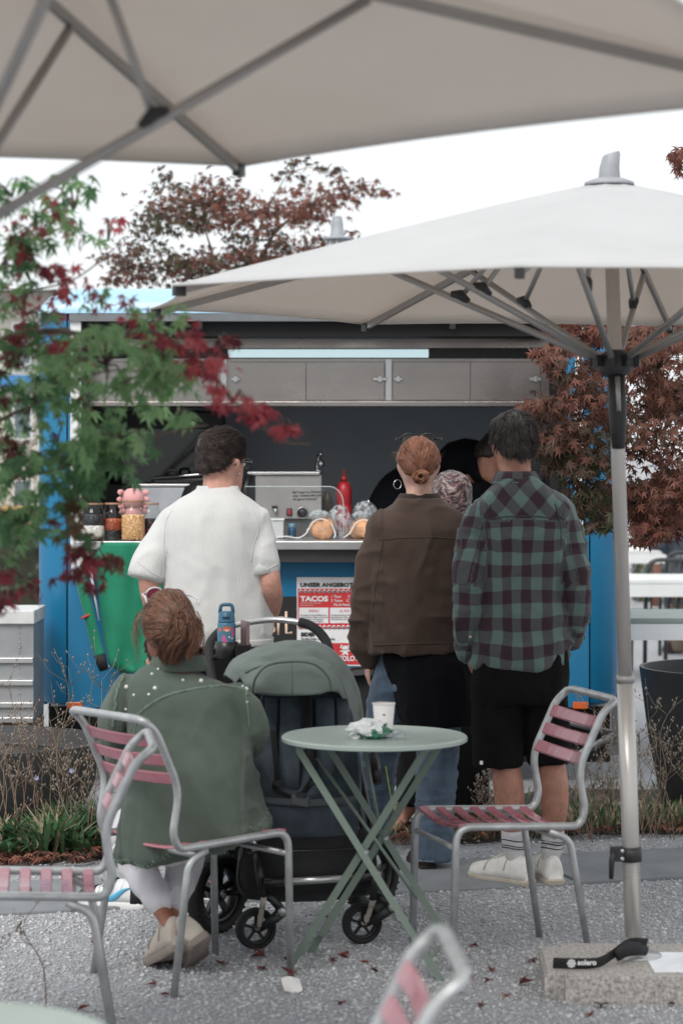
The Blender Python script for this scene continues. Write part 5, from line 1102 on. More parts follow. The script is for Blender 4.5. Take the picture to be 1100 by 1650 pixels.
mb = MB(); trunk(mb, [(352, 1036, D, 83, .135), (351, 1022, D, 87, .145), (351, 985, D, 85, .145), (348, 940, D, 82, .14), (346, 885, D, 82, .135), (345, 848, D, 86, .125), (345, 826, D, 80, .11), (346, 808, D, 61, .09), (349, 796, D, 42, .07), (351, 788, D, 33, .062)])
limb(mb, [(276, 838, D, 23), (259, 870, D - .02, 26), (243, 905, D - .04, 29), (235, 931, D - .05, 29)], ends='start'); limb(mb, [(408, 836, D, 23), (415, 870, D - .02, 25), (421, 900, D - .04, 25.5), (424, 926, D - .05, 24.5)], ends='start')
me = fuse(mb, .0076, 12); mx_ = P(348, 0, D).x
wrinkle(me, [(.009, (7, 5, 1.6), 3, 'n', None), (.006, (10, 8, 3.2), 4, 'r', lambda c: np.clip((c[:, 0] - mx_ + .12) / .2, .25, 1)), (.005, (8, 8, 12), 6, 'r', lambda c: np.clip((1.2 - c[:, 2]) / .25, 0, 1)), (.004, (12, 12, 12), 8, 'r', lambda c: 1.0 * (np.abs(c[:, 0] - mx_) > .17)), (.001, (30, 30, 30), 7, 'n', None)]); bv = bvh(me); tee = wear(me, 't_shirt', TEE, t_)
SE = M('tee_seam', (.55, .55, .54), .9)
for pts in (((239.5, 914, D - .042, 29.6), (234.5, 933, D - .05, 30.2)), ((422.3, 908, D - .042, 26), (424.3, 928, D - .05, 25.6))):
    q_ = [pr(*p) for p in pts]; mb = MB(); mb.tube([x[:3] for x in q_], [x[3] for x in q_], 28); part(mb, 'sleeve_hem', TEE, tee)
mb = MB(); trunk(mb, [(352, 1038, D, 88.5, .150), (352, 1027, D, 89, .151)], n=48); part(mb, 'bottom_hem', TEE, tee)
mb = MB(); seam(bv, [(283, 812), (268, 840), (264, 880), (265, 935)], .0022, mb); seam(bv, [(404, 812), (416, 850), (408, 880), (404, 905)], .0022, mb); seam(bv, [(222, 905), (240, 919), (262, 932)], .002, mb); seam(bv, [(412, 925), (430, 918), (449, 908)], .002, mb); part(mb, 'seam', SE, tee)
rings = []
for k in range(25):
    a = 6.2832 * k / 24; c = P(351, 787, D + .012) + Vector((0, .02 * 0, 0)); q = Vector((math.cos(a) * 1.06, math.sin(a) * .9, 0)); dz = -.03 * max(0, math.sin(a))
    rings.append([c + q * r_ + Vector((0, 0, z + dz)) for r_, z in ((.067, .010), (.072, .010), (.083, -.016), (.078, -.018))])
part(MB().loft(rings, 0, True), 'neckband', TEE, tee)
SNK = (WHITE, M('grey_trainer', (.3, .3, .3), .6), WHITE)
shoe(t_, Vector((P(314, 0, D).x, D - .07, 0)), R(-8), .28, SNK); shoe(t_, Vector((P(392, 0, D).x, D - .07, 0)), R(8), .28, SNK)
H_BRN = hair_mat('dark_brown_hair', (.005, .0035, .003), (.10, .07, .06)); sc2 = short_cut(.026, .010)
hair(t_, HC, hf, lambda n: sc2(n), whorl((-.28, -.62, .72), .55), 3500, .042, H_BRN, 4, .0012, .12, wild=.1, clumpy=.22)
glasses(t_, HC, hf, .012, (DARKF, glass('spectacle_lens', (.9, .92, .94), .15)), 1, .004, r=.024)
mb = MB(); mb.lathe([(.001, -.003), (.003, 0), (.001, .003)], HC + hf @ Vector((.083, .006, -.03)), 8); part(mb, 'ear_stud', CHROME, t_)

# ---------------------------------------------------------------- vendor in the trailer
D = TD + .95; base = Vector((P(700, 0, D).x, D, ZB + .04)); t_ = wthing('person', 'vendor in black bending over the work top inside the trailer', 'person', tuple(base))
HC = P(795, 742, D - .15); hf = frame(R(60), R(-35))
mb = MB(); head(mb, HC, hf, .98)
limb(mb, [(745, 800, D, 62), (755, 765, D, 52), (775, 748, D - .05, 30), (790, 748, D - .12, 22)], 18); limb(mb, [(690, 1000, D, 45), (700, 900, D, 52), (730, 820, D, 60)], 18)
limb(mb, [(700, 790, D, 26), (640, 800, D - .1, 20), (615, 835, D - .2, 14), (640, 855, D - .35, 10)]); limb(mb, [(800, 800, D - .1, 22), (830, 840, D - .2, 16), (810, 858, D - .35, 10)])
hand(mb, P(641, 856, D - .36), (.6, -.5, -.1), (0, 0, -1), (0, 1, 0), 1, .5); hand(mb, P(809, 858, D - .36), (-.6, -.5, -.1), (0, 0, -1), (0, 1, 0), 1, .5)
limb(mb, [(675, 1000, D, 32), (672, 1090, D, 26), (670, 1140, D, 16)]); limb(mb, [(715, 1000, D, 32), (718, 1090, D, 26), (718, 1140, D, 16)])
wear(fuse(mb, .008, 5), 'body', SK2, t_); face_bits(t_, HC, hf, .98)
mb = MB(); limb(mb, [(745, 830, D, 70), (748, 775, D, 66), (752, 752, D - .02, 52), (772, 752, D - .06, 36), (782, 760, D - .1, 26)], 20); limb(mb, [(688, 1010, D, 52), (700, 900, D, 60), (725, 830, D, 72)], 20)
limb(mb, [(700, 770, D, 36), (655, 780, D - .06, 34), (625, 808, D - .15, 28), (612, 835, D - .22, 22)], 16); limb(mb, [(790, 790, D - .08, 30), (822, 825, D - .16, 24), (826, 845, D - .22, 20)], 16)
wear(wrinkle(fuse(mb, .009, 6), [(.008, (6, 6, 6), 3, 'n', None)]), 'black_sweater', BT, t_)
mb = MB(); limb(mb, [(675, 1000, D, 38), (672, 1090, D, 33), (670, 1138, D, 28)]); limb(mb, [(715, 1000, D, 38), (718, 1090, D, 33), (718, 1138, D, 28)]); wear(fuse(mb, .01, 4), 'trousers', TR, t_)
for x in (670, 718): shoe(t_, Vector((P(x, 0, D).x, D - .05, ZB + .04)), R(10), .27, SH2, laces=False)
sc3 = short_cut(.03, .018); hair(t_, HC, hf, lambda n: sc3(n), whorl((0, -.4, .9), .4), 700, .04, H_BRN, 6, .0018, .1)

# ---------------------------------------------------------------- seated woman in green jacket
D = 7.72; base = Vector((P(300, 0, D).x, D, 0)); t_ = wthing('person', 'woman with ponytail and pearl studded green denim jacket seated with her back turned', 'person', tuple(base))
HC = P(270, 1014, D + .02); hf = frame(R(-16), R(4), R(3))
mb = MB(); head(mb, HC, hf, .97); limb(mb, [(285, 1100, D, 32), (282, 1070, D, 26), (275, 1045, D + .01, 25)], 16)
trunk(mb, [(306, 1340, D + .04, 92, .16), (306, 1290, D, 88, .13), (302, 1200, D, 76, .115), (297, 1140, D, 76, .105), (292, 1110, D, 70, .085), (286, 1090, D, 38, .06), (282, 1076, D, 26, .05)])
limb(mb, [(216, 1125, D + .03, 15), (199, 1162, D + .06, 16), (192, 1200, D + .12, 17), (205, 1215, D + .28, 14), (222, 1225, D + .4, 10)]); limb(mb, [(374, 1125, D + .02, 15), (398, 1155, D + .02, 17), (408, 1182, D + .04, 17), (385, 1205, D + .24, 14), (360, 1215, D + .4, 10)])
hand(mb, P(222, 1226, D + .41), (.5, .6, -.1), (0, 0, -1), (1, 0, 0), .92, .6); hand(mb, P(359, 1215, D + .41), (-.5, .6, -.1), (0, 0, -1), (-1, 0, 0), .92, .6)
limb(mb, [(260, 1345, D + .02, 42), (215, 1340, D + .16, 38), (206, 1350, D + .30, 28), (224, 1400, D + .22, 21), (250, 1450, D + .05, 16), (272, 1487, D - .06, 12), (284, 1508, D - .1, 11)])
limb(mb, [(308, 1330, D + .04, 34), (306, 1340, D + .2, 34), (300, 1352, D + .36, 30), (292, 1410, D + .25, 23), (276, 1470, D + .08, 16), (264, 1502, D + .0, 12), (258, 1522, D - .02, 11)])
wear(fuse(mb, .0076, 5), 'body', SK4, t_); face_bits(t_, HC, hf, .97)
WP = cloth_mat('white_trousers', (.66, .64, .67), .06, 400, .2)
mb = MB(); limb(mb, [(275, 1345, D + .02, 50), (222, 1340, D + .16, 44), (206, 1348, D + .30, 34), (224, 1396, D + .22, 28), (245, 1434, D + .08, 24), (258, 1455, D + .0, 20)]); limb(mb, [(305, 1330, D + .04, 42), (306, 1340, D + .2, 42), (302, 1352, D + .36, 36), (294, 1400, D + .25, 28), (285, 1440, D + .12, 22), (281, 1456, D + .09, 19)])
wear(wrinkle(fuse(mb, .007, 5), [(.005, (10, 10, 10), 3, 'r', None)]), 'trousers', WP, t_)
GJ = cloth_mat('green_denim', (.082, .106, .086), .2, 380, .3, .9, 5, .12, crease=.95, cs=(5.5, 5.5, 3.2))
mb = MB(); trunk(mb, [(312, 1358, D - .02, 118, .19), (312, 1342, D - .02, 120, .2), (311, 1305, D - .02, 111, .19), (309, 1250, D - .02, 103, .165), (306, 1200, D - .01, 97, .15), (301, 1150, D, 95, .14), (296, 1115, D, 91, .125), (291, 1095, D, 78, .105), (287, 1082, D, 56, .085), (284, 1073, D, 40, .07)], yaw=R(-10))
limb(mb, [(214, 1116, D + .02, 28), (201, 1158, D + .05, 28), (196, 1200, D + .12, 25), (206, 1216, D + .28, 21)]); limb(mb, [(378, 1114, D, 28), (399, 1150, D + .0, 29), (405, 1182, D + .05, 27), (385, 1204, D + .24, 21)])
me = fuse(mb, .007, 6); co = coords(me)
# hem rises to the right, as it lies over the seat
k = np.clip((P(0, 1315, D).z - co[:, 2]) / .1, 0, 1); co[:, 2] += k * (.055 * (co[:, 0] - P(300, 0, D).x) / .22 - .012); me.vertices.foreach_set('co', co.ravel()); me.update()
wrinkle(me, [(.020, (5, 5, 1.6), 3, 'n', None), (.011, (8, 8, 2.6), 4, 'r', lambda c: np.clip((.95 - c[:, 2]) / .3, .2, 1)), (.006, (9, 9, 13), 6, 'r', lambda c: 1.0 * (np.abs(c[:, 0] - P(300, 0, D).x) > .19)), (.0015, (30, 30, 30), 7, 'n', None)]); bv = bvh(me); gj = wear(me, 'jacket', GJ, t_)
FR = cloth_mat('frayed_thread', (.19, .255, .21))
st = Strands(); rg = random.Random(9)
def fray(pts, amp, dens=6):
    q = spline(pts, 10)
    for i in range(len(q) - 1):
        for k in range(dens):
            t = rg.random(); x = q[i][0] + (q[i + 1][0] - q[i][0]) * t; y = q[i][1] + (q[i + 1][1] - q[i][1]) * t; p = hit(bv, x, y, .001)
            if p is None: continue
            a = rg.uniform(0, 6.28); v1 = Vector((math.cos(a), -.35 * rg.random(), math.sin(a))) * amp * rg.uniform(.4, 1.2)
            st.add([tuple(p - v1 * .5), tuple(p + Vector((0, -.003, 0)) + Vector((rg.gauss(0, 1), 0, rg.gauss(0, 1))) * amp * .2), tuple(p + v1 * .6 + Vector((0, -.001, -amp * .2)))], .0020, .5, .6)
fray([(222, 1152), (240, 1136), (270, 1120), (310, 1110), (350, 1105), (388, 1108), (399, 1118)], .008, 9); fray([(222, 1152), (216, 1185), (216, 1210)], .005, 4)
fray([(188, 1132), (184, 1150), (182, 1170)], .008, 6); fray([(200, 1090), (190, 1110), (185, 1135)], .008, 6); fray([(396, 1118), (400, 1150), (402, 1170)], .005, 4)
cz_ = coords(me)      # loose threads all round the hem
low = cz_[:, 2]; xs_ = cz_[:, 0]
for k in range(600):
    a = rg.uniform(0, 6.2832); x0 = P(306, 0, D).x - base.x + .235 * math.cos(a); y0 = -.02 + .2 * math.sin(a)
    j = np.argmin((cz_[:, 0] - x0) ** 2 + (cz_[:, 1] - y0) ** 2 + ((cz_[:, 2] - .41 - .055 * x0 / .22) * .5) ** 2); p = Vector(cz_[j]) + base; v1 = Vector((rg.gauss(0, .5), rg.gauss(0, .5), -rg.random())) * .011
    st.add([tuple(p), tuple(p + v1 * .6), tuple(p + v1 + Vector((rg.gauss(0, .003), 0, 0)))], .0019, .5, .5)
st.build('frayed_edge', FR, gj)
PEARL = M('pearl', (.62, .63, .58), .22, coat=.5)
pm = {}
for x, y, r_ in ((266, 1065, 3), (302, 1063, 1.6), (325, 1064, 3), (359, 1068, 1.8), (235, 1068, 2.6), (255, 1078, 1.8), (323, 1077, 1.8), (279, 1082, 2), (245, 1086, 2), (211, 1085, 1.8), (204, 1107, 3), (350, 1088, 2), (376, 1089, 2.8), (295, 1096, 2), (324, 1097, 3), (250, 1109, 3), (216, 1120, 2), (240, 1119, 2), (386, 1083, 2), (397, 1110, 2.8), (398, 1131, 1.8), (203, 1143, 2), (191, 1151, 2.6), (391, 1106, 1.8), (310, 1045, 2.6), (330, 1050, 2), (340, 1055, 2.4)):
    p = hit(bv, x, y, .0)
    if p is None: continue
    rr = r_ * D / F * 1.25; mb = MB(); mb.lathe([(.0002, -1), (.5, -.86), (.86, -.5), (1, 0), (.86, .5), (.5, .86), (.0002, 1)], (0, 0, 0), 10)
    if 'm' not in pm: pm['m'] = mb.mesh('pearl', [PEARL]); pm['m'].polygons.foreach_set('use_smooth', [True] * len(pm['m'].polygons))
    o = link('pearl', pm['m'], gj); o.location = p - base; o.scale = (rr, rr, rr)
rings = []
for k in range(25):
    a = -math.pi * .85 + 2 * math.pi * .85 * k / 24 - math.pi / 2; c = P(288, 1070, D + .01); q = Vector((math.cos(a) * 1.05, math.sin(a) * .9, 0))
    rings.append([c + q * r_ + Vector((0, 0, z)) for r_, z in ((.072, .030), (.080, .022), (.094, -.014), (.088, -.02), (.068, -.01), (.066, .02))])
part(MB().loft(rings, 0, True), 'collar', GJ, gj)
BEIGE = (M('beige_sole', (.22, .18, .155), .7, var=.15, vs=30, bump=.2), M('beige_suede', (.40, .355, .31), .85, var=.12, vs=12, bump=.25, bs=90), M('beige_lace', (.45, .40, .35), .8))
shoe(t_, Vector((P(293, 0, 7.6).x, 7.585, .075)), R(-27), .245, BEIGE, hgt=.098, W=.047, laces=False, pitch=R(-23)); shoe(t_, Vector((P(326, 0, 7.6).x, 7.56, .112)), R(-8), .245, BEIGE, hgt=.095, W=.047, laces=False, pitch=R(-32), roll=R(-34))
H_LAD = hair_mat('light_brown_hair', (.05, .022, .014), (.30, .155, .10), .4)
def longthick(n):
    az = math.atan2(abs(n.x), n.y); low = np.interp(az, [0, .6, 1.1, 1.5, 1.9, 2.4, 3.15], [.5, .4, .1, -.35, -.7, -.85, -.9]); return .013 * sm(low, low + .15, n.z) if n.z > low else -.01
pn = Vector((.2, -.9, .25)).normalized()
hair(t_, HC, hf, longthick, lambda n: (pn - n) + Vector((0, 0, -.15)), 3500, .09, H_LAD, 8, .0013, .02, .97, wild=.035, clumpy=.06)
st = Strands(); rg = random.Random(12); kn = skull_pt(HC, hf, pn, .03)
for lk in range(62):
    a = rg.uniform(-1, 1); b_ = rg.random(); ln_ = rg.uniform(.55, 1.12); col = min(1, max(0, .45 + rg.gauss(0, .18)))
    end = P(280 + 27 * a * (.6 + .5 * ln_) - 6 * b_ + rg.gauss(0, 3), 1000 + 66 * ln_ * (1 - .25 * a * a), D - .13 + .06 * b_ + .03 * abs(a))
    mid = kn + Vector((a * .046 + rg.gauss(0, .004), -.045 + .045 * b_ + .025 * abs(a), -.03 - .025 * rg.random())); m2 = Vector(((mid.x + end.x) / 2 + a * .012 + rg.gauss(0, .008), (mid.y + end.y) / 2 - .012, (mid.z + end.z) / 2))
    for k in range(30):
        j = Vector((rg.gauss(0, 1), rg.gauss(0, 1), rg.gauss(0, 1))) * .0055; s0 = kn + Vector((rg.gauss(0, .014), rg.gauss(0, .008), rg.gauss(0, .012)))
        st.add(spline([s0, (s0 + mid) / 2 + Vector((0, -.018, .018)) + j, mid + j * 1.2, m2 + j * 1.1, end + j * (.5 + 1.5 * (k % 6 == 0))], 3), .0012, min(1, max(0, col + rg.gauss(0, .15))), .4)
for k in range(60):
    s = rg.choice((-1, 1)); n = Vector((s * .9, -.3 + .5 * rg.random(), rg.uniform(-.3, .4))).normalized(); p = skull_pt(HC, hf, n, .02); e = p + Vector((s * rg.uniform(-.012, .016), rg.uniform(-.04, .0), -rg.uniform(.06, .11)))
    st.add(spline([p, (p + e) / 2 + Vector((s * .014, 0, .01)), e], 4), .0011, rg.random(), .3)
st.build('ponytail', H_LAD, t_)
glasses(t_, HC, hf, .096, (M('white_frame', (.62, .6, .6), .3), M('pink_lens', (.22, .03, .07), .1, spec=.7)), 1.06, -.05, r=.028)

# ---------------------------------------------------------------- person crouching behind her
D = 8.72; base = Vector((P(275, 0, D).x, D, 0)); t_ = wthing('person', 'person in pale jeans and black, white and blue trainers hidden behind the seated woman', 'person', tuple(base))
HC = P(275, 1075, D + .05); hf = frame(R(-60), R(-10))
mb = MB(); head(mb, HC, hf, .92); limb(mb, [(280, 1150, D + .02, 24), (277, 1115, D + .04, 20)], 12)
trunk(mb, [(290, 1340, D + .05, 52, .12), (290, 1250, D + .04, 48, .11), (284, 1180, D + .03, 50, .10), (280, 1150, D + .03, 28, .06)])
limb(mb, [(235, 1180, D, 17), (228, 1240, D, 15), (250, 1270, D + .2, 11)]); limb(mb, [(335, 1180, D, 17), (345, 1240, D, 15), (320, 1270, D + .2, 11)])
hand(mb, P(251, 1271, D + .2), (.6, .5, -.2), (0, 0, -1), (1, 0, 0), .9, .6); hand(mb, P(319, 1271, D + .2), (-.6, .5, -.2), (0, 0, -1), (-1, 0, 0), .9, .6)
limb(mb, [(275, 1340, D + .05, 28), (220, 1315, D + .02, 24), (215, 1370, D, 18), (228, 1440, D - .03, 12)]); limb(mb, [(305, 1340, D + .05, 28), (330, 1310, D + .1, 24), (336, 1370, D + .12, 18), (345, 1432, D + .1, 12)])
wear(fuse(mb, .0075, 4), 'body', SK1, t_); face_bits(t_, HC, hf, .92)
PJ = denim('pale_denim_jeans', (.20, .27, .32))
mb = MB(); limb(mb, [(275, 1340, D + .05, 36), (222, 1318, D + .02, 30), (216, 1370, D, 25), (229, 1420, D - .03, 20)]); limb(mb, [(305, 1340, D + .05, 36), (330, 1312, D + .1, 30), (338, 1360, D + .12, 26), (345, 1402, D + .1, 21)]); wear(wrinkle(fuse(mb, .008, 4), [(.005, (10, 10, 14), 3, 'r', None)]), 'jeans', PJ, t_)
mb = MB(); trunk(mb, [(290, 1345, D + .05, 58, .14), (290, 1250, D + .04, 54, .125), (284, 1180, D + .03, 56, .11), (280, 1155, D + .03, 36, .075)]); limb(mb, [(235, 1182, D, 21), (228, 1240, D, 19), (246, 1264, D + .16, 15)]); limb(mb, [(335, 1182, D, 21), (345, 1240, D, 19), (324, 1264, D + .16, 15)]); wear(fuse(mb, .009, 5), 'black_jumper', BT, t_)
hair(t_, HC, hf, lambda n: sc3(n), whorl((0, -.4, .9), .4), 600, .04, H_BRN, 7, .0018, .1, .92)
TRN = (WHITE, M('trainer_white', (.66, .66, .67), .45), BLACK)
for hx, hy, yw in ((P(238, 0, D).x, D - .02, -74), (P(352, 0, D + .1).x, D + .1, -70)):
    hp = Vector((hx, hy, 0)); L = .27; up = shoe(t_, hp, R(yw), L, TRN, hgt=.08); fr = frame(R(yw))
    def w(x, y, z): return hp + fr @ Vector((x, y, z))
    mb = MB(); rings = []
    for t, wd, h in ((.70, .93, .055), (.82, .9, .046), (.93, .66, .036), (.985, .32, .022)): rings.append([w(.046 * wd * 1.04 * math.cos(math.pi * k / 12), L * t * 1.004, .022 + (h + .002) * math.sin(math.pi * k / 12) ** .75) for k in range(13)])
    mb.loft(rings, 0, True); part(mb, 'toe_cap', BLACK, up)
    mb = MB(); rings = []
    for t, wd, h in ((.01, .6, .05), (.03, .76, .076), (.12, .8, .086), (.2, .8, .084)): rings.append([w(.046 * wd * 1.05 * math.cos(math.pi * k / 12), L * t - .003, .022 + (h + .003) * math.sin(math.pi * k / 12) ** .75) for k in range(13)])
    mb.loft(rings, 0, True); part(mb, 'heel_panel', BLACK, up)
    mb = MB(); sgn = -1      # curved blue side mark
    for s in (-1, 1):
        q = [(s * .0405, L * (.62 - .0), .040), (s * .0395, L * .5, .034), (s * .039, L * .4, .045), (s * .0355, L * .3, .066), (s * .033, L * .2, .078)]
        mb.tube(spline(q and [tuple(w(*p)) for p in q], 4), [.003 + .010 * math.sin(math.pi * min(1, i / 16 + .08)) for i in range(17)], 8, flat=(.35, 1), ref=fr @ Vector((1, 0, .4)))
    part(mb, 'side_mark', M('sky_blue', (.12, .45, .68), .45), up)
# ================================================================ PARASOLS
FAB = M('parasol_cloth', (.70, .725, .755), .9, var=.05, vs=2.5, bump=.12, bs=320, spec=.1); translucent(FAB, .42, (.74, .64, .535))
RIBM = rough_var(M('rib_grey', (.36, .35, .34), .42, .6, .06, 6), .35, .5)
POLEM = rough_var(M('pole_anodised', (.50, .475, .45), .32, .45, .05, 3, scale=(6, 6, .4)), .24, .4, 4)
CAPG = M('cap_grey', (.30, .31, .33), .5)
HUBB = M('hub_black', (.02, .02, .022), .5)
def parasol(label, base, top, n, phase, r, ze, za, hubz, attach=.5, lower_r=.027, upper_r=.022, split=.55, bracket=.6, angs=None, radii=None, att=None, braces=None):
    "base and top of the pole; the canopy hangs round the top"
    base = Vector(base); top = Vector(top); t_ = wthing('parasol', label, 'parasol', (base.x, base.y, 0), 'parasols')
    ax = (top - base).normalized(); C = Vector((top.x, top.y, 0)); tilt = ax
    def cp(a, rr, z): return C + Vector((rr * math.cos(a), rr * math.sin(a), z))
    angs = angs or [phase + 2 * math.pi * k / n for k in range(n)]
    n = len(angs); NR, NS = 12, 8; radii = radii or [r] * n; vs = []; fs = []
    for k in range(n):
        a0 = angs[k]; a1 = angs[(k + 1) % n]
        p0 = Vector((math.cos(a0), math.sin(a0), 0)) * (radii[k] / r); p1 = Vector((math.cos(a1), math.sin(a1), 0)) * (radii[(k + 1) % n] / r)
        o = len(vs)
        for i in range(NR + 1):
            rr = .04 + (r - .04) * i / NR; f = i / NR; z = za + (ze - za) * (f ** 1.06)
            for j in range(NS + 1):
                s = j / NS; q = p0.lerp(p1, s); sag = 4 * s * (1 - s)
                q = q * rr * (1 - .035 * sag * f ** 3); z2 = z - .012 * sag * math.sin(math.pi * min(1, f * 1.0)) + .006 * sag * f ** 6
                vs.append(C + Vector((q.x, q.y, z2)))
        w = NS + 1
        fs += [(o + i * w + j, o + i * w + j + 1, o + (i + 1) * w + j + 1, o + (i + 1) * w + j) for i in range(NR) for j in range(NS)]
    bm_ = MB(); bm_.add(vs, fs, 0, True); me = bm_.mesh('canopy', [FAB], t_.location); b = bmesh.new(); b.from_mesh(me); bmesh.ops.remove_doubles(b, verts=b.verts, dist=.0005); bmesh.ops.recalc_face_normals(b, faces=b.faces); b.to_mesh(me); b.free()
    o = link('canopy', me, t_); so = o.modifiers.new('thick', 'SOLIDIFY'); so.thickness = .0015; me.set_sharp_from_angle(angle=R(60))
    mb = MB()
    for k in range(n):      # stitched hem, a doubled strip of cloth
        a0 = angs[k]; a1 = angs[(k + 1) % n]
        p0 = Vector((math.cos(a0), math.sin(a0), 0)) * (radii[k] / r); p1 = Vector((math.cos(a1), math.sin(a1), 0)) * (radii[(k + 1) % n] / r); pts = []
        for j in range(NS + 1):
            s = j / NS; sag = 4 * s * (1 - s); q = p0.lerp(p1, s) * r * (1 - .035 * sag); pts.append(C + Vector((q.x, q.y, ze + .006 * sag - .001)))
        mb.tube(pts, .004, 6, flat=(1, .8))
    part(mb, 'hem', FAB, t_)
    hub = C + Vector((0, 0, hubz)) + Vector((base.x - top.x, base.y - top.y, 0)) * ((top.z - hubz) / (top.z - base.z))
    for ki, (a, ra) in enumerate(zip(angs, radii)):
        ca = Vector((math.cos(a), math.sin(a), 0)); i0 = cp(a, .05, za - .045); i1 = cp(a, ra - .008, ze - .016)
        mb = MB(); mb.bar(i0, i1, .022, .014, ref=(0, 0, 1)); rib = part(mb, 'rib', RIBM, t_)
        mb = MB(); mb.box(i1 - ca * .012, (.017, .010, .014), 0, Matrix.Rotation(a, 3, 'Z')); part(mb, 'rib_end', HUBB, rib)
        m = i0.lerp(i1, att[ki] if att else attach); h0 = hub + ca * .045; mb = MB(); mb.tube([h0, m + Vector((0, 0, -.012))], .0105, 8); st_ = part(mb, 'strut', RIBM, t_)
        if braces is not None and ki not in braces: continue
        bp = h0.lerp(m, bracket); u_ = i0.lerp(i1, attach * .3); mb = MB(); mb.tube([bp, u_ + Vector((0, 0, -.01))], .0085, 8); part(mb, 'brace', RIBM, st_)
        mb = MB(); dr = (m - h0).normalized(); mb.tube([bp - dr * .03, bp + Vector((0, 0, .012)), bp + dr * .03], [.012, .018, .012], 8); part(mb, 'joint', HUBB, st_)
    sp = base.lerp(top, split)
    mb = MB(); mb.tube([base, sp], lower_r, 20); part(mb, 'lower_pole', POLEM, t_)
    mb = MB(); mb.tube([sp, C + Vector((0, 0, za + .01))], upper_r, 20); part(mb, 'upper_pole', POLEM, t_)
    mb = MB(); mb.tube([sp - ax * .012, sp + ax * .012], lower_r + .0015, 20); part(mb, 'pole_sleeve', RIBM, t_)
    mb = MB(); mb.lathe([(upper_r + .004, -.05), (.05, -.035), (.055, -.01), (.048, .02), (upper_r + .004, .035)], hub, 20, axis=ax)
    hb = part(mb, 'hub', HUBB, t_)
    for a in angs:
        ca = Vector((math.cos(a), math.sin(a), 0)); mb = MB(); mb.box(hub + ca * .055, (.022, .012, .018), 0, Matrix.Rotation(a, 3, 'Z')); part(mb, 'strut_socket', HUBB, hb)
    mb = MB(); mb.lathe([(upper_r + .002, -.06), (.045, -.05), (.05, -.03), (upper_r + .002, -.01)], C + Vector((0, 0, za - .01)), 16); part(mb, 'crown', RIBM, t_)
    mb = MB(); q = C + Vector((0, 0, za)); mb.lathe([(.078, -.006), (.076, .004), (.05, .014), (.036, .018), (.001, .018)], q, 24); cp_ = part(mb, 'cap_plate', CAPG, t_)
    rings = []
    for z, rr, sl in ((.016, .034, 0), (.05, .031, .002), (.088, .0275, .006), (.094, .024, .007)): rings.append([q + Vector((rr * math.cos(6.2832 * k / 20) + .006 * (z > .05), rr * math.sin(6.2832 * k / 20), z + sl * math.cos(6.2832 * k / 20))) for k in range(20)])
    part(MB().loft(rings, 0, True), 'cap', CAPG, cp_).data.set_sharp_from_angle(angle=R(50))
    return t_, hub, ax
pb = P(1021, 1541, 7.5); pb.z = .08; pt = P(981, 298, 7.5)
t_, hub, ax = parasol('pale beige parasol with granite base standing right of the queue', pb, pt, 8, R(165), 1.5, 2.11, 2.475, 1.925, split=.36)
# crank handle below the hub
mb = MB(); h1 = hub - ax * .04; h2 = hub - ax * .27
mb.tube([h1 + Vector((0, -.014, 0)), hub - ax * .12 + Vector((0, -.026, 0)), hub - ax * .19 + Vector((0, -.022, 0)), h2 + Vector((0, -.012, 0))], [.026, .029, .027, .02], 14); gr = part(mb, 'slide_grip', HUBB, t_)
mb = MB(); mb.tube([hub - ax * .05 + Vector((0, -.046, 0)), hub - ax * .155 + Vector((0, -.058, 0))], [.016, .014], 12, flat=(1, .5)); part(mb, 'grip_insert', RIBM, gr)
mb = MB(); cl = pb.lerp(pt, (1.65 - .08 - (1375 - 725) / 520) / (pt.z - pb.z)); mb.tube([cl - ax * .024, cl + ax * .02], .0335, 20); mb.box(cl + Vector((-.045, -.01, 0)), (.02, .014, .022)); clm = part(mb, 'pole_clamp', HUBB, t_)
mb = MB(); mb.tube([cl + Vector((-.055, -.02, .008)), cl + Vector((-.062, -.024, -.02)), cl + Vector((-.064, -.024, -.075))], [.01, .009, .007], 8); part(mb, 'clamp_lever', HUBB, clm)
for z in (-.012, .012): mb = MB(); mb.lathe([(.006, 0), (.006, .006), (.001, .0065)], cl + Vector((-.03, -.026, z)), 10, axis=(0, -1, 0)); part(mb, 'clamp_bolt', ALU, clm)
GRAN = M('granite', (.37, .335, .305), .6, var=.45, vs=95, bump=.15, bs=200, col2=(.58, .55, .52), detail=2)
def stone_base(cx, cy, w, dpt, h, root, rz=0):
    bm = bmesh.new(); bmesh.ops.create_cube(bm, size=1)
    for v in bm.verts: v.co = Vector((v.co.x * w, v.co.y * dpt, (v.co.z + .5) * h))
    e = [e for e in bm.edges if abs(e.verts[0].co.z - e.verts[1].co.z) > h * .5]; bmesh.ops.bevel(bm, geom=e, offset=.06, segments=6, affect='EDGES')
    e = [e for e in bm.edges if all(abs(v.co.z - h) < 1e-4 for v in e.verts)]; bmesh.ops.bevel(bm, geom=e, offset=.008, segments=2, affect='EDGES')
    q = Matrix.Rotation(rz, 3, 'Z'); b = root.location
    for v in bm.verts: v.co = q @ v.co + Vector((cx - b.x, cy - b.y, .001))
    me = bpy.data.meshes.new('stone_base'); bm.to_mesh(me); bm.free(); me.materials.append(GRAN); me.polygons.foreach_set('use_smooth', [True] * len(me.polygons)); me.set_sharp_from_angle(angle=R(40)); return link('stone_base', me, root)
stone_base(.985, 7.44, .74, .50, .082, t_, R(-2))
mb = MB(); mb.lathe([(.001, .083), (.085, .083), (.085, .088), (.034, .09), (.034, .14), (.028, .142)], (pb.x, pb.y, 0), 24); part(mb, 'base_socket', GALV, t_)
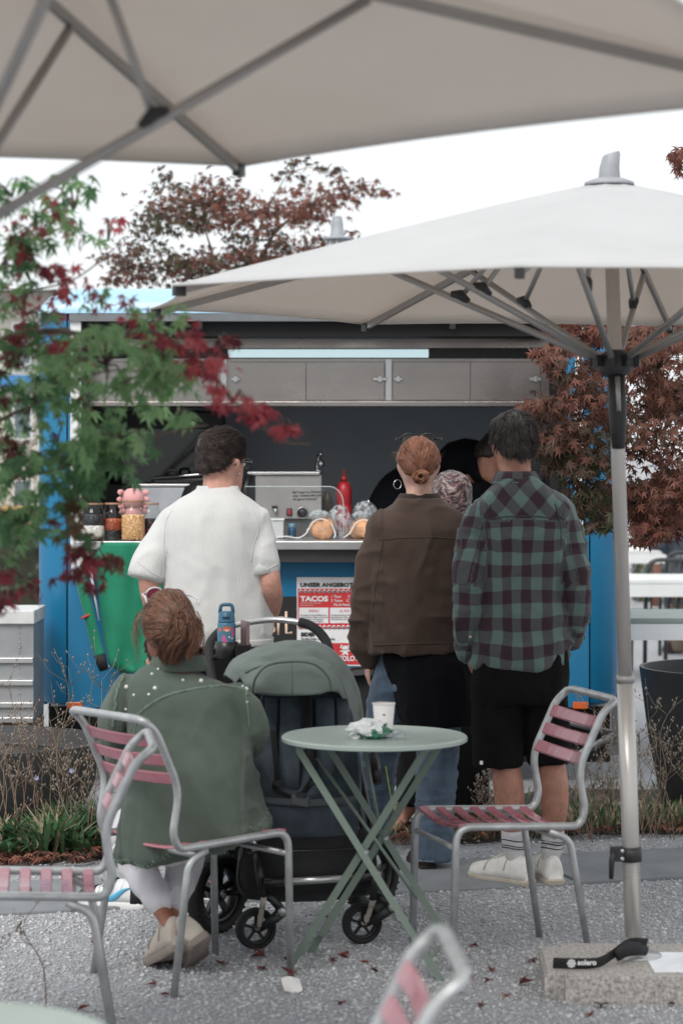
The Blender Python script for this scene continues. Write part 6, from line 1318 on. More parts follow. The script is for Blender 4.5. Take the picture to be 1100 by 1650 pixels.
mb = MB(); mb.bx(pb.x + .03, pb.x + .36, 7.25, 7.54, .0835, .0855, 0, .0005); part(mb, 'base_glare_plate', rough_var(M('polished_plate', (.8, .8, .8), .12, .9, .05, 3), .08, .2), t_)  # bright plate shaped to give the white sky glare on the base
# strap lying on the base
t_ = wthing('strap', 'black webbing strap with white print lying on the granite base', 'strap', (.74, 7.3, .084))
sp_ = spline([(pb.x + .03, 7.43, .135), (pb.x - .03, 7.405, .14), (pb.x - .08, 7.37, .115), (pb.x - .13, 7.32, .10), (pb.x - .2, 7.29, .103), (pb.x - .27, 7.285, .106)], 6)
mb = MB(); mb.tube(sp_, .018, 8, flat=(1, .14), ref=(0, -.35, 1)); part(mb, 'webbing', M('webbing', (.012, .012, .014), .7, bump=.3, bs=400), t_)
mb = MB(); mb.tube([Vector((pb.x - .07, 7.36, .112)), Vector((pb.x - .04, 7.385, .128)), Vector((pb.x - .0, 7.41, .125)), Vector((pb.x + .03, 7.44, .11))], [.02, .026, .022, .016], 8, flat=(1, .5)); part(mb, 'knot', M('webbing_knot', (.012, .012, .014), .7), t_)
mb = MB(); mb.lathe([(pb.x * 0 + .036, .0), (.0375, .014), (.036, .03)], (pb.x, pb.y, .092), 18, cap=False); part(mb, 'loop', M('webbing_loop', (.012, .012, .014), .7), t_)
mb = MB(); c = Vector((pb.x - .215, 7.2865, .105))
for k in range(8):
    a = 6.2832 * k / 8; mb.add([c + Vector((0, -.0045, 0)), c + Vector((.012 * math.cos(a - .3), -.0045, .012 * math.sin(a - .3))), c + Vector((.014 * math.cos(a), -.0045, .014 * math.sin(a))), c + Vector((.012 * math.cos(a + .3), -.0045, .012 * math.sin(a + .3)))], [(0, 1, 2, 3)])
part(mb, 'sun_print', WHITE, t_); lettering('solero', pb.x - .197, 7.281, .101, .022, WHITE, t_, .0008)
# near parasol, overhead
pt2 = Vector((-.77, 4.43, 2.74))
t_, hub, ax = parasol('beige parasol hanging over the camera, its underside filling the top', (-.77, 4.43, .08), pt2, 6, 0, 1.52, 2.34, 2.71, 2.025, .5, angs=[R(8), R(69.6), R(129), R(189), R(249), R(300)], radii=[1.75, 1.52, 1.52, 1.52, 1.52, 1.9], att=[.46, .38, .4, .4, .4, .4], braces=(0,), bracket=.49)
stone_base(-.82, 4.4, .60, .50, .082, t_)
# folded parasol behind the trailer
fb = Vector(((543 - 550) * 14.6 / F, 14.6, 0)); zc = EYE + (725 - 385) * 14.6 / F
t_ = wthing('parasol', 'folded grey parasol whose cap rises behind the red maple', 'parasol', tuple(fb), 'parasols')
mb = MB(); mb.tube([fb + Vector((0, 0, .05)), fb + Vector((0, 0, zc))], .024, 14); part(mb, 'pole', POLEM, t_)
rings = []
for z, rr in ((zc - 1.35, .09), (zc - 1.2, .13), (zc - .8, .11), (zc - .4, .095), (zc - .12, .075), (zc, .05)): rings.append([fb + Vector((rr * (1 + .22 * math.cos(8 * a)) * math.cos(a), rr * (1 + .22 * math.cos(8 * a)) * math.sin(a), z)) for a in [6.2832 * k / 48 for k in range(48)]])
part(MB().loft(rings, 0, True), 'folded_canopy', FAB, t_)
mb = MB(); q = fb + Vector((0, 0, zc)); mb.lathe([(.09, -.004), (.085, .008), (.045, .016), (.04, .02), (.036, .09), (.028, .135), (.001, .14)], q, 20); part(mb, 'cap', CAPG, t_)
mb = MB(); mb.lathe([(.3, 0), (.3, .05), (.05, .055), (.035, .3)], fb, 24); part(mb, 'stone_base', GRAN, t_)

# ================================================================ STROLLER
HOOD = cloth_mat('hood_sage', (.150, .182, .166), .1, 420, .2, .85, 8); NAVY = cloth_mat('seat_navy', (.056, .073, .090), .25, 380, .35, .9, 20); WEB = cloth_mat('strap_black', (.010, .010, .011), .2, 500)
BASK = M('basket_black', (.012, .012, .013), .6, bump=.1, bs=60); SFR = M('stroller_black', (.014, .014, .015), .35)
D = 8.2; t_ = wthing('stroller', 'dark grey stroller with sage green hood and black wheels beside the round table', 'stroller', (P(480, 0, D).x, D, 0))
def sp(px, py, d): return P(px, py, d)
def sheet(rows, mat, name, root, th=.004, wr=0., seed=0, dens=4, sub=1):
    "rows of (px,py,d) points -> smooth cloth sheet"
    R_ = [spline([tuple(sp(*p)) for p in r_], dens) for r_ in rows]; cols = list(zip(*R_)); C2 = [spline(c, dens) for c in cols]
    n, m_ = len(C2), len(C2[0]); vs = [Vector(C2[i][j]) for i in range(n) for j in range(m_)]
    if wr:
        a = np.array([tuple(v) for v in vs]); h = wr * ridge(a * np.array([13, 20, 19]) + seed, seed) + wr * .7 * vnoise(a * 34, seed + 2); vs = [v + Vector((0, -float(q), float(q) * .3)) for v, q in zip(vs, h)]
    mb = MB(); mb.add(vs, [(i * m_ + j, i * m_ + j + 1, (i + 1) * m_ + j + 1, (i + 1) * m_ + j) for i in range(n - 1) for j in range(m_ - 1)], 0, True)
    o = part(mb, name, mat, root); so = o.modifiers.new('thick', 'SOLIDIFY'); so.thickness = th; so.offset = 0; return o
outer = [(362, 1092), (376, 1068), (412, 1049), (460, 1037), (512, 1039), (552, 1068), (578, 1118), (586, 1180)]
inner = [(376, 1098), (390, 1084), (418, 1070), (460, 1062), (508, 1062), (540, 1082), (562, 1125), (572, 1198)]
dd_ = [.12, .06, .02, 0, .02, .07, .13, .18]
hood = sheet([[(x, y, 8.42 + z * .3) for (x, y), z in zip(outer, dd_)], [(x, y - 3, 8.2 + z * .5) for (x, y), z in zip(outer, dd_)], [((x * .6 + u * .4), (y * .6 + v * .4) - 2, 8.09 + z) for (x, y), (u, v), z in zip(outer, inner, dd_)], [(u, v, 8.04 + z) for (u, v), z in zip(inner, dd_)], [(u + (480 - u) * .03, v + 5, 8.03 + z) for (u, v), z in zip(inner, dd_)]], HOOD, 'hood', t_, .005, .016, 3)
sheet([[(385, 1088, 8.08), (418, 1068, 8.05), (460, 1060, 8.04), (508, 1060, 8.05), (545, 1085, 8.1), (562, 1125, 8.16)], [(394, 1104, 8.05), (420, 1094, 8.0), (460, 1090, 7.99), (508, 1090, 8.0), (540, 1102, 8.06), (552, 1126, 8.13)], [(404, 1117, 8.05), (422, 1119, 7.98), (460, 1121, 7.97), (508, 1119, 7.98), (532, 1114, 8.03), (546, 1112, 8.1)]], HOOD, 'hood_inner', t_, .004, .010, 5)
flap = sheet([[(412, 1090, 7.965), (436, 1074, 7.955), (470, 1068, 7.95), (502, 1072, 7.955), (528, 1092, 7.975)], [(408, 1104, 7.955), (436, 1098, 7.945), (470, 1096, 7.94), (504, 1097, 7.945), (531, 1104, 7.965)], [(406, 1117, 7.965), (436, 1119, 7.955), (470, 1121, 7.95), (504, 1119, 7.955), (533, 1113, 7.98)]], HOOD, 'hood_visor', t_, .004, .006, 6)
mb = MB(); mb.tube([sp(*p) for p in spline([(407, 1116, 7.93), (412, 1092, 7.9), (432, 1072, 7.9), (470, 1066, 7.89), (505, 1070, 7.9), (528, 1090, 7.91), (534, 1113, 7.93)], 5)], .004, 6); part(mb, 'visor_piping', cloth_mat('piping', (.09, .11, .1)), flap)
mb = MB(); mb.tube([sp(470, 1068, 7.89), sp(471, 1095, 7.885), sp(471, 1119, 7.93)], .0016, 6); part(mb, 'visor_seam', cloth_mat('piping2', (.09, .11, .1)), flap)
# handle
ha = [sp(*p) for p in spline([(347, 1120, 8.42), (338, 1070, 8.5), (338, 1040, 8.56), (352, 1020, 8.6), (375, 1008, 8.62), (430, 999, 8.64), (470, 1001, 8.63), (500, 1008, 8.6), (522, 1028, 8.56), (532, 1055, 8.5), (545, 1110, 8.42)], 5)]
mb = MB(); mb.tube(ha, .0115, 10); hd_ = part(mb, 'handlebar', ALU, t_)
for a, b in ((0, 21), (32, 51)): mb = MB(); mb.tube(ha[a:b], .017, 12); part(mb, 'grip', M('foam_grip', (.015, .015, .016), .8), hd_)
# seat
sheet([[(425, 1112, 8.18), (470, 1112, 8.2), (520, 1112, 8.2), (560, 1122, 8.18)], [(408, 1180, 8.12), (460, 1180, 8.17), (520, 1180, 8.17), (574, 1186, 8.12)], [(404, 1250, 8.02), (460, 1250, 8.1), (520, 1250, 8.1), (580, 1252, 8.02)], [(410, 1300, 7.94), (460, 1300, 7.98), (520, 1300, 7.98), (580, 1300, 7.94)]], NAVY, 'seat_back', t_, .02, .003, 9)
for x0, x1 in ((424, 444), (450, 484), (510, 540), (545, 566)):
    mb = MB(); q = [pr((x0 + x1) / 2 + (k - 2) * ((x0 + x1) / 2 - 490) * .03, 1125 + 38 * k, 8.155 - .028 * k, 10) for k in range(5)]; mb.tube([Vector(x[:3]) for x in q], [(x1 - x0) / 2 * 8.1 / F] * 5, 12, flat=(1, .28), ref=(1, 0, 0)); part(mb, 'seat_pad', NAVY, t_)
mb = MB(); mb.tube([sp(494, 1118, 8.13), sp(495, 1180, 8.09), sp(496, 1230, 8.04)], .016, 8, flat=(1, .2), ref=(1, 0, 0)); part(mb, 'centre_strap', WEB, t_)
for x, x2 in ((447, 444), (505, 493)):
    mb = MB(); mb.tube([sp(*p) for p in spline([(x - 8, 1175, 8.07), (x - 4, 1215, 8.02), (x, 1250, 7.99), (x2, 1272, 7.97), (480, 1288, 7.93)], 4)], .010, 8, flat=(1, .2), ref=(1, 0, 0)); part(mb, 'harness_strap', WEB, t_)
    mb = MB(); c = sp(x, 1262, 7.965); mb.box(c, (.014, .004, .009), 0, None, .002); part(mb, 'strap_adjuster', BLACK, t_)
bk = sp(483, 1290, 7.89); mb = MB(); mb.box(bk, (.030, .011, .018), 0, Matrix.Rotation(R(10), 3, 'Y'), .005); bo = part(mb, 'buckle', M('buckle_grey', (.06, .065, .07), .4), t_)
mb = MB(); mb.box(bk + Vector((.004, -.004, .018)), (.017, .008, .009), 0, Matrix.Rotation(R(10), 3, 'Y'), .003); part(mb, 'buckle_button', BLACK, bo)
sheet([[(420, 1286, 7.95), (500, 1290, 7.92), (577, 1284, 7.95)], [(422, 1294, 7.91), (500, 1298, 7.88), (577, 1292, 7.91)]], cloth_mat('seat_edge', (.075, .088, .098)), 'seat_edge', t_, .008)
sheet([[(422, 1296, 7.92), (500, 1300, 7.9), (577, 1294, 7.92)], [(426, 1322, 7.93), (500, 1326, 7.92), (577, 1320, 7.93)], [(432, 1345, 7.96), (500, 1348, 7.95), (576, 1343, 7.96)]], NAVY, 'leg_rest', t_, .01, .002, 4)
sheet([[(400, 1346, 8.0), (460, 1340, 7.97), (530, 1340, 7.97), (592, 1335, 8.0)], [(388, 1385, 8.02), (460, 1372, 7.98), (530, 1370, 7.98), (600, 1368, 8.02)], [(388, 1420, 8.05), (460, 1432, 8.0), (530, 1430, 8.0), (604, 1412, 8.05)], [(400, 1448, 8.12), (460, 1452, 8.08), (530, 1450, 8.08), (598, 1440, 8.12)]], BASK, 'basket', t_, .006, .003, 7)
sheet([[(388, 1385, 8.02), (386, 1370, 8.2), (390, 1365, 8.4)], [(385, 1420, 8.05), (382, 1420, 8.2), (386, 1410, 8.4)], [(402, 1448, 8.12), (394, 1448, 8.25), (394, 1440, 8.4)]], BASK, 'basket_side', t_, .006)
mb = MB(); mb.tube([sp(400, 1376, 7.97), sp(460, 1372, 7.95), sp(530, 1370, 7.95), sp(600, 1366, 7.98)], .004, 6); part(mb, 'basket_hem', SFR, t_)
mb = MB(); mb.tube([sp(455, 1421, 7.94), sp(562, 1415, 7.96)], .0125, 12); part(mb, 'cross_bar', ALU, t_)
mb = MB(); mb.tube([sp(425, 1422, 7.93), sp(456, 1421, 7.94)], .015, 10); part(mb, 'bar_sleeve', SFR, t_); mb = MB(); mb.tube([sp(560, 1415, 7.96), sp(596, 1412, 8.0)], .015, 10); part(mb, 'bar_sleeve', SFR, t_)
mb = MB(); mb.tube([sp(402, 1335, 8.0), sp(412, 1372, 7.97)], .012, 10); part(mb, 'side_tube', ALU, t_)
for pts, nm in (([(545, 1110, 8.42), (572, 1210, 8.2), (596, 1330, 8.05), (602, 1410, 8.02)], 'frame_tube'), ([(347, 1120, 8.42), (370, 1220, 8.25), (398, 1330, 8.03), (414, 1380, 7.98)], 'frame_tube'), ([(414, 1375, 7.97), (424, 1445, 7.95)], 'front_post'), ([(600, 1395, 8.02), (602, 1450, 8.02)], 'front_post'), ([(585, 1170, 8.2), (560, 1240, 8.3), (600, 1400, 8.6)], 'rear_tube'), ([(372, 1230, 8.25), (352, 1435, 8.3)], 'rear_tube')):
    mb = MB(); mb.tube([sp(*p) for p in pts], .014, 10); part(mb, nm, SFR, t_)
mb = MB(); mb.tube([sp(352, 1440, 8.3), sp(600, 1425, 8.5)], .010, 8); part(mb, 'rear_axle', SFR, t_)
mb = MB(); mb.tube([sp(621, 1235, 8.06), sp(630, 1290, 8.06)], .008, 6, flat=(1, .3)); part(mb, 'reflector', M('neon_yellow', (.5, .62, .05), .5), t_)
mb = MB(); mb.tube([sp(602, 1215, 8.1), sp(607, 1262, 8.05)], .018, 10); part(mb, 'fold_joint', SFR, t_)
def wheel(px, py, d, r, w, yaw, nm='front_wheel'):
    c = sp(px, py, d); c.z = r; q = Matrix.Rotation(-yaw, 3, 'Z'); axv = q @ Vector((1, 0, 0))
    mb = MB(); mb.lathe([(r * .76, -w * .5), (r * .9, -w * .62), (r * .98, -w * .4), (r, 0), (r * .98, w * .4), (r * .9, w * .62), (r * .76, w * .5), (r * .74, 0)], c, 36, axis=axv, cap=False); wv = part(mb, nm, RUBBER, t_)
    mb = MB(); mb.lathe([(r * .62, -w * .34), (r * .77, -w * .42), (r * .77, w * .42), (r * .62, w * .34), (r * .62, -w * .34)], c, 32, axis=axv, cap=False); mb.lathe([(.001, -w * .6), (r * .16, -w * .6), (r * .2, -w * .4), (r * .2, w * .4), (r * .16, w * .6), (.001, w * .6)], c, 14, axis=axv)
    for k in range(5):
        a = 6.2832 * k / 5 + .3; dv = q @ Vector((0, math.cos(a), math.sin(a))); mb.bar(c + dv * r * .15, c + dv * r * .66, w * .34, r * .13, ref=axv)
    part(mb, 'rim', SFR, wv); mb = MB(); mb.lathe([(r * .1, -w * .66), (r * .1, w * .66)], c, 10, axis=axv); part(mb, 'hub_bolt', GALV, wv)
    if w > .04:
        mb = MB()
        for k in range(36):
            a = 6.2832 * k / 36; dv = q @ Vector((0, math.cos(a), math.sin(a))); tv = q @ Vector((0, -math.sin(a), math.cos(a)))
            for s in (-1, 1): mb.bar(c + dv * r * .992 + axv * s * w * .1 - tv * .003, c + dv * r * .965 + axv * s * w * .56 + tv * .004, .005, .006, ref=dv)
        part(mb, 'tread', RUBBER, wv)['kind'] = 'stuff'
    return c, axv
for px, py, d, px2 in ((412, 1498, 8.0, 427), (583, 1488, 8.09, 604)):
    c, axv = wheel(px, py, d, .069, .03, R(72)); s_ = axv * (.024 if axv.y < 0 else -.024)
    piv = sp(px2 + 28, 1468 if px < 500 else 1460, d - .05)
    mb = MB(); mb.tube([c + s_, c + s_ + (piv - c) * .5 + Vector((0, 0, -.002)), piv], [.012, .016, .02], 10, flat=(1, .5), ref=(0, 0, 1)); fk = part(mb, 'fork_arm', SFR, t_)
    mb = MB(); mb.lathe([(.016, 0), (.014, .008), (.004, .01)], piv + Vector((0, -.012, 0)), 12, axis=(0, -1, 0)); part(mb, 'pivot_bolt', GALV, fk)
    mb = MB(); mb.tube([piv, sp(px2 + 12, 1448, d - .04), sp(px2 - 4, 1440, d - .03)], [.014, .016, .018], 10); part(mb, 'fork_post', SFR, t_)
    mb = MB(); a = c + s_ * 1.4; b = sp(px2 - 4 + 2, 1446, d - .06); mb.tube([a, b], .005, 8)
    for k in range(9): q = a.lerp(b, .15 + .06 * k); mb.lathe([(.009, -.0018), (.009, .0018)], q, 10, axis=b - a)
    part(mb, 'spring', M('spring_bone', (.4, .36, .32), .45), t_)
    mb = MB(); mb.tube([a.lerp(b, .68), b], .011, 10); part(mb, 'spring_cover', M('spring_cover', (.42, .38, .34), .5), t_)
wheel(349, 1440, 8.27, .138, .05, R(38), 'rear_wheel'); wheel(598, 1430, 8.62, .138, .05, R(38), 'rear_wheel')
mb = MB(); mb.lathe([(.026, 0), (.038, .005), (.04, .06), (.036, .062), (.034, .01)], sp(365, 1062, 8.45), 16); mb.tube([sp(372, 1050, 8.45), sp(345, 1060, 8.5)], .01); part(mb, 'cup_holder', SFR, t_)
mb = MB(); mb.bx(sp(380, 0, 8.45).x, sp(404, 0, 8.45).x, 8.42, 8.5, sp(0, 1062, 8.45).z, sp(0, 1038, 8.45).z, 0, .006); part(mb, 'organiser', WEB, t_)
c = sp(365, 1060, 8.45); TEAL = M('bottle_teal', (.045, .155, .225), .35, var=.06)
t_ = wthing('water_bottle', 'teal water bottle with loop handle and coloured pictures in the stroller holder', 'bottle', tuple(c))
mb = MB(); mb.lathe([(.001, .0), (.031, .002), (.032, .01), (.032, .118), (.030, .124), (.001, .125)], c, 28); part(mb, 'bottle_body', TEAL, t_)
mb = MB(); mb.lathe([(.030, .1255), (.0295, .128), (.027, .158), (.024, .162), (.001, .163)], c, 28); cap_ = part(mb, 'lid', M('lid_teal', (.03, .12, .20), .4), t_)
mb = MB(); mb.tube(round_path([c + Vector((-.023, 0, .155)), c + Vector((-.02, 0, .186)), c + Vector((.02, 0, .186)), c + Vector((.023, 0, .155))], .012, 4), .0045, 8, flat=(1, 1.4)); part(mb, 'loop_handle', M('lid_teal_loop', (.03, .12, .20), .4), cap_)
mb = MB(); mb.box(c + Vector((0, -.0275, .142)), (.012, .003, .004), 0, None, .001); part(mb, 'spout_tab', M('navy_tab', (.01, .03, .06), .4), cap_)
def decal(th, z, w_, h_, mat, shape=0, nm='print'):
    mb = MB(); pts = []
    n = 10 if shape == 2 else 12
    for k in range(n):
        a = 6.2832 * k / n; rr = (1 if k % 2 == 0 else .42) if shape == 2 else 1
        x, y = rr * math.cos(a), rr * math.sin(a)
        if shape == 1: y = min(y, .15)
        pts.append((th + x * w_ / .0325, z + y * h_))
    cen = (th, z - (h_ * .3 if shape == 1 else 0)); vs = [c + Vector((.0326 * math.sin(a), -.0326 * math.cos(a), q)) for a, q in [cen] + pts]
    mb.add(vs, [(0, 1 + k, 1 + (k + 1) % n) for k in range(n)]); part(mb, nm, mat, t_)
OR = M('print_orange', (.62, .12, .06), .4); PK = M('print_pink', (.5, .10, .28), .4)
decal(.1, .108, .014, .016, OR, 1); decal(.1, .098, .012, .003, WHITE); decal(-.25, .07, .008, .012, PK); decal(-.05, .055, .008, .014, PK); decal(.85, .09, .008, .018, PK); decal(.35, .075, .005, .005, WHITE, 2); decal(.7, .07, .005, .005, WHITE, 2); decal(.1, .025, .01, .012, OR); decal(-.7, .1, .006, .008, OR); decal(.55, .035, .006, .01, PK); decal(-.6, .035, .005, .005, WHITE, 2)
c = sp(395, 1044, 8.46); single(MB().box(c + Vector((0, 0, .035)), (.006, .036, .06), 0, Matrix.Rotation(R(20), 3, 'Z'), .003), 'phone', M('phone_rose', (.3, .2, .2), .25, .6), 'slim rose coloured phone standing in the stroller organiser', 'phone', tuple(c))
# ================================================================ TREES AND PLANTS
def leaf_mat(name, c, c2=None, tr=.3, rough=.5):
    m = M(name, c, rough, var=.35, vs=9, spec=.3, col2=c2); return translucent(m, tr * 1.25, tuple(min(1, x * 1.5) for x in c))
LANG = [-128, -84, -42, 0, 42, 84, 128]; LLEN = [.42, .68, .92, 1.0, .92, .68, .42]
def leaf_geo(seed, fold=.25, slim=.26):
    rg = random.Random(seed); pts = []
    for k, (a, L) in enumerate(zip(LANG, LLEN)):
        a2 = R(a + rg.uniform(-5, 5)); L = L * rg.uniform(.88, 1.08); d_ = fold * L * rg.uniform(.6, 1.3)
        wv = slim * L
        pts.append((L * .45 * math.sin(a2 - wv * 1.2), L * .45 * math.cos(a2 - wv * 1.2), -.12 * d_)); pts.append((L * math.sin(a2), L * math.cos(a2), -d_ * L)); pts.append((L * .45 * math.sin(a2 + wv * 1.2), L * .45 * math.cos(a2 + wv * 1.2), -.12 * d_))
        if k < 6: am = R((LANG[k] + LANG[k + 1]) / 2); pts.append((.24 * math.sin(am), .24 * math.cos(am), .02))
    v = [(0, 0, 0)] + pts + [(.012, -.5, -.05), (-.012, -.5, -.05)]; n = len(pts)
    f = [(0, 1 + i, 2 + i) for i in range(n - 1)] + [(0, n + 1, n + 2)]
    return np.array(v, float), f
GEO = [leaf_geo(k) for k in range(5)]
class Foliage:
    def __init__(s): s.items = []          # (position, 3x3 rotation, size, material index)
    def add(s, p, size, mi, rg, droop=.7, face=None):
        y = Vector((rg.gauss(0, .6), rg.gauss(0, .6), -droop + rg.gauss(0, .35))).normalized()
        z = Vector((rg.gauss(0, .5), rg.gauss(0, .5) - (.45 if face is None else face), .9)); z = (z - y * z.dot(y)).normalized(); x = y.cross(z)
        s.items.append((Vector(p), Matrix((x, y, z)).transposed(), size, mi))
    def build(s, root, mats, nparts=300, name='leaf'):
        loc = parent_root(root).location; cache = {}
        it = sorted(s.items, key=lambda q: -q[2] / max(1, (q[0] - CAMP).length)); 
        for i, (p, rot, sz, mi) in enumerate(it[:nparts]):
            g = i % len(GEO); key = (g, mi)
            if key not in cache:
                me = bpy.data.meshes.new(name); me.from_pydata(GEO[g][0].tolist(), [], GEO[g][1]); me.materials.append(mats[mi]); cache[key] = me
            o = link(name, cache[key], root); o.matrix_local = Matrix.Translation(p - loc) @ rot.to_4x4() @ Matrix.Scale(sz, 4)
        rest = it[nparts:]
        if rest:
            V = []; Fc = []; mi_ = []; o_ = 0
            for i, (p, rot, sz, mi) in enumerate(rest):
                g = GEO[i % len(GEO)]; V.append((g[0] * sz) @ np.array(rot).T + np.array(p - loc)); Fc += [tuple(a + o_ for a in f) for f in g[1]]; mi_ += [mi] * len(g[1]); o_ += len(g[0])
            me = bpy.data.meshes.new('foliage'); me.from_pydata(np.concatenate(V).tolist(), [], Fc)
            for m in mats: me.materials.append(m)
            me.polygons.foreach_set('material_index', mi_); me.update(); tag(link('foliage', me, root), kind='stuff')
BARK = M('bark', (.10, .085, .075), .85, var=.35, vs=20, bump=.5, bs=60); TWIG = M('twig_bark', (.13, .09, .075), .8, var=.3, vs=30)
def tree(label, base, clusters, mats, size, seed, limbs, trunk_r, group=None, nparts=300, droop=.7, trunk_top=1.0, dens=1.0):
    "clusters: (px,py,d,rx px,ry px,depth m,count,[material choices])"
    base = Vector(base); t_ = wthing('maple_tree', label, 'tree', tuple(base), group); rg = random.Random(seed); fo = Foliage()
    mb = MB(); fork = base + Vector((.02, .0, trunk_top)); mb.tube(spline([base + Vector((0, 0, -.05)), base + Vector((.03, .02, trunk_top * .5)), fork], 4), [trunk_r * (1.25 - .5 * i / 8) for i in range(9)], 12); tr = part(mb, 'trunk', BARK, t_)
    for k, (pts, r0) in enumerate(limbs):
        q = spline([tuple(fork)] + [tuple(P(*p)) for p in pts], 6); mb = MB(); mb.tube([Vector(x) for x in q], [max(.002, .55 * r0 * (1 - .92 * i / (len(q) - 1))) for i in range(len(q))], 8); part(mb, 'branch', TWIG, t_)
    tw = MB()
    for (px, py, d, rx, ry, dep, cnt, ch) in clusters:
        cnt = int(cnt * dens)
        c0 = P(px, py, d); s = d / F; ns = max(2, cnt // 9); tips = []
        for _ in range(ns):
            a = rg.uniform(0, 6.28); k = math.sqrt(rg.random()); tip = c0 + Vector((rx * s * k * math.cos(a), dep * rg.uniform(-1, 1), ry * s * k * math.sin(a))); mid = c0.lerp(tip, .5) + Vector((0, 0, .02)); tips.append(tip)
            tw.tube([c0 + Vector((0, 0, -.01)), mid, tip], [.0035, .0025, .0012], 5)
        for _ in range(cnt):
            tp = rg.choice(tips); f = rg.random(); p = tp.lerp(c0, .25 * f) + Vector((rg.gauss(0, rx * s * .22), rg.gauss(0, dep * .35), rg.gauss(0, ry * s * .22)))
            mi_ = rg.choice(ch); fo.add(p, size * rg.uniform(.7, 1.2) * (.78 if size == .038 and mi_ in (3, 4, 5) else 1), mi_, rg, droop)
    tag(part(tw, 'twigs', TWIG, t_), kind='stuff'); fo.build(t_, mats, nparts); return t_
LG = [leaf_mat('leaf_green', (.155, .28, .125)), leaf_mat('leaf_mid_green', (.21, .34, .16)), leaf_mat('leaf_deep_green', (.07, .155, .07)), leaf_mat('leaf_crimson', (.25, .040, .055)), leaf_mat('leaf_scarlet', (.40, .085, .095)), leaf_mat('leaf_maroon', (.10, .022, .026)), leaf_mat('leaf_brown', (.12, .070, .040))]
g_, rd, mr, bn_ = [0, 0, 1, 2], [3, 3, 4], [5, 5, 3], [6, 5, 2]
cl = [(60, 380, 6.0, 70, 70, .25, 40, [0, 1, 2, 2, 3]), (20, 310, 6.0, 40, 30, .2, 18, [2, 0]), (120, 330, 6.1, 70, 50, .2, 20, [2, 0, 1]), (30, 430, 6.0, 45, 40, .2, 26, [3, 0, 5, 2]), (175, 380, 6.2, 35, 40, .15, 5, rd), (80, 450, 6.0, 60, 32, .2, 20, [3, 3, 5, 4]), (40, 500, 6.0, 60, 50, .25, 30, [0, 2, 3]), (165, 480, 6.0, 50, 35, .2, 9, [3, 0, 3]), (25, 570, 6.1, 45, 35, .2, 26, [5, 3, 0]), (20, 740, 6.0, 40, 50, .2, 16, [3, 5, 0]), (60, 545, 6.0, 40, 20, .15, 12, [3, 4]), (15, 960, 6.0, 40, 20, .2, 12, [3, 5]),
      (60, 640, 6.0, 90, 60, .35, 60, [0, 1, 2, 0, 2, 5]), (170, 580, 5.9, 90, 55, .3, 55, [0, 1, 1]), (250, 620, 5.9, 80, 55, .3, 55, [0, 1, 1]), (195, 700, 5.9, 75, 50, .3, 50, [0, 1, 2]), (90, 740, 6.0, 100, 60, .35, 70, [0, 2, 2]), (250, 520, 6.0, 60, 30, .2, 20, [0, 1, 3]), (290, 665, 6.0, 30, 22, .2, 8, [0, 1]), (165, 755, 6.0, 40, 34, .2, 14, [0, 2]), (40, 840, 6.0, 70, 55, .3, 50, [0, 2, 0]), (120, 850, 6.0, 40, 40, .2, 18, [2, 6]),
      (265, 570, 5.8, 50, 28, .2, 18, [3, 4, 5]), (310, 568, 5.8, 45, 26, .2, 24, [3, 4]), (340, 600, 5.8, 45, 26, .2, 24, [3, 4]), (375, 640, 5.8, 38, 20, .15, 20, [4, 3, 4]), (420, 668, 5.8, 34, 15, .1, 22, [4, 3, 4]), (455, 692, 5.8, 20, 9, .06, 14, [4, 3]), (350, 552, 5.9, 30, 12, .1, 6, [5, 3]),
      (128, 800, 6.0, 28, 40, .2, 14, bn_), (150, 890, 6.0, 42, 22, .2, 18, [5, 5, 3]), (130, 930, 6.0, 45, 22, .2, 14, mr), (35, 925, 6.0, 40, 30, .2, 12, [3, 5, 3]), (180, 920, 6.0, 22, 22, .15, 7, [5, 6]), (-60, 600, 6.0, 60, 250, .4, 120, g_), (100, 600, 6.2, 60, 60, .2, 30, [0, 2, 3])]
tree('maple with green and crimson leaves reaching in from the left', (-1.55, 6.3, 0), cl, LG, .038, 11,
     [([(-60, 520, 6.2), (20, 400, 6.1), (100, 310, 6.1)], .014), ([(-60, 590, 6.1), (60, 535, 6.0), (150, 540, 5.95), (250, 535, 5.9), (330, 590, 5.85), (390, 660, 5.8), (450, 708, 5.8), (500, 716, 5.8)], .016), ([(-40, 700, 6.1), (60, 650, 6.0), (160, 600, 5.9), (250, 600, 5.9)], .013), ([(-40, 780, 6.1), (80, 760, 6.0), (180, 725, 5.95), (280, 695, 5.95), (335, 685, 5.95)], .012), ([(-50, 820, 6.1), (40, 850, 6.0), (120, 860, 6.0), (170, 910, 6.0)], .011), ([(-60, 880, 6.1), (20, 900, 6.0), (60, 930, 6.0)], .008), ([(-60, 560, 6.1), (30, 480, 6.0), (120, 450, 6.0), (185, 400, 6.1)], .01)], .045, trunk_top=1.35, dens=2.15)
LB = [leaf_mat('leaf_rust', (.155, .072, .050), tr=.22), leaf_mat('leaf_dusty_red', (.19, .082, .062), tr=.22), leaf_mat('leaf_dark_umber', (.085, .055, .040), tr=.2), leaf_mat('leaf_olive', (.065, .072, .036), tr=.2), leaf_mat('leaf_bright_rust', (.22, .085, .06), tr=.25)]
cr = []
rg = random.Random(5)
for k in range(30):
    py = rg.uniform(530, 850); lo = 890 if py < 640 else (870 if py < 720 else (885 if py < 780 else (930 if py < 830 else 1010)))
    px = rg.uniform(lo + 30, 1240); low = py > 700 and px < 1000
    cr.append((px, py, rg.uniform(10.2, 11.0), 55, 34, .22, 52, [0, 2, 3, 2] if low else [0, 0, 1, 2, 4]))
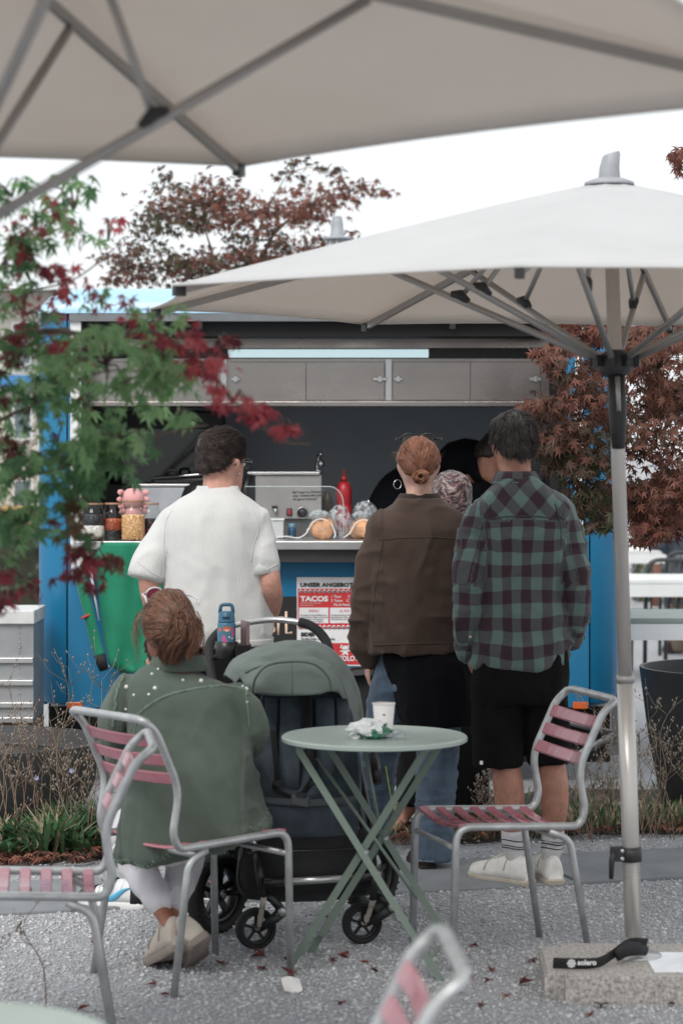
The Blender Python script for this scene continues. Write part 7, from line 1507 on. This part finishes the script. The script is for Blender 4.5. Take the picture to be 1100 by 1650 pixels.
cr += [(880, 655, 10.1, 38, 22, .15, 34, [0, 1, 2]), (900, 700, 10.1, 45, 30, .15, 44, [0, 2]), (920, 760, 10.2, 40, 35, .2, 40, [2, 3, 0]), (940, 810, 10.2, 40, 30, .15, 34, [2, 3]), (965, 845, 10.2, 22, 18, .1, 14, [3, 2]), (895, 575, 10.1, 34, 26, .15, 28, [0, 2, 1]), (930, 540, 10.2, 45, 22, .15, 34, [1, 0, 4]), (1040, 860, 10.2, 60, 18, .15, 34, [1, 0, 4]), (1080, 800, 10.2, 50, 50, .2, 60, [0, 1, 1]), (1060, 700, 10.2, 60, 60, .2, 70, [0, 1, 2]), (1060, 590, 10.2, 60, 50, .2, 70, [0, 1, 0]), (940, 620, 10.2, 50, 50, .2, 50, [0, 2, 1]), (1095, 262, 10.2, 26, 18, .1, 16, [4, 1]), (862, 568, 10.1, 8, 5, .03, 3, [4])]
tree('rusty red maple growing from the tall black planter at the right', (1.78, 11.0, .5), cr, LB, .041, 21, [([(1130, 800, 10.9), (1040, 740, 10.6), (930, 700, 10.3), (880, 650, 10.1)], .018), ([(1130, 700, 10.9), (1060, 600, 10.6), (960, 555, 10.3), (880, 575, 10.1)], .018), ([(1180, 600, 11), (1200, 450, 10.8), (1130, 290, 10.4), (1090, 262, 10.2)], .018), ([(1130, 850, 10.8), (1040, 855, 10.4), (960, 830, 10.2)], .012), ([(1200, 700, 10.8), (1240, 600, 10.6)], .016)], .04, trunk_top=.55, dens=3.9)
cb = [(330, 330, 16, 95, 40, .5, 230, [0, 2, 4]), (300, 350, 16, 60, 30, .5, 90, [2, 3]), (430, 345, 16, 90, 32, .5, 190, [0, 1, 4]), (500, 330, 16, 70, 28, .4, 120, [1, 0, 4]), (565, 305, 16, 60, 16, .3, 40, [0, 1]), (470, 275, 16, 60, 18, .3, 34, [2, 0, 3]), (240, 385, 16, 50, 26, .4, 50, [2, 3]), (210, 430, 16, 60, 28, .4, 110, [2, 0]), (300, 430, 16, 70, 30, .5, 190, [2, 0, 3]), (400, 430, 16, 80, 32, .5, 220, [2, 0, 4]), (490, 410, 16, 70, 30, .5, 170, [2, 0, 1]), (545, 385, 16, 30, 18, .3, 40, [4, 1]), (600, 308, 16, 30, 8, .2, 12, [1]), (420, 385, 16, 60, 25, .4, 50, [2, 3]), (560, 275, 16, 30, 12, .2, 10, [2]), (265, 300, 16, 40, 20, .3, 24, [2, 3])]
tree('dark red maple crown showing above the trailer roof', (-.7, 16, 0), cb, LB, .044, 31, [([(350, 440, 16), (320, 340, 16)], .03), ([(420, 460, 16), (440, 380, 16), (520, 320, 16), (620, 302, 16)], .03), ([(400, 440, 16), (430, 340, 16), (470, 270, 16)], .025), ([(330, 470, 16), (240, 430, 16), (170, 440, 16)], .025), ([(450, 450, 16), (540, 400, 16)], .02)], .08, trunk_top=2.0, droop=.5, dens=2.0)

# weeds
STEMS = [M('dry_stem', c, .8, var=.3, vs=40) for c in ((.26, .19, .14), (.20, .13, .10), (.16, .14, .09))]
BUD = M('seed_head', (.24, .20, .17), .9, var=.3, vs=60); FLW = M('chicory_blue', (.42, .45, .68), .7); WLEAF = [leaf_mat('weed_leaf', (.045, .115, .05), tr=.25), leaf_mat('weed_leaf_light', (.085, .16, .07), tr=.25)]
def weed(base, h, seed, label, flowers=0, spread=.35, stems=5, m=0, r=.0028):
    rg = random.Random(seed); base = Vector(base); t_ = wthing('dry_weed', label, 'weed', tuple(base), 'dry weeds along the planting bed'); mb = MB(); bd = MB(); fl = MB()
    for s in range(stems):
        a = rg.uniform(0, 6.28); lean = rg.uniform(.1, spread); hh = h * rg.uniform(.55, 1); b0 = base + Vector((rg.gauss(0, .03), rg.gauss(0, .03), 0)); top = b0 + Vector((math.cos(a) * lean * hh, math.sin(a) * lean * hh * .6, hh))
        q = [Vector(x) for x in spline([b0, b0.lerp(top, .4) + Vector((rg.gauss(0, .03), 0, .02)), b0.lerp(top, .75) + Vector((rg.gauss(0, .03), 0, .01)), top], 4)]; mb.tube(q, [r * (1 - .65 * i / 12) for i in range(13)], 5)
        for k in range(rg.randint(4, 8)):
            i = rg.randint(4, 12); p = q[i]; a2 = rg.uniform(0, 6.28); L = h * rg.uniform(.08, .28); e = p + Vector((math.cos(a2) * L * .8, math.sin(a2) * L * .4, L * .75)); md = p.lerp(e, .5) + Vector((math.cos(a2) * L * .12, 0, -.01)); mb.tube([p, md, e], [r * .5, r * .4, r * .25], 4)
            for z in range(rg.randint(2, 5)):
                c = p.lerp(e, rg.uniform(.3, 1)) + Vector((rg.gauss(0, .004), 0, rg.gauss(0, .004))); bd.lathe([(.0006, -.006), (.0034, -.001), (.003, .003), (.0006, .006)], c, 5)
    part(mb, 'stems', STEMS[m], t_); tag(part(bd, 'seed_heads', BUD, t_), kind='stuff')
    for k in range(flowers):
        c = base + Vector((rg.uniform(-.12, .12), -.04, h * rg.uniform(.3, .6))); f = MB()
        for j in range(12):
            a = 6.2832 * j / 12; u = Vector((math.cos(a), -.25, math.sin(a))); v = Vector((-math.sin(a), 0, math.cos(a))); f.add([c, c + u * .008 - v * .002, c + u * .011, c + u * .008 + v * .002], [(0, 1, 2, 3)])
        part(f, 'flower', FLW, t_)
    return t_
wl = [(28, 1340, 10.0, .62, 'pale dry weed with thin branching stems at the left picture edge', 0), (75, 1360, 9.9, .78, 'dry weed with pale blue flower beside the dark planter bowl', 1), (105, 1350, 9.95, .85, 'tallest dry reddish weed in front of the trailer corner', 1), (150, 1355, 9.9, .75, 'dry weed leaning right across the blue trailer panel', 0), (175, 1365, 9.85, .55, 'low dry weed with blue flower next to the seated woman', 1), (215, 1360, 9.9, .5, 'short dry weed partly behind the seated woman chair', 0), (-5, 1350, 9.9, .6, 'dry weed cut by the left picture edge', 0), (50, 1350, 9.95, .5, 'thin brown weed between the taller dry stems', 0), (130, 1365, 9.85, .45, 'small bushy dry weed under the tallest one', 0)]
for k, (px, py, d, h, lab, nf) in enumerate(wl): b0 = P(px, py, d); weed((b0.x, d, .01), h, 50 + k, lab, nf, .38, 4, k % 3, .0025)
wr_ = [(940, 1345, 10.2, .38, 'grey dry weed tangle behind the right chair'), (980, 1345, 10.3, .45, 'dry grass like weed left of the parasol pole'), (1035, 1345, 10.3, .72, 'tall thin dry weed in front of the black planter'), (1062, 1350, 10.2, .5, 'single bent weed before the black planter'), (1090, 1345, 10.2, .6, 'dry weed with round seed heads at the right picture edge'), (900, 1350, 10.2, .28, 'low dry weed behind the white socks'), (770, 1340, 10.3, .26, 'low weed with pale seed heads beside the black shorts')]
for k, (px, py, d, h, lab) in enumerate(wr_): b0 = P(px, py, d); weed((b0.x, d, .01), h, 80 + k, lab, 0, .45, 7 if k != 3 else 2, (k + 1) % 3, .0022)
for k, (px, d, h, lab) in enumerate(((15, 6.9, .42, 'reddish dry twig in the near left foreground at picture edge'), (62, 6.95, .46, 'thin reddish stalk in front of the left chair seat'))): b0 = P(px, 0, d); weed((b0.x, d, 0), h, 95 + k, lab, 0, .12, 1, 1, .0026)
# green ground cover and dead grass
def blades(name, n, fn, mats, seed):
    rg = np.random.RandomState(seed); V = []; Fc = []; mi = []; o = 0
    for k in range(n):
        p, h, w, lean, m_ = fn(rg); a = rg.rand() * 6.28; dx, dy = math.cos(a), math.sin(a); side = np.array([-dy, dx, 0]) * w
        p = np.array(p); q1 = p + np.array([dx * lean * .35, dy * lean * .35, h * .6]); q2 = p + np.array([dx * lean, dy * lean, h])
        V += [p - side * .5, p + side * .5, q1 + side, q1 - side, q2]; Fc += [(o, o + 1, o + 2, o + 3), (o + 3, o + 2, o + 4)]; mi += [m_, m_]; o += 5
    me = bpy.data.meshes.new(name); me.from_pydata([tuple(v) for v in V], [], Fc)
    for m in mats: me.materials.append(m)
    me.polygons.foreach_set('material_index', mi); me.update(); return tag(link(name, me), kind='stuff')
DRYG = M('dry_grass', (.24, .20, .13), .9, var=.3, vs=50)
def gl(rg):
    u = rg.uniform(-1.75, -.72); v = rg.uniform(.80, 1.2); p = strip(u, v); k = abs(vnoise(np.array([[u * 6, v * 6, 1.]]), 4)[0]); return (p.x, p.y, .02), rg.uniform(.03, .08) + .13 * k, rg.uniform(.004, .015), rg.uniform(.05, .2), (2 if rg.rand() < .3 else rg.randint(0, 2))
DRYG = M('dry_grass', (.24, .20, .13), .9, var=.3, vs=50)
blades('ground_cover', 1700, gl, WLEAF + [DRYG], 1)
def gr2(rg):
    u = rg.uniform(.4, 2.3); v = rg.uniform(.74, 1.25); p = strip(u, v); k = rg.rand(); return (p.x, p.y, .02), rg.uniform(.02, .11), rg.uniform(.002, .006), rg.uniform(.02, .09), (2 if k < .62 else rg.randint(0, 2))
blades('ground_cover', 3200, gr2, WLEAF + [DRYG], 2)
def gr3(rg):
    u = rg.uniform(-1.8, 2.3); v = rg.uniform(.9, 2.1); p = strip(u, v); return (p.x, p.y, .02), rg.uniform(.02, .08), rg.uniform(.002, .005), rg.uniform(.02, .08), (2 if rg.rand() < .7 else 0)
blades('dead_grass', 2600, gr3, WLEAF + [DRYG], 3)
# leaf litter along the bed edge (mass) and single fallen leaves on the gravel
LIT = [M('litter', c, .8, var=.4, vs=30) for c in ((.17, .055, .035), (.11, .045, .032), (.24, .11, .07), (.07, .04, .03))]
def scatter(n, fn, seed, size, up=.25):
    rg = random.Random(seed); V = []; Fc = []; mi = []; o = 0
    for k in range(n):
        x, y = fn(rg); g = GEO[k % 5]; sz = size * rg.uniform(.6, 1.2); q = np.array(Euler((rg.gauss(0, up), rg.gauss(0, up), rg.uniform(0, 6.28))).to_matrix()); V.append((g[0] * sz * np.array([1, 1, 2.2])) @ q.T + np.array([x, y, .035 + .02 * rg.random()])); Fc += [tuple(a + o for a in f) for f in g[1]]; mi += [rg.randrange(4)] * len(g[1]); o += len(g[0])
    me = bpy.data.meshes.new('leaf_litter'); me.from_pydata(np.concatenate(V).tolist(), [], Fc)
    for m in LIT: me.materials.append(m)
    me.polygons.foreach_set('material_index', mi); me.update(); return tag(link('leaf_litter', me), kind='stuff')
def l1(rg): p = strip(rg.uniform(-1.8, -.45), .60 + abs(rg.gauss(0, .22))); return p.x, p.y
def l2(rg): p = strip(rg.uniform(.2, 2.3), .70 + abs(rg.gauss(0, .16))); return p.x, p.y
scatter(400, l1, 3, .044); scatter(360, l2, 4, .04)
FL = [M('fallen_red', c, .7, var=.35, vs=30) for c in ((.12, .022, .022), (.17, .035, .03), (.09, .03, .025))]
def curled(seed):
    g, f = leaf_geo(seed, .1); g = g.copy(); g[:, 2] = .55 * np.abs(g[:, 0]) ** 1.3 + .25 * np.sin(g[:, 1] * 4) + .12; return g, f
cur = []
for k in range(4):
    g, f = curled(k); me = bpy.data.meshes.new('fallen_leaf'); me.from_pydata(g.tolist(), [], f); me.materials.append(FL[k % 3]); cur.append(me)
rg = random.Random(77)
spots = [(425, 1545, .038), (412, 1535, .03), (470, 1548, .036), (418, 1565, .028), (468, 1575, .036), (290, 1562, .036), (357, 1558, .03), (250, 1590, .022), (270, 1607, .022), (545, 1543, .036), (535, 1552, .022), (760, 1528, .026), (757, 1580, .028), (750, 1560, .02), (855, 1550, .034), (790, 1568, .022), (838, 1590, .036), (592, 1556, .024), (598, 1566, .026), (735, 1605, .045), (790, 1583, .024), (815, 1610, .022), (775, 1626, .022), (553, 1620, .026), (150, 1523, .03), (128, 1632, .03), (968, 1623, .036), (952, 1640, .022), (655, 1492, .028), (530, 1482, .03), (1085, 1622, .02), (560, 1540, .02), (650, 1590, .024)]
for k, (px, py, sz) in enumerate(spots):
    p = G(px, py); o = link('fallen_leaf', cur[k % 4]); o.location = (p.x, p.y, .006); o.rotation_euler = (rg.gauss(0, .25), rg.gauss(0, .25), rg.uniform(0, 6.28)); sz *= 1.2; o.scale = (sz, sz, sz * .7)
    tag(o, 'dark red curled maple leaf lying on the grey gravel', 'leaf', 'fallen maple leaves on the gravel')
p = G(470, 1595); mb = MB(); q = Matrix.Rotation(R(8), 3, 'Z')
vs = [p + q @ Vector((x * .028, y * .045, .016 + .004 * math.sin(2.5 * x + 2 * y) + .012 * y)) for y in np.linspace(-1, 1, 6) for x in np.linspace(-1, 1, 6)]
mb.add(vs, [(i * 6 + j, i * 6 + j + 1, (i + 1) * 6 + j + 1, (i + 1) * 6 + j) for i in range(5) for j in range(5)], 0, True); o = single(mb, 'paper_scrap', PAPER, 'small white paper scrap lying on the gravel', 'paper', (p.x, p.y, 0)); sol(o, .001); o.data.polygons.foreach_set('use_smooth', [False] * len(o.data.polygons))

# ================================================================ PLANTERS AND BACKGROUND
POT = M('planter_black', (.020, .021, .023), .5, var=.3, vs=5, bump=.04, bs=40); POT2 = M('planter_grey', (.05, .05, .052), .6, var=.2, vs=4)
def planter(label, c, r0, r1, h, mat):
    t_ = wthing('planter', label, 'planter', c); mb = MB(); mb.lathe([(.01, .0), (r0 * .96, .0), (r0, .02), (r0 + (r1 - r0) * .6, h * .5), (r1, h - .01), (r1, h), (r1 - .018, h), (r1 - .03, h - .06), (.01, h - .08)], c, 64); part(mb, 'pot_wall', mat, t_).data.set_sharp_from_angle(angle=R(40))
    mb = MB(); mb.lathe([(r1 - .031, h - .07), (.01, h - .05)], c, 32); part(mb, 'soil', SOIL, t_); return t_
planter('tall black round planter at right holding the red maple', (1.82, 11.0, 0), .36, .465, .665, POT)
planter('low dark round planter bowl behind the dry weeds at left', (-1.58, 10.7, .0), .42, .54, .37, POT2)
# stacked aluminium cases left of the trailer
dA = 11.3; t_ = wthing('aluminium_case', 'ribbed aluminium case standing left of the trailer', 'case', (bxat(0, dA), dA, 0))
zz = lambda y: bzat(y, dA); xx = lambda x: bxat(x, dA); AL2 = M('case_panel', (.33, .34, .35), .5, .5, .12, 6)
mb = MB(); mb.bx(xx(-60), xx(54), dA + .01, dA + .4, zz(1162), zz(1006)); part(mb, 'panel', AL2, t_)
mb = MB(); mb.bx(xx(-62), xx(56), dA - .01, dA + .42, zz(1005.5), zz(984), 0, .004); part(mb, 'lid', M('lid_white', (.62, .62, .62), .5), t_)
for y in (1064, 1100, 1136, 1160): mb = MB(); mb.bx(xx(-60), xx(54), dA - .006, dA + .009, zz(y + 4.5), zz(y - 4), 0, .002); part(mb, 'rail', ALU, t_)
for k in range(18): mb = MB(); mb.lathe([(.004, 0), (.001, .003)], (xx(32), dA + .009, zz(1012 + k * 8.2)), 6, axis=(0, -1, 0)); part(mb, 'rivet', ALU, t_)
mb = MB(); mb.bx(xx(-60), xx(54), dA + .02, dA + .4, .16, zz(1163)); part(mb, 'pallet', M('pallet_wood', (.2, .15, .1), .8), t_)
mb = MB(); mb.bx(xx(-60), xx(50), dA + .05, dA + .4, 0, .155); part(mb, 'plinth', M('concrete_plinth', (.2, .2, .2), .9), t_)
# house far behind at left
dH = 34; hx = lambda p: bxat(p, dH); hzv = lambda p: bzat(p, dH)
t_ = wthing('house', 'pale yellow house far behind the left trees', 'house', (hx(-40), dH, 0))
mb = MB(); mb.bx(hx(-700), hx(95), dH, dH + 8, 0, hzv(470)); part(mb, 'wall', M('render_yellow', (.52, .49, .43), .9, var=.06), t_)
mb = MB(); mb.add([(hx(-720), dH - .5, hzv(470)), (hx(110), dH - .5, hzv(470)), (hx(110), dH + 8.5, hzv(470)), (hx(-720), dH + 8.5, hzv(470)), (hx(-720), dH + 4, hzv(440)), (hx(110), dH + 4, hzv(440))], [(0, 1, 5, 4), (2, 3, 4, 5), (1, 2, 5), (3, 0, 4), (0, 3, 2, 1)]); part(mb, 'roof', M('roof_grey', (.2, .19, .18), .8), t_)
for px in (-110, -45, 20):
    for y0 in (520, 640, 770):
        mb = MB(); mb.bx(hx(px), hx(px + 34), dH - .05, dH - .01, hzv(y0 + 70), hzv(y0)); w_ = part(mb, 'window', WHITE, t_); mb = MB(); mb.bx(hx(px + 4), hx(px + 30), dH - .06, dH - .051, hzv(y0 + 66), hzv(y0 + 4)); part(mb, 'pane', M('pane_grey', (.12, .15, .17), .15), w_)
mb = MB(); mb.bx(hx(-80), hx(60), dH - 1.2, dH - .07, hzv(880), hzv(815)); part(mb, 'awning', M('awning_ochre', (.50, .30, .10), .8), t_)
mb = MB(); mb.bx(hx(0), hx(60), dH - .3, dH - .07, hzv(625), hzv(605)); part(mb, 'blue_sign', M('sign_blue', (.05, .2, .45), .5), t_)
# hedge strips
HL = [leaf_mat('hedge_leaf', (.05, .075, .035), tr=.2), leaf_mat('hedge_leaf_light', (.09, .12, .05), tr=.2), leaf_mat('hedge_leaf_grey', (.13, .15, .12), tr=.2)]
def hedge(label, x0, x1, y, dep, h, n, seed):
    t_ = wthing('hedge', label, 'hedge', ((x0 + x1) / 2, y, 0)); rg = random.Random(seed); fo = Foliage()
    mb = MB(); mb.bx(x0, x1, y - dep * .25, y + dep * .25, 0, h * .8); part(mb, 'inner_branches', M('hedge_core', (.04, .045, .03), .95), t_)
    for _ in range(n): fo.add((rg.uniform(x0, x1), y + rg.gauss(-.1, dep * .4), h * (rg.random() ** .8) * (1 + .12 * math.sin(_))), rg.uniform(.05, .11), rg.randrange(3), rg, .3)
    fo.build(t_, HL, 0); return t_
hedge('green hedge behind the wire fence at right', 3.2, 9.5, 26.5, .9, 1.05, 2600, 3); hedge('grey green hedge far behind the aluminium case', -7.5, -2.0, 24, .9, 1.1, 1900, 4)
# wire fence at right
t_ = wthing('wire_fence', 'wire mesh fence in front of the hedge at right', 'fence', (4.5, 25.6, 0)); mb = MB()
for k in range(70):
    x = 2.9 + k * .1; mb.tube([(x, 25.6, .02), (x + .5, 25.6, 1.02)], .004, 4); mb.tube([(x + .5, 25.6, .02), (x, 25.6, 1.02)], .004, 4)
tag(part(mb, 'mesh_wire', GALV, t_), kind='stuff')
for k in range(4): mb = MB(); x = 3.32 + k * 2.2; mb.tube([(x, 25.55, 0), (x, 25.55, 1.15)], .035 if k else .05, 10); part(mb, 'post', M('post_rust', (.22, .10, .07), .8) if k == 0 else GALV, t_)
# white tables and benches
WT = M('white_slats', (.66, .67, .66), .5, var=.05); GT = M('grey_top', (.22, .26, .24), .5)
def bench_table(label, d, ztop, x0, x1, dep, top, group):
    t_ = wthing('garden_table', label, 'table', ((x0 + x1) / 2, d, 0), group)
    n = 4
    for k in range(n): y0 = d - dep / 2 + dep * k / n; mb = MB(); mb.bx(x0, x1, y0 + .006, y0 + dep / n - .006, ztop - .03, ztop, 0, .004); part(mb, 'plank', top, t_)
    mb = MB(); mb.bx(x0 + .02, x1 - .02, d - dep / 2 + .01, d - dep / 2 + .04, ztop - .12, ztop - .031); part(mb, 'apron', WT, t_)
    for x in (x0 + .12, x1 - .12):
        for y in (d - dep / 2 + .1, d + dep / 2 - .1): mb = MB(); mb.bx(x - .035, x + .035, y - .03, y + .03, 0, ztop - .031); part(mb, 'leg', WT, t_)
gT = 'white garden tables on the far gravel'
bench_table('nearest white garden table with grey green top behind the pole', 13.4, .745, 1.40, 3.3, .75, GT, gT); bench_table('white plank garden table behind the grey topped one', 17.2, .75, 1.75, 4.2, .8, WT, gT); bench_table('farthest white garden table in front of the fence', 21.5, .78, 2.2, 5.4, .8, WT, gT)
BLKM = M('chair_black_metal', (.03, .034, .036), .45)
def arc_chair(x, y, rz, label):
    t_ = wthing('metal_chair', label, 'chair', (x, y, 0), 'dark metal chairs on the far gravel'); q = Matrix.Rotation(rz, 3, 'Z')
    def w(a, b, c): return Vector((x, y, 0)) + q @ Vector((a, b, c))
    mb = MB(); mb.tube(round_path([w(-.24, -.2, 0), w(-.24, -.22, .45), w(-.24, -.27, .85), w(.24, -.27, .85), w(.24, -.22, .45), w(.24, -.2, 0)], .1, 6), .016, 10); part(mb, 'back_frame', BLKM, t_)
    for s in (-1, 1): mb = MB(); mb.tube([w(s * .23, .22, 0), w(s * .23, .2, .45)], .014, 8); part(mb, 'front_leg', BLKM, t_)
    mb = MB(); mb.box(w(0, 0, .455), (.23, .22, .012), 0, q, .004); part(mb, 'seat', BLKM, t_)
    for k in range(7): mb = MB(); a = -.2 + k * .0667; mb.tube([w(a, -.225, .47), w(a, -.268, .83)], .007, 6); part(mb, 'back_bar', BLKM, t_)
    return t_
arc_chair(2.42, 17.9, R(8), 'dark metal chair with arched back seen between the far tables'); arc_chair(2.55, 15.0, R(-6), 'dark metal chair in front of the white plank table')
# guest in dark jacket
D = 19.2; base = Vector((2.78, D, 0)); t_ = wthing('person', 'seated guest in dark puffer jacket at the far tables, one hand raised', 'person', tuple(base))
k_ = F / D; px_ = lambda x: 550 + (base.x + x) * k_; py_ = lambda z: 725 + (EYE - z) * k_
HC = base + Vector((.06, .02, 1.28)); hf = frame(R(-50)); mb = MB(); head(mb, HC, hf)
def wl_(x, y, z, r_): return (px_(x) * 1.0, py_(z), D, r_ * k_)
trunk(mb, [(px_(0), py_(.46), D, .16 * k_, .12), (px_(0), py_(.8), D, .15 * k_, .11), (px_(.02), py_(1.0), D, .17 * k_, .1), (px_(.05), py_(1.1), D, .08 * k_, .06)]); limb(mb, [wl_(.05, 0, 1.05, .06), wl_(.06, 0, 1.2, .05)])
limb(mb, [wl_(-.16, 0, 1.02, .05), wl_(-.26, 0, .86, .045), wl_(-.16, 0, .98, .04), wl_(-.12, 0, 1.06, .03)]); limb(mb, [wl_(.22, 0, 1.02, .05), wl_(.27, 0, .82, .045), wl_(.2, 0, .76, .035)])
hand(mb, Vector((base.x - .12, D, 1.06)), (.1, 0, 1), (1, 0, 0), (0, -1, 0), 1, .4); hand(mb, Vector((base.x + .2, D, .76)), (-1, .2, 0), (0, 0, -1), (0, 1, 0), 1, .4)
limb(mb, [wl_(-.08, 0, .5, .08), (px_(-.12), py_(.5), D + .4, .07 * k_), (px_(-.12), py_(.1), D + .42, .05 * k_)]); limb(mb, [wl_(.1, 0, .5, .08), (px_(.12), py_(.5), D + .4, .07 * k_), (px_(.12), py_(.1), D + .42, .05 * k_)])
wear(fuse(mb, .009, 4), 'body', SK1, t_); face_bits(t_, HC, hf)
mb = MB(); trunk(mb, [(px_(0), py_(.5), D, .2 * k_, .16), (px_(0), py_(.8), D, .19 * k_, .15), (px_(.02), py_(1.0), D, .205 * k_, .13), (px_(.05), py_(1.12), D, .1 * k_, .08)]); limb(mb, [wl_(-.17, 0, 1.02, .075), wl_(-.27, 0, .86, .075), wl_(-.17, 0, .97, .06)]); limb(mb, [wl_(.22, 0, 1.02, .075), wl_(.28, 0, .82, .07), wl_(.22, 0, .77, .055)])
wear(wrinkle(fuse(mb, .011, 4), [(.014, (5, 5, 16), 3, 'r', None)]), 'puffer_jacket', M('puffer_navy', (.04, .05, .065), .4), t_)
mb = MB(); limb(mb, [wl_(-.08, 0, .5, .1), (px_(-.12), py_(.5), D + .4, .09 * k_), (px_(-.12), py_(.1), D + .42, .08 * k_)]); limb(mb, [wl_(.1, 0, .5, .1), (px_(.12), py_(.5), D + .4, .09 * k_), (px_(.12), py_(.1), D + .42, .08 * k_)]); wear(fuse(mb, .011, 4), 'trousers', cloth_mat('sand_trousers', (.2, .16, .12)), t_)
hair(t_, HC, hf, lambda n: sc3(n), whorl((0, -.4, .9), .4), 300, .05, H_BRN, 17, .003, .1); arc_chair(2.78, D, R(0), 'dark metal chair the guest in the puffer jacket sits on')
for s in (-.12, .12): shoe(t_, Vector((base.x + s, D + .36, 0)), 0, .27, SH2, laces=False)
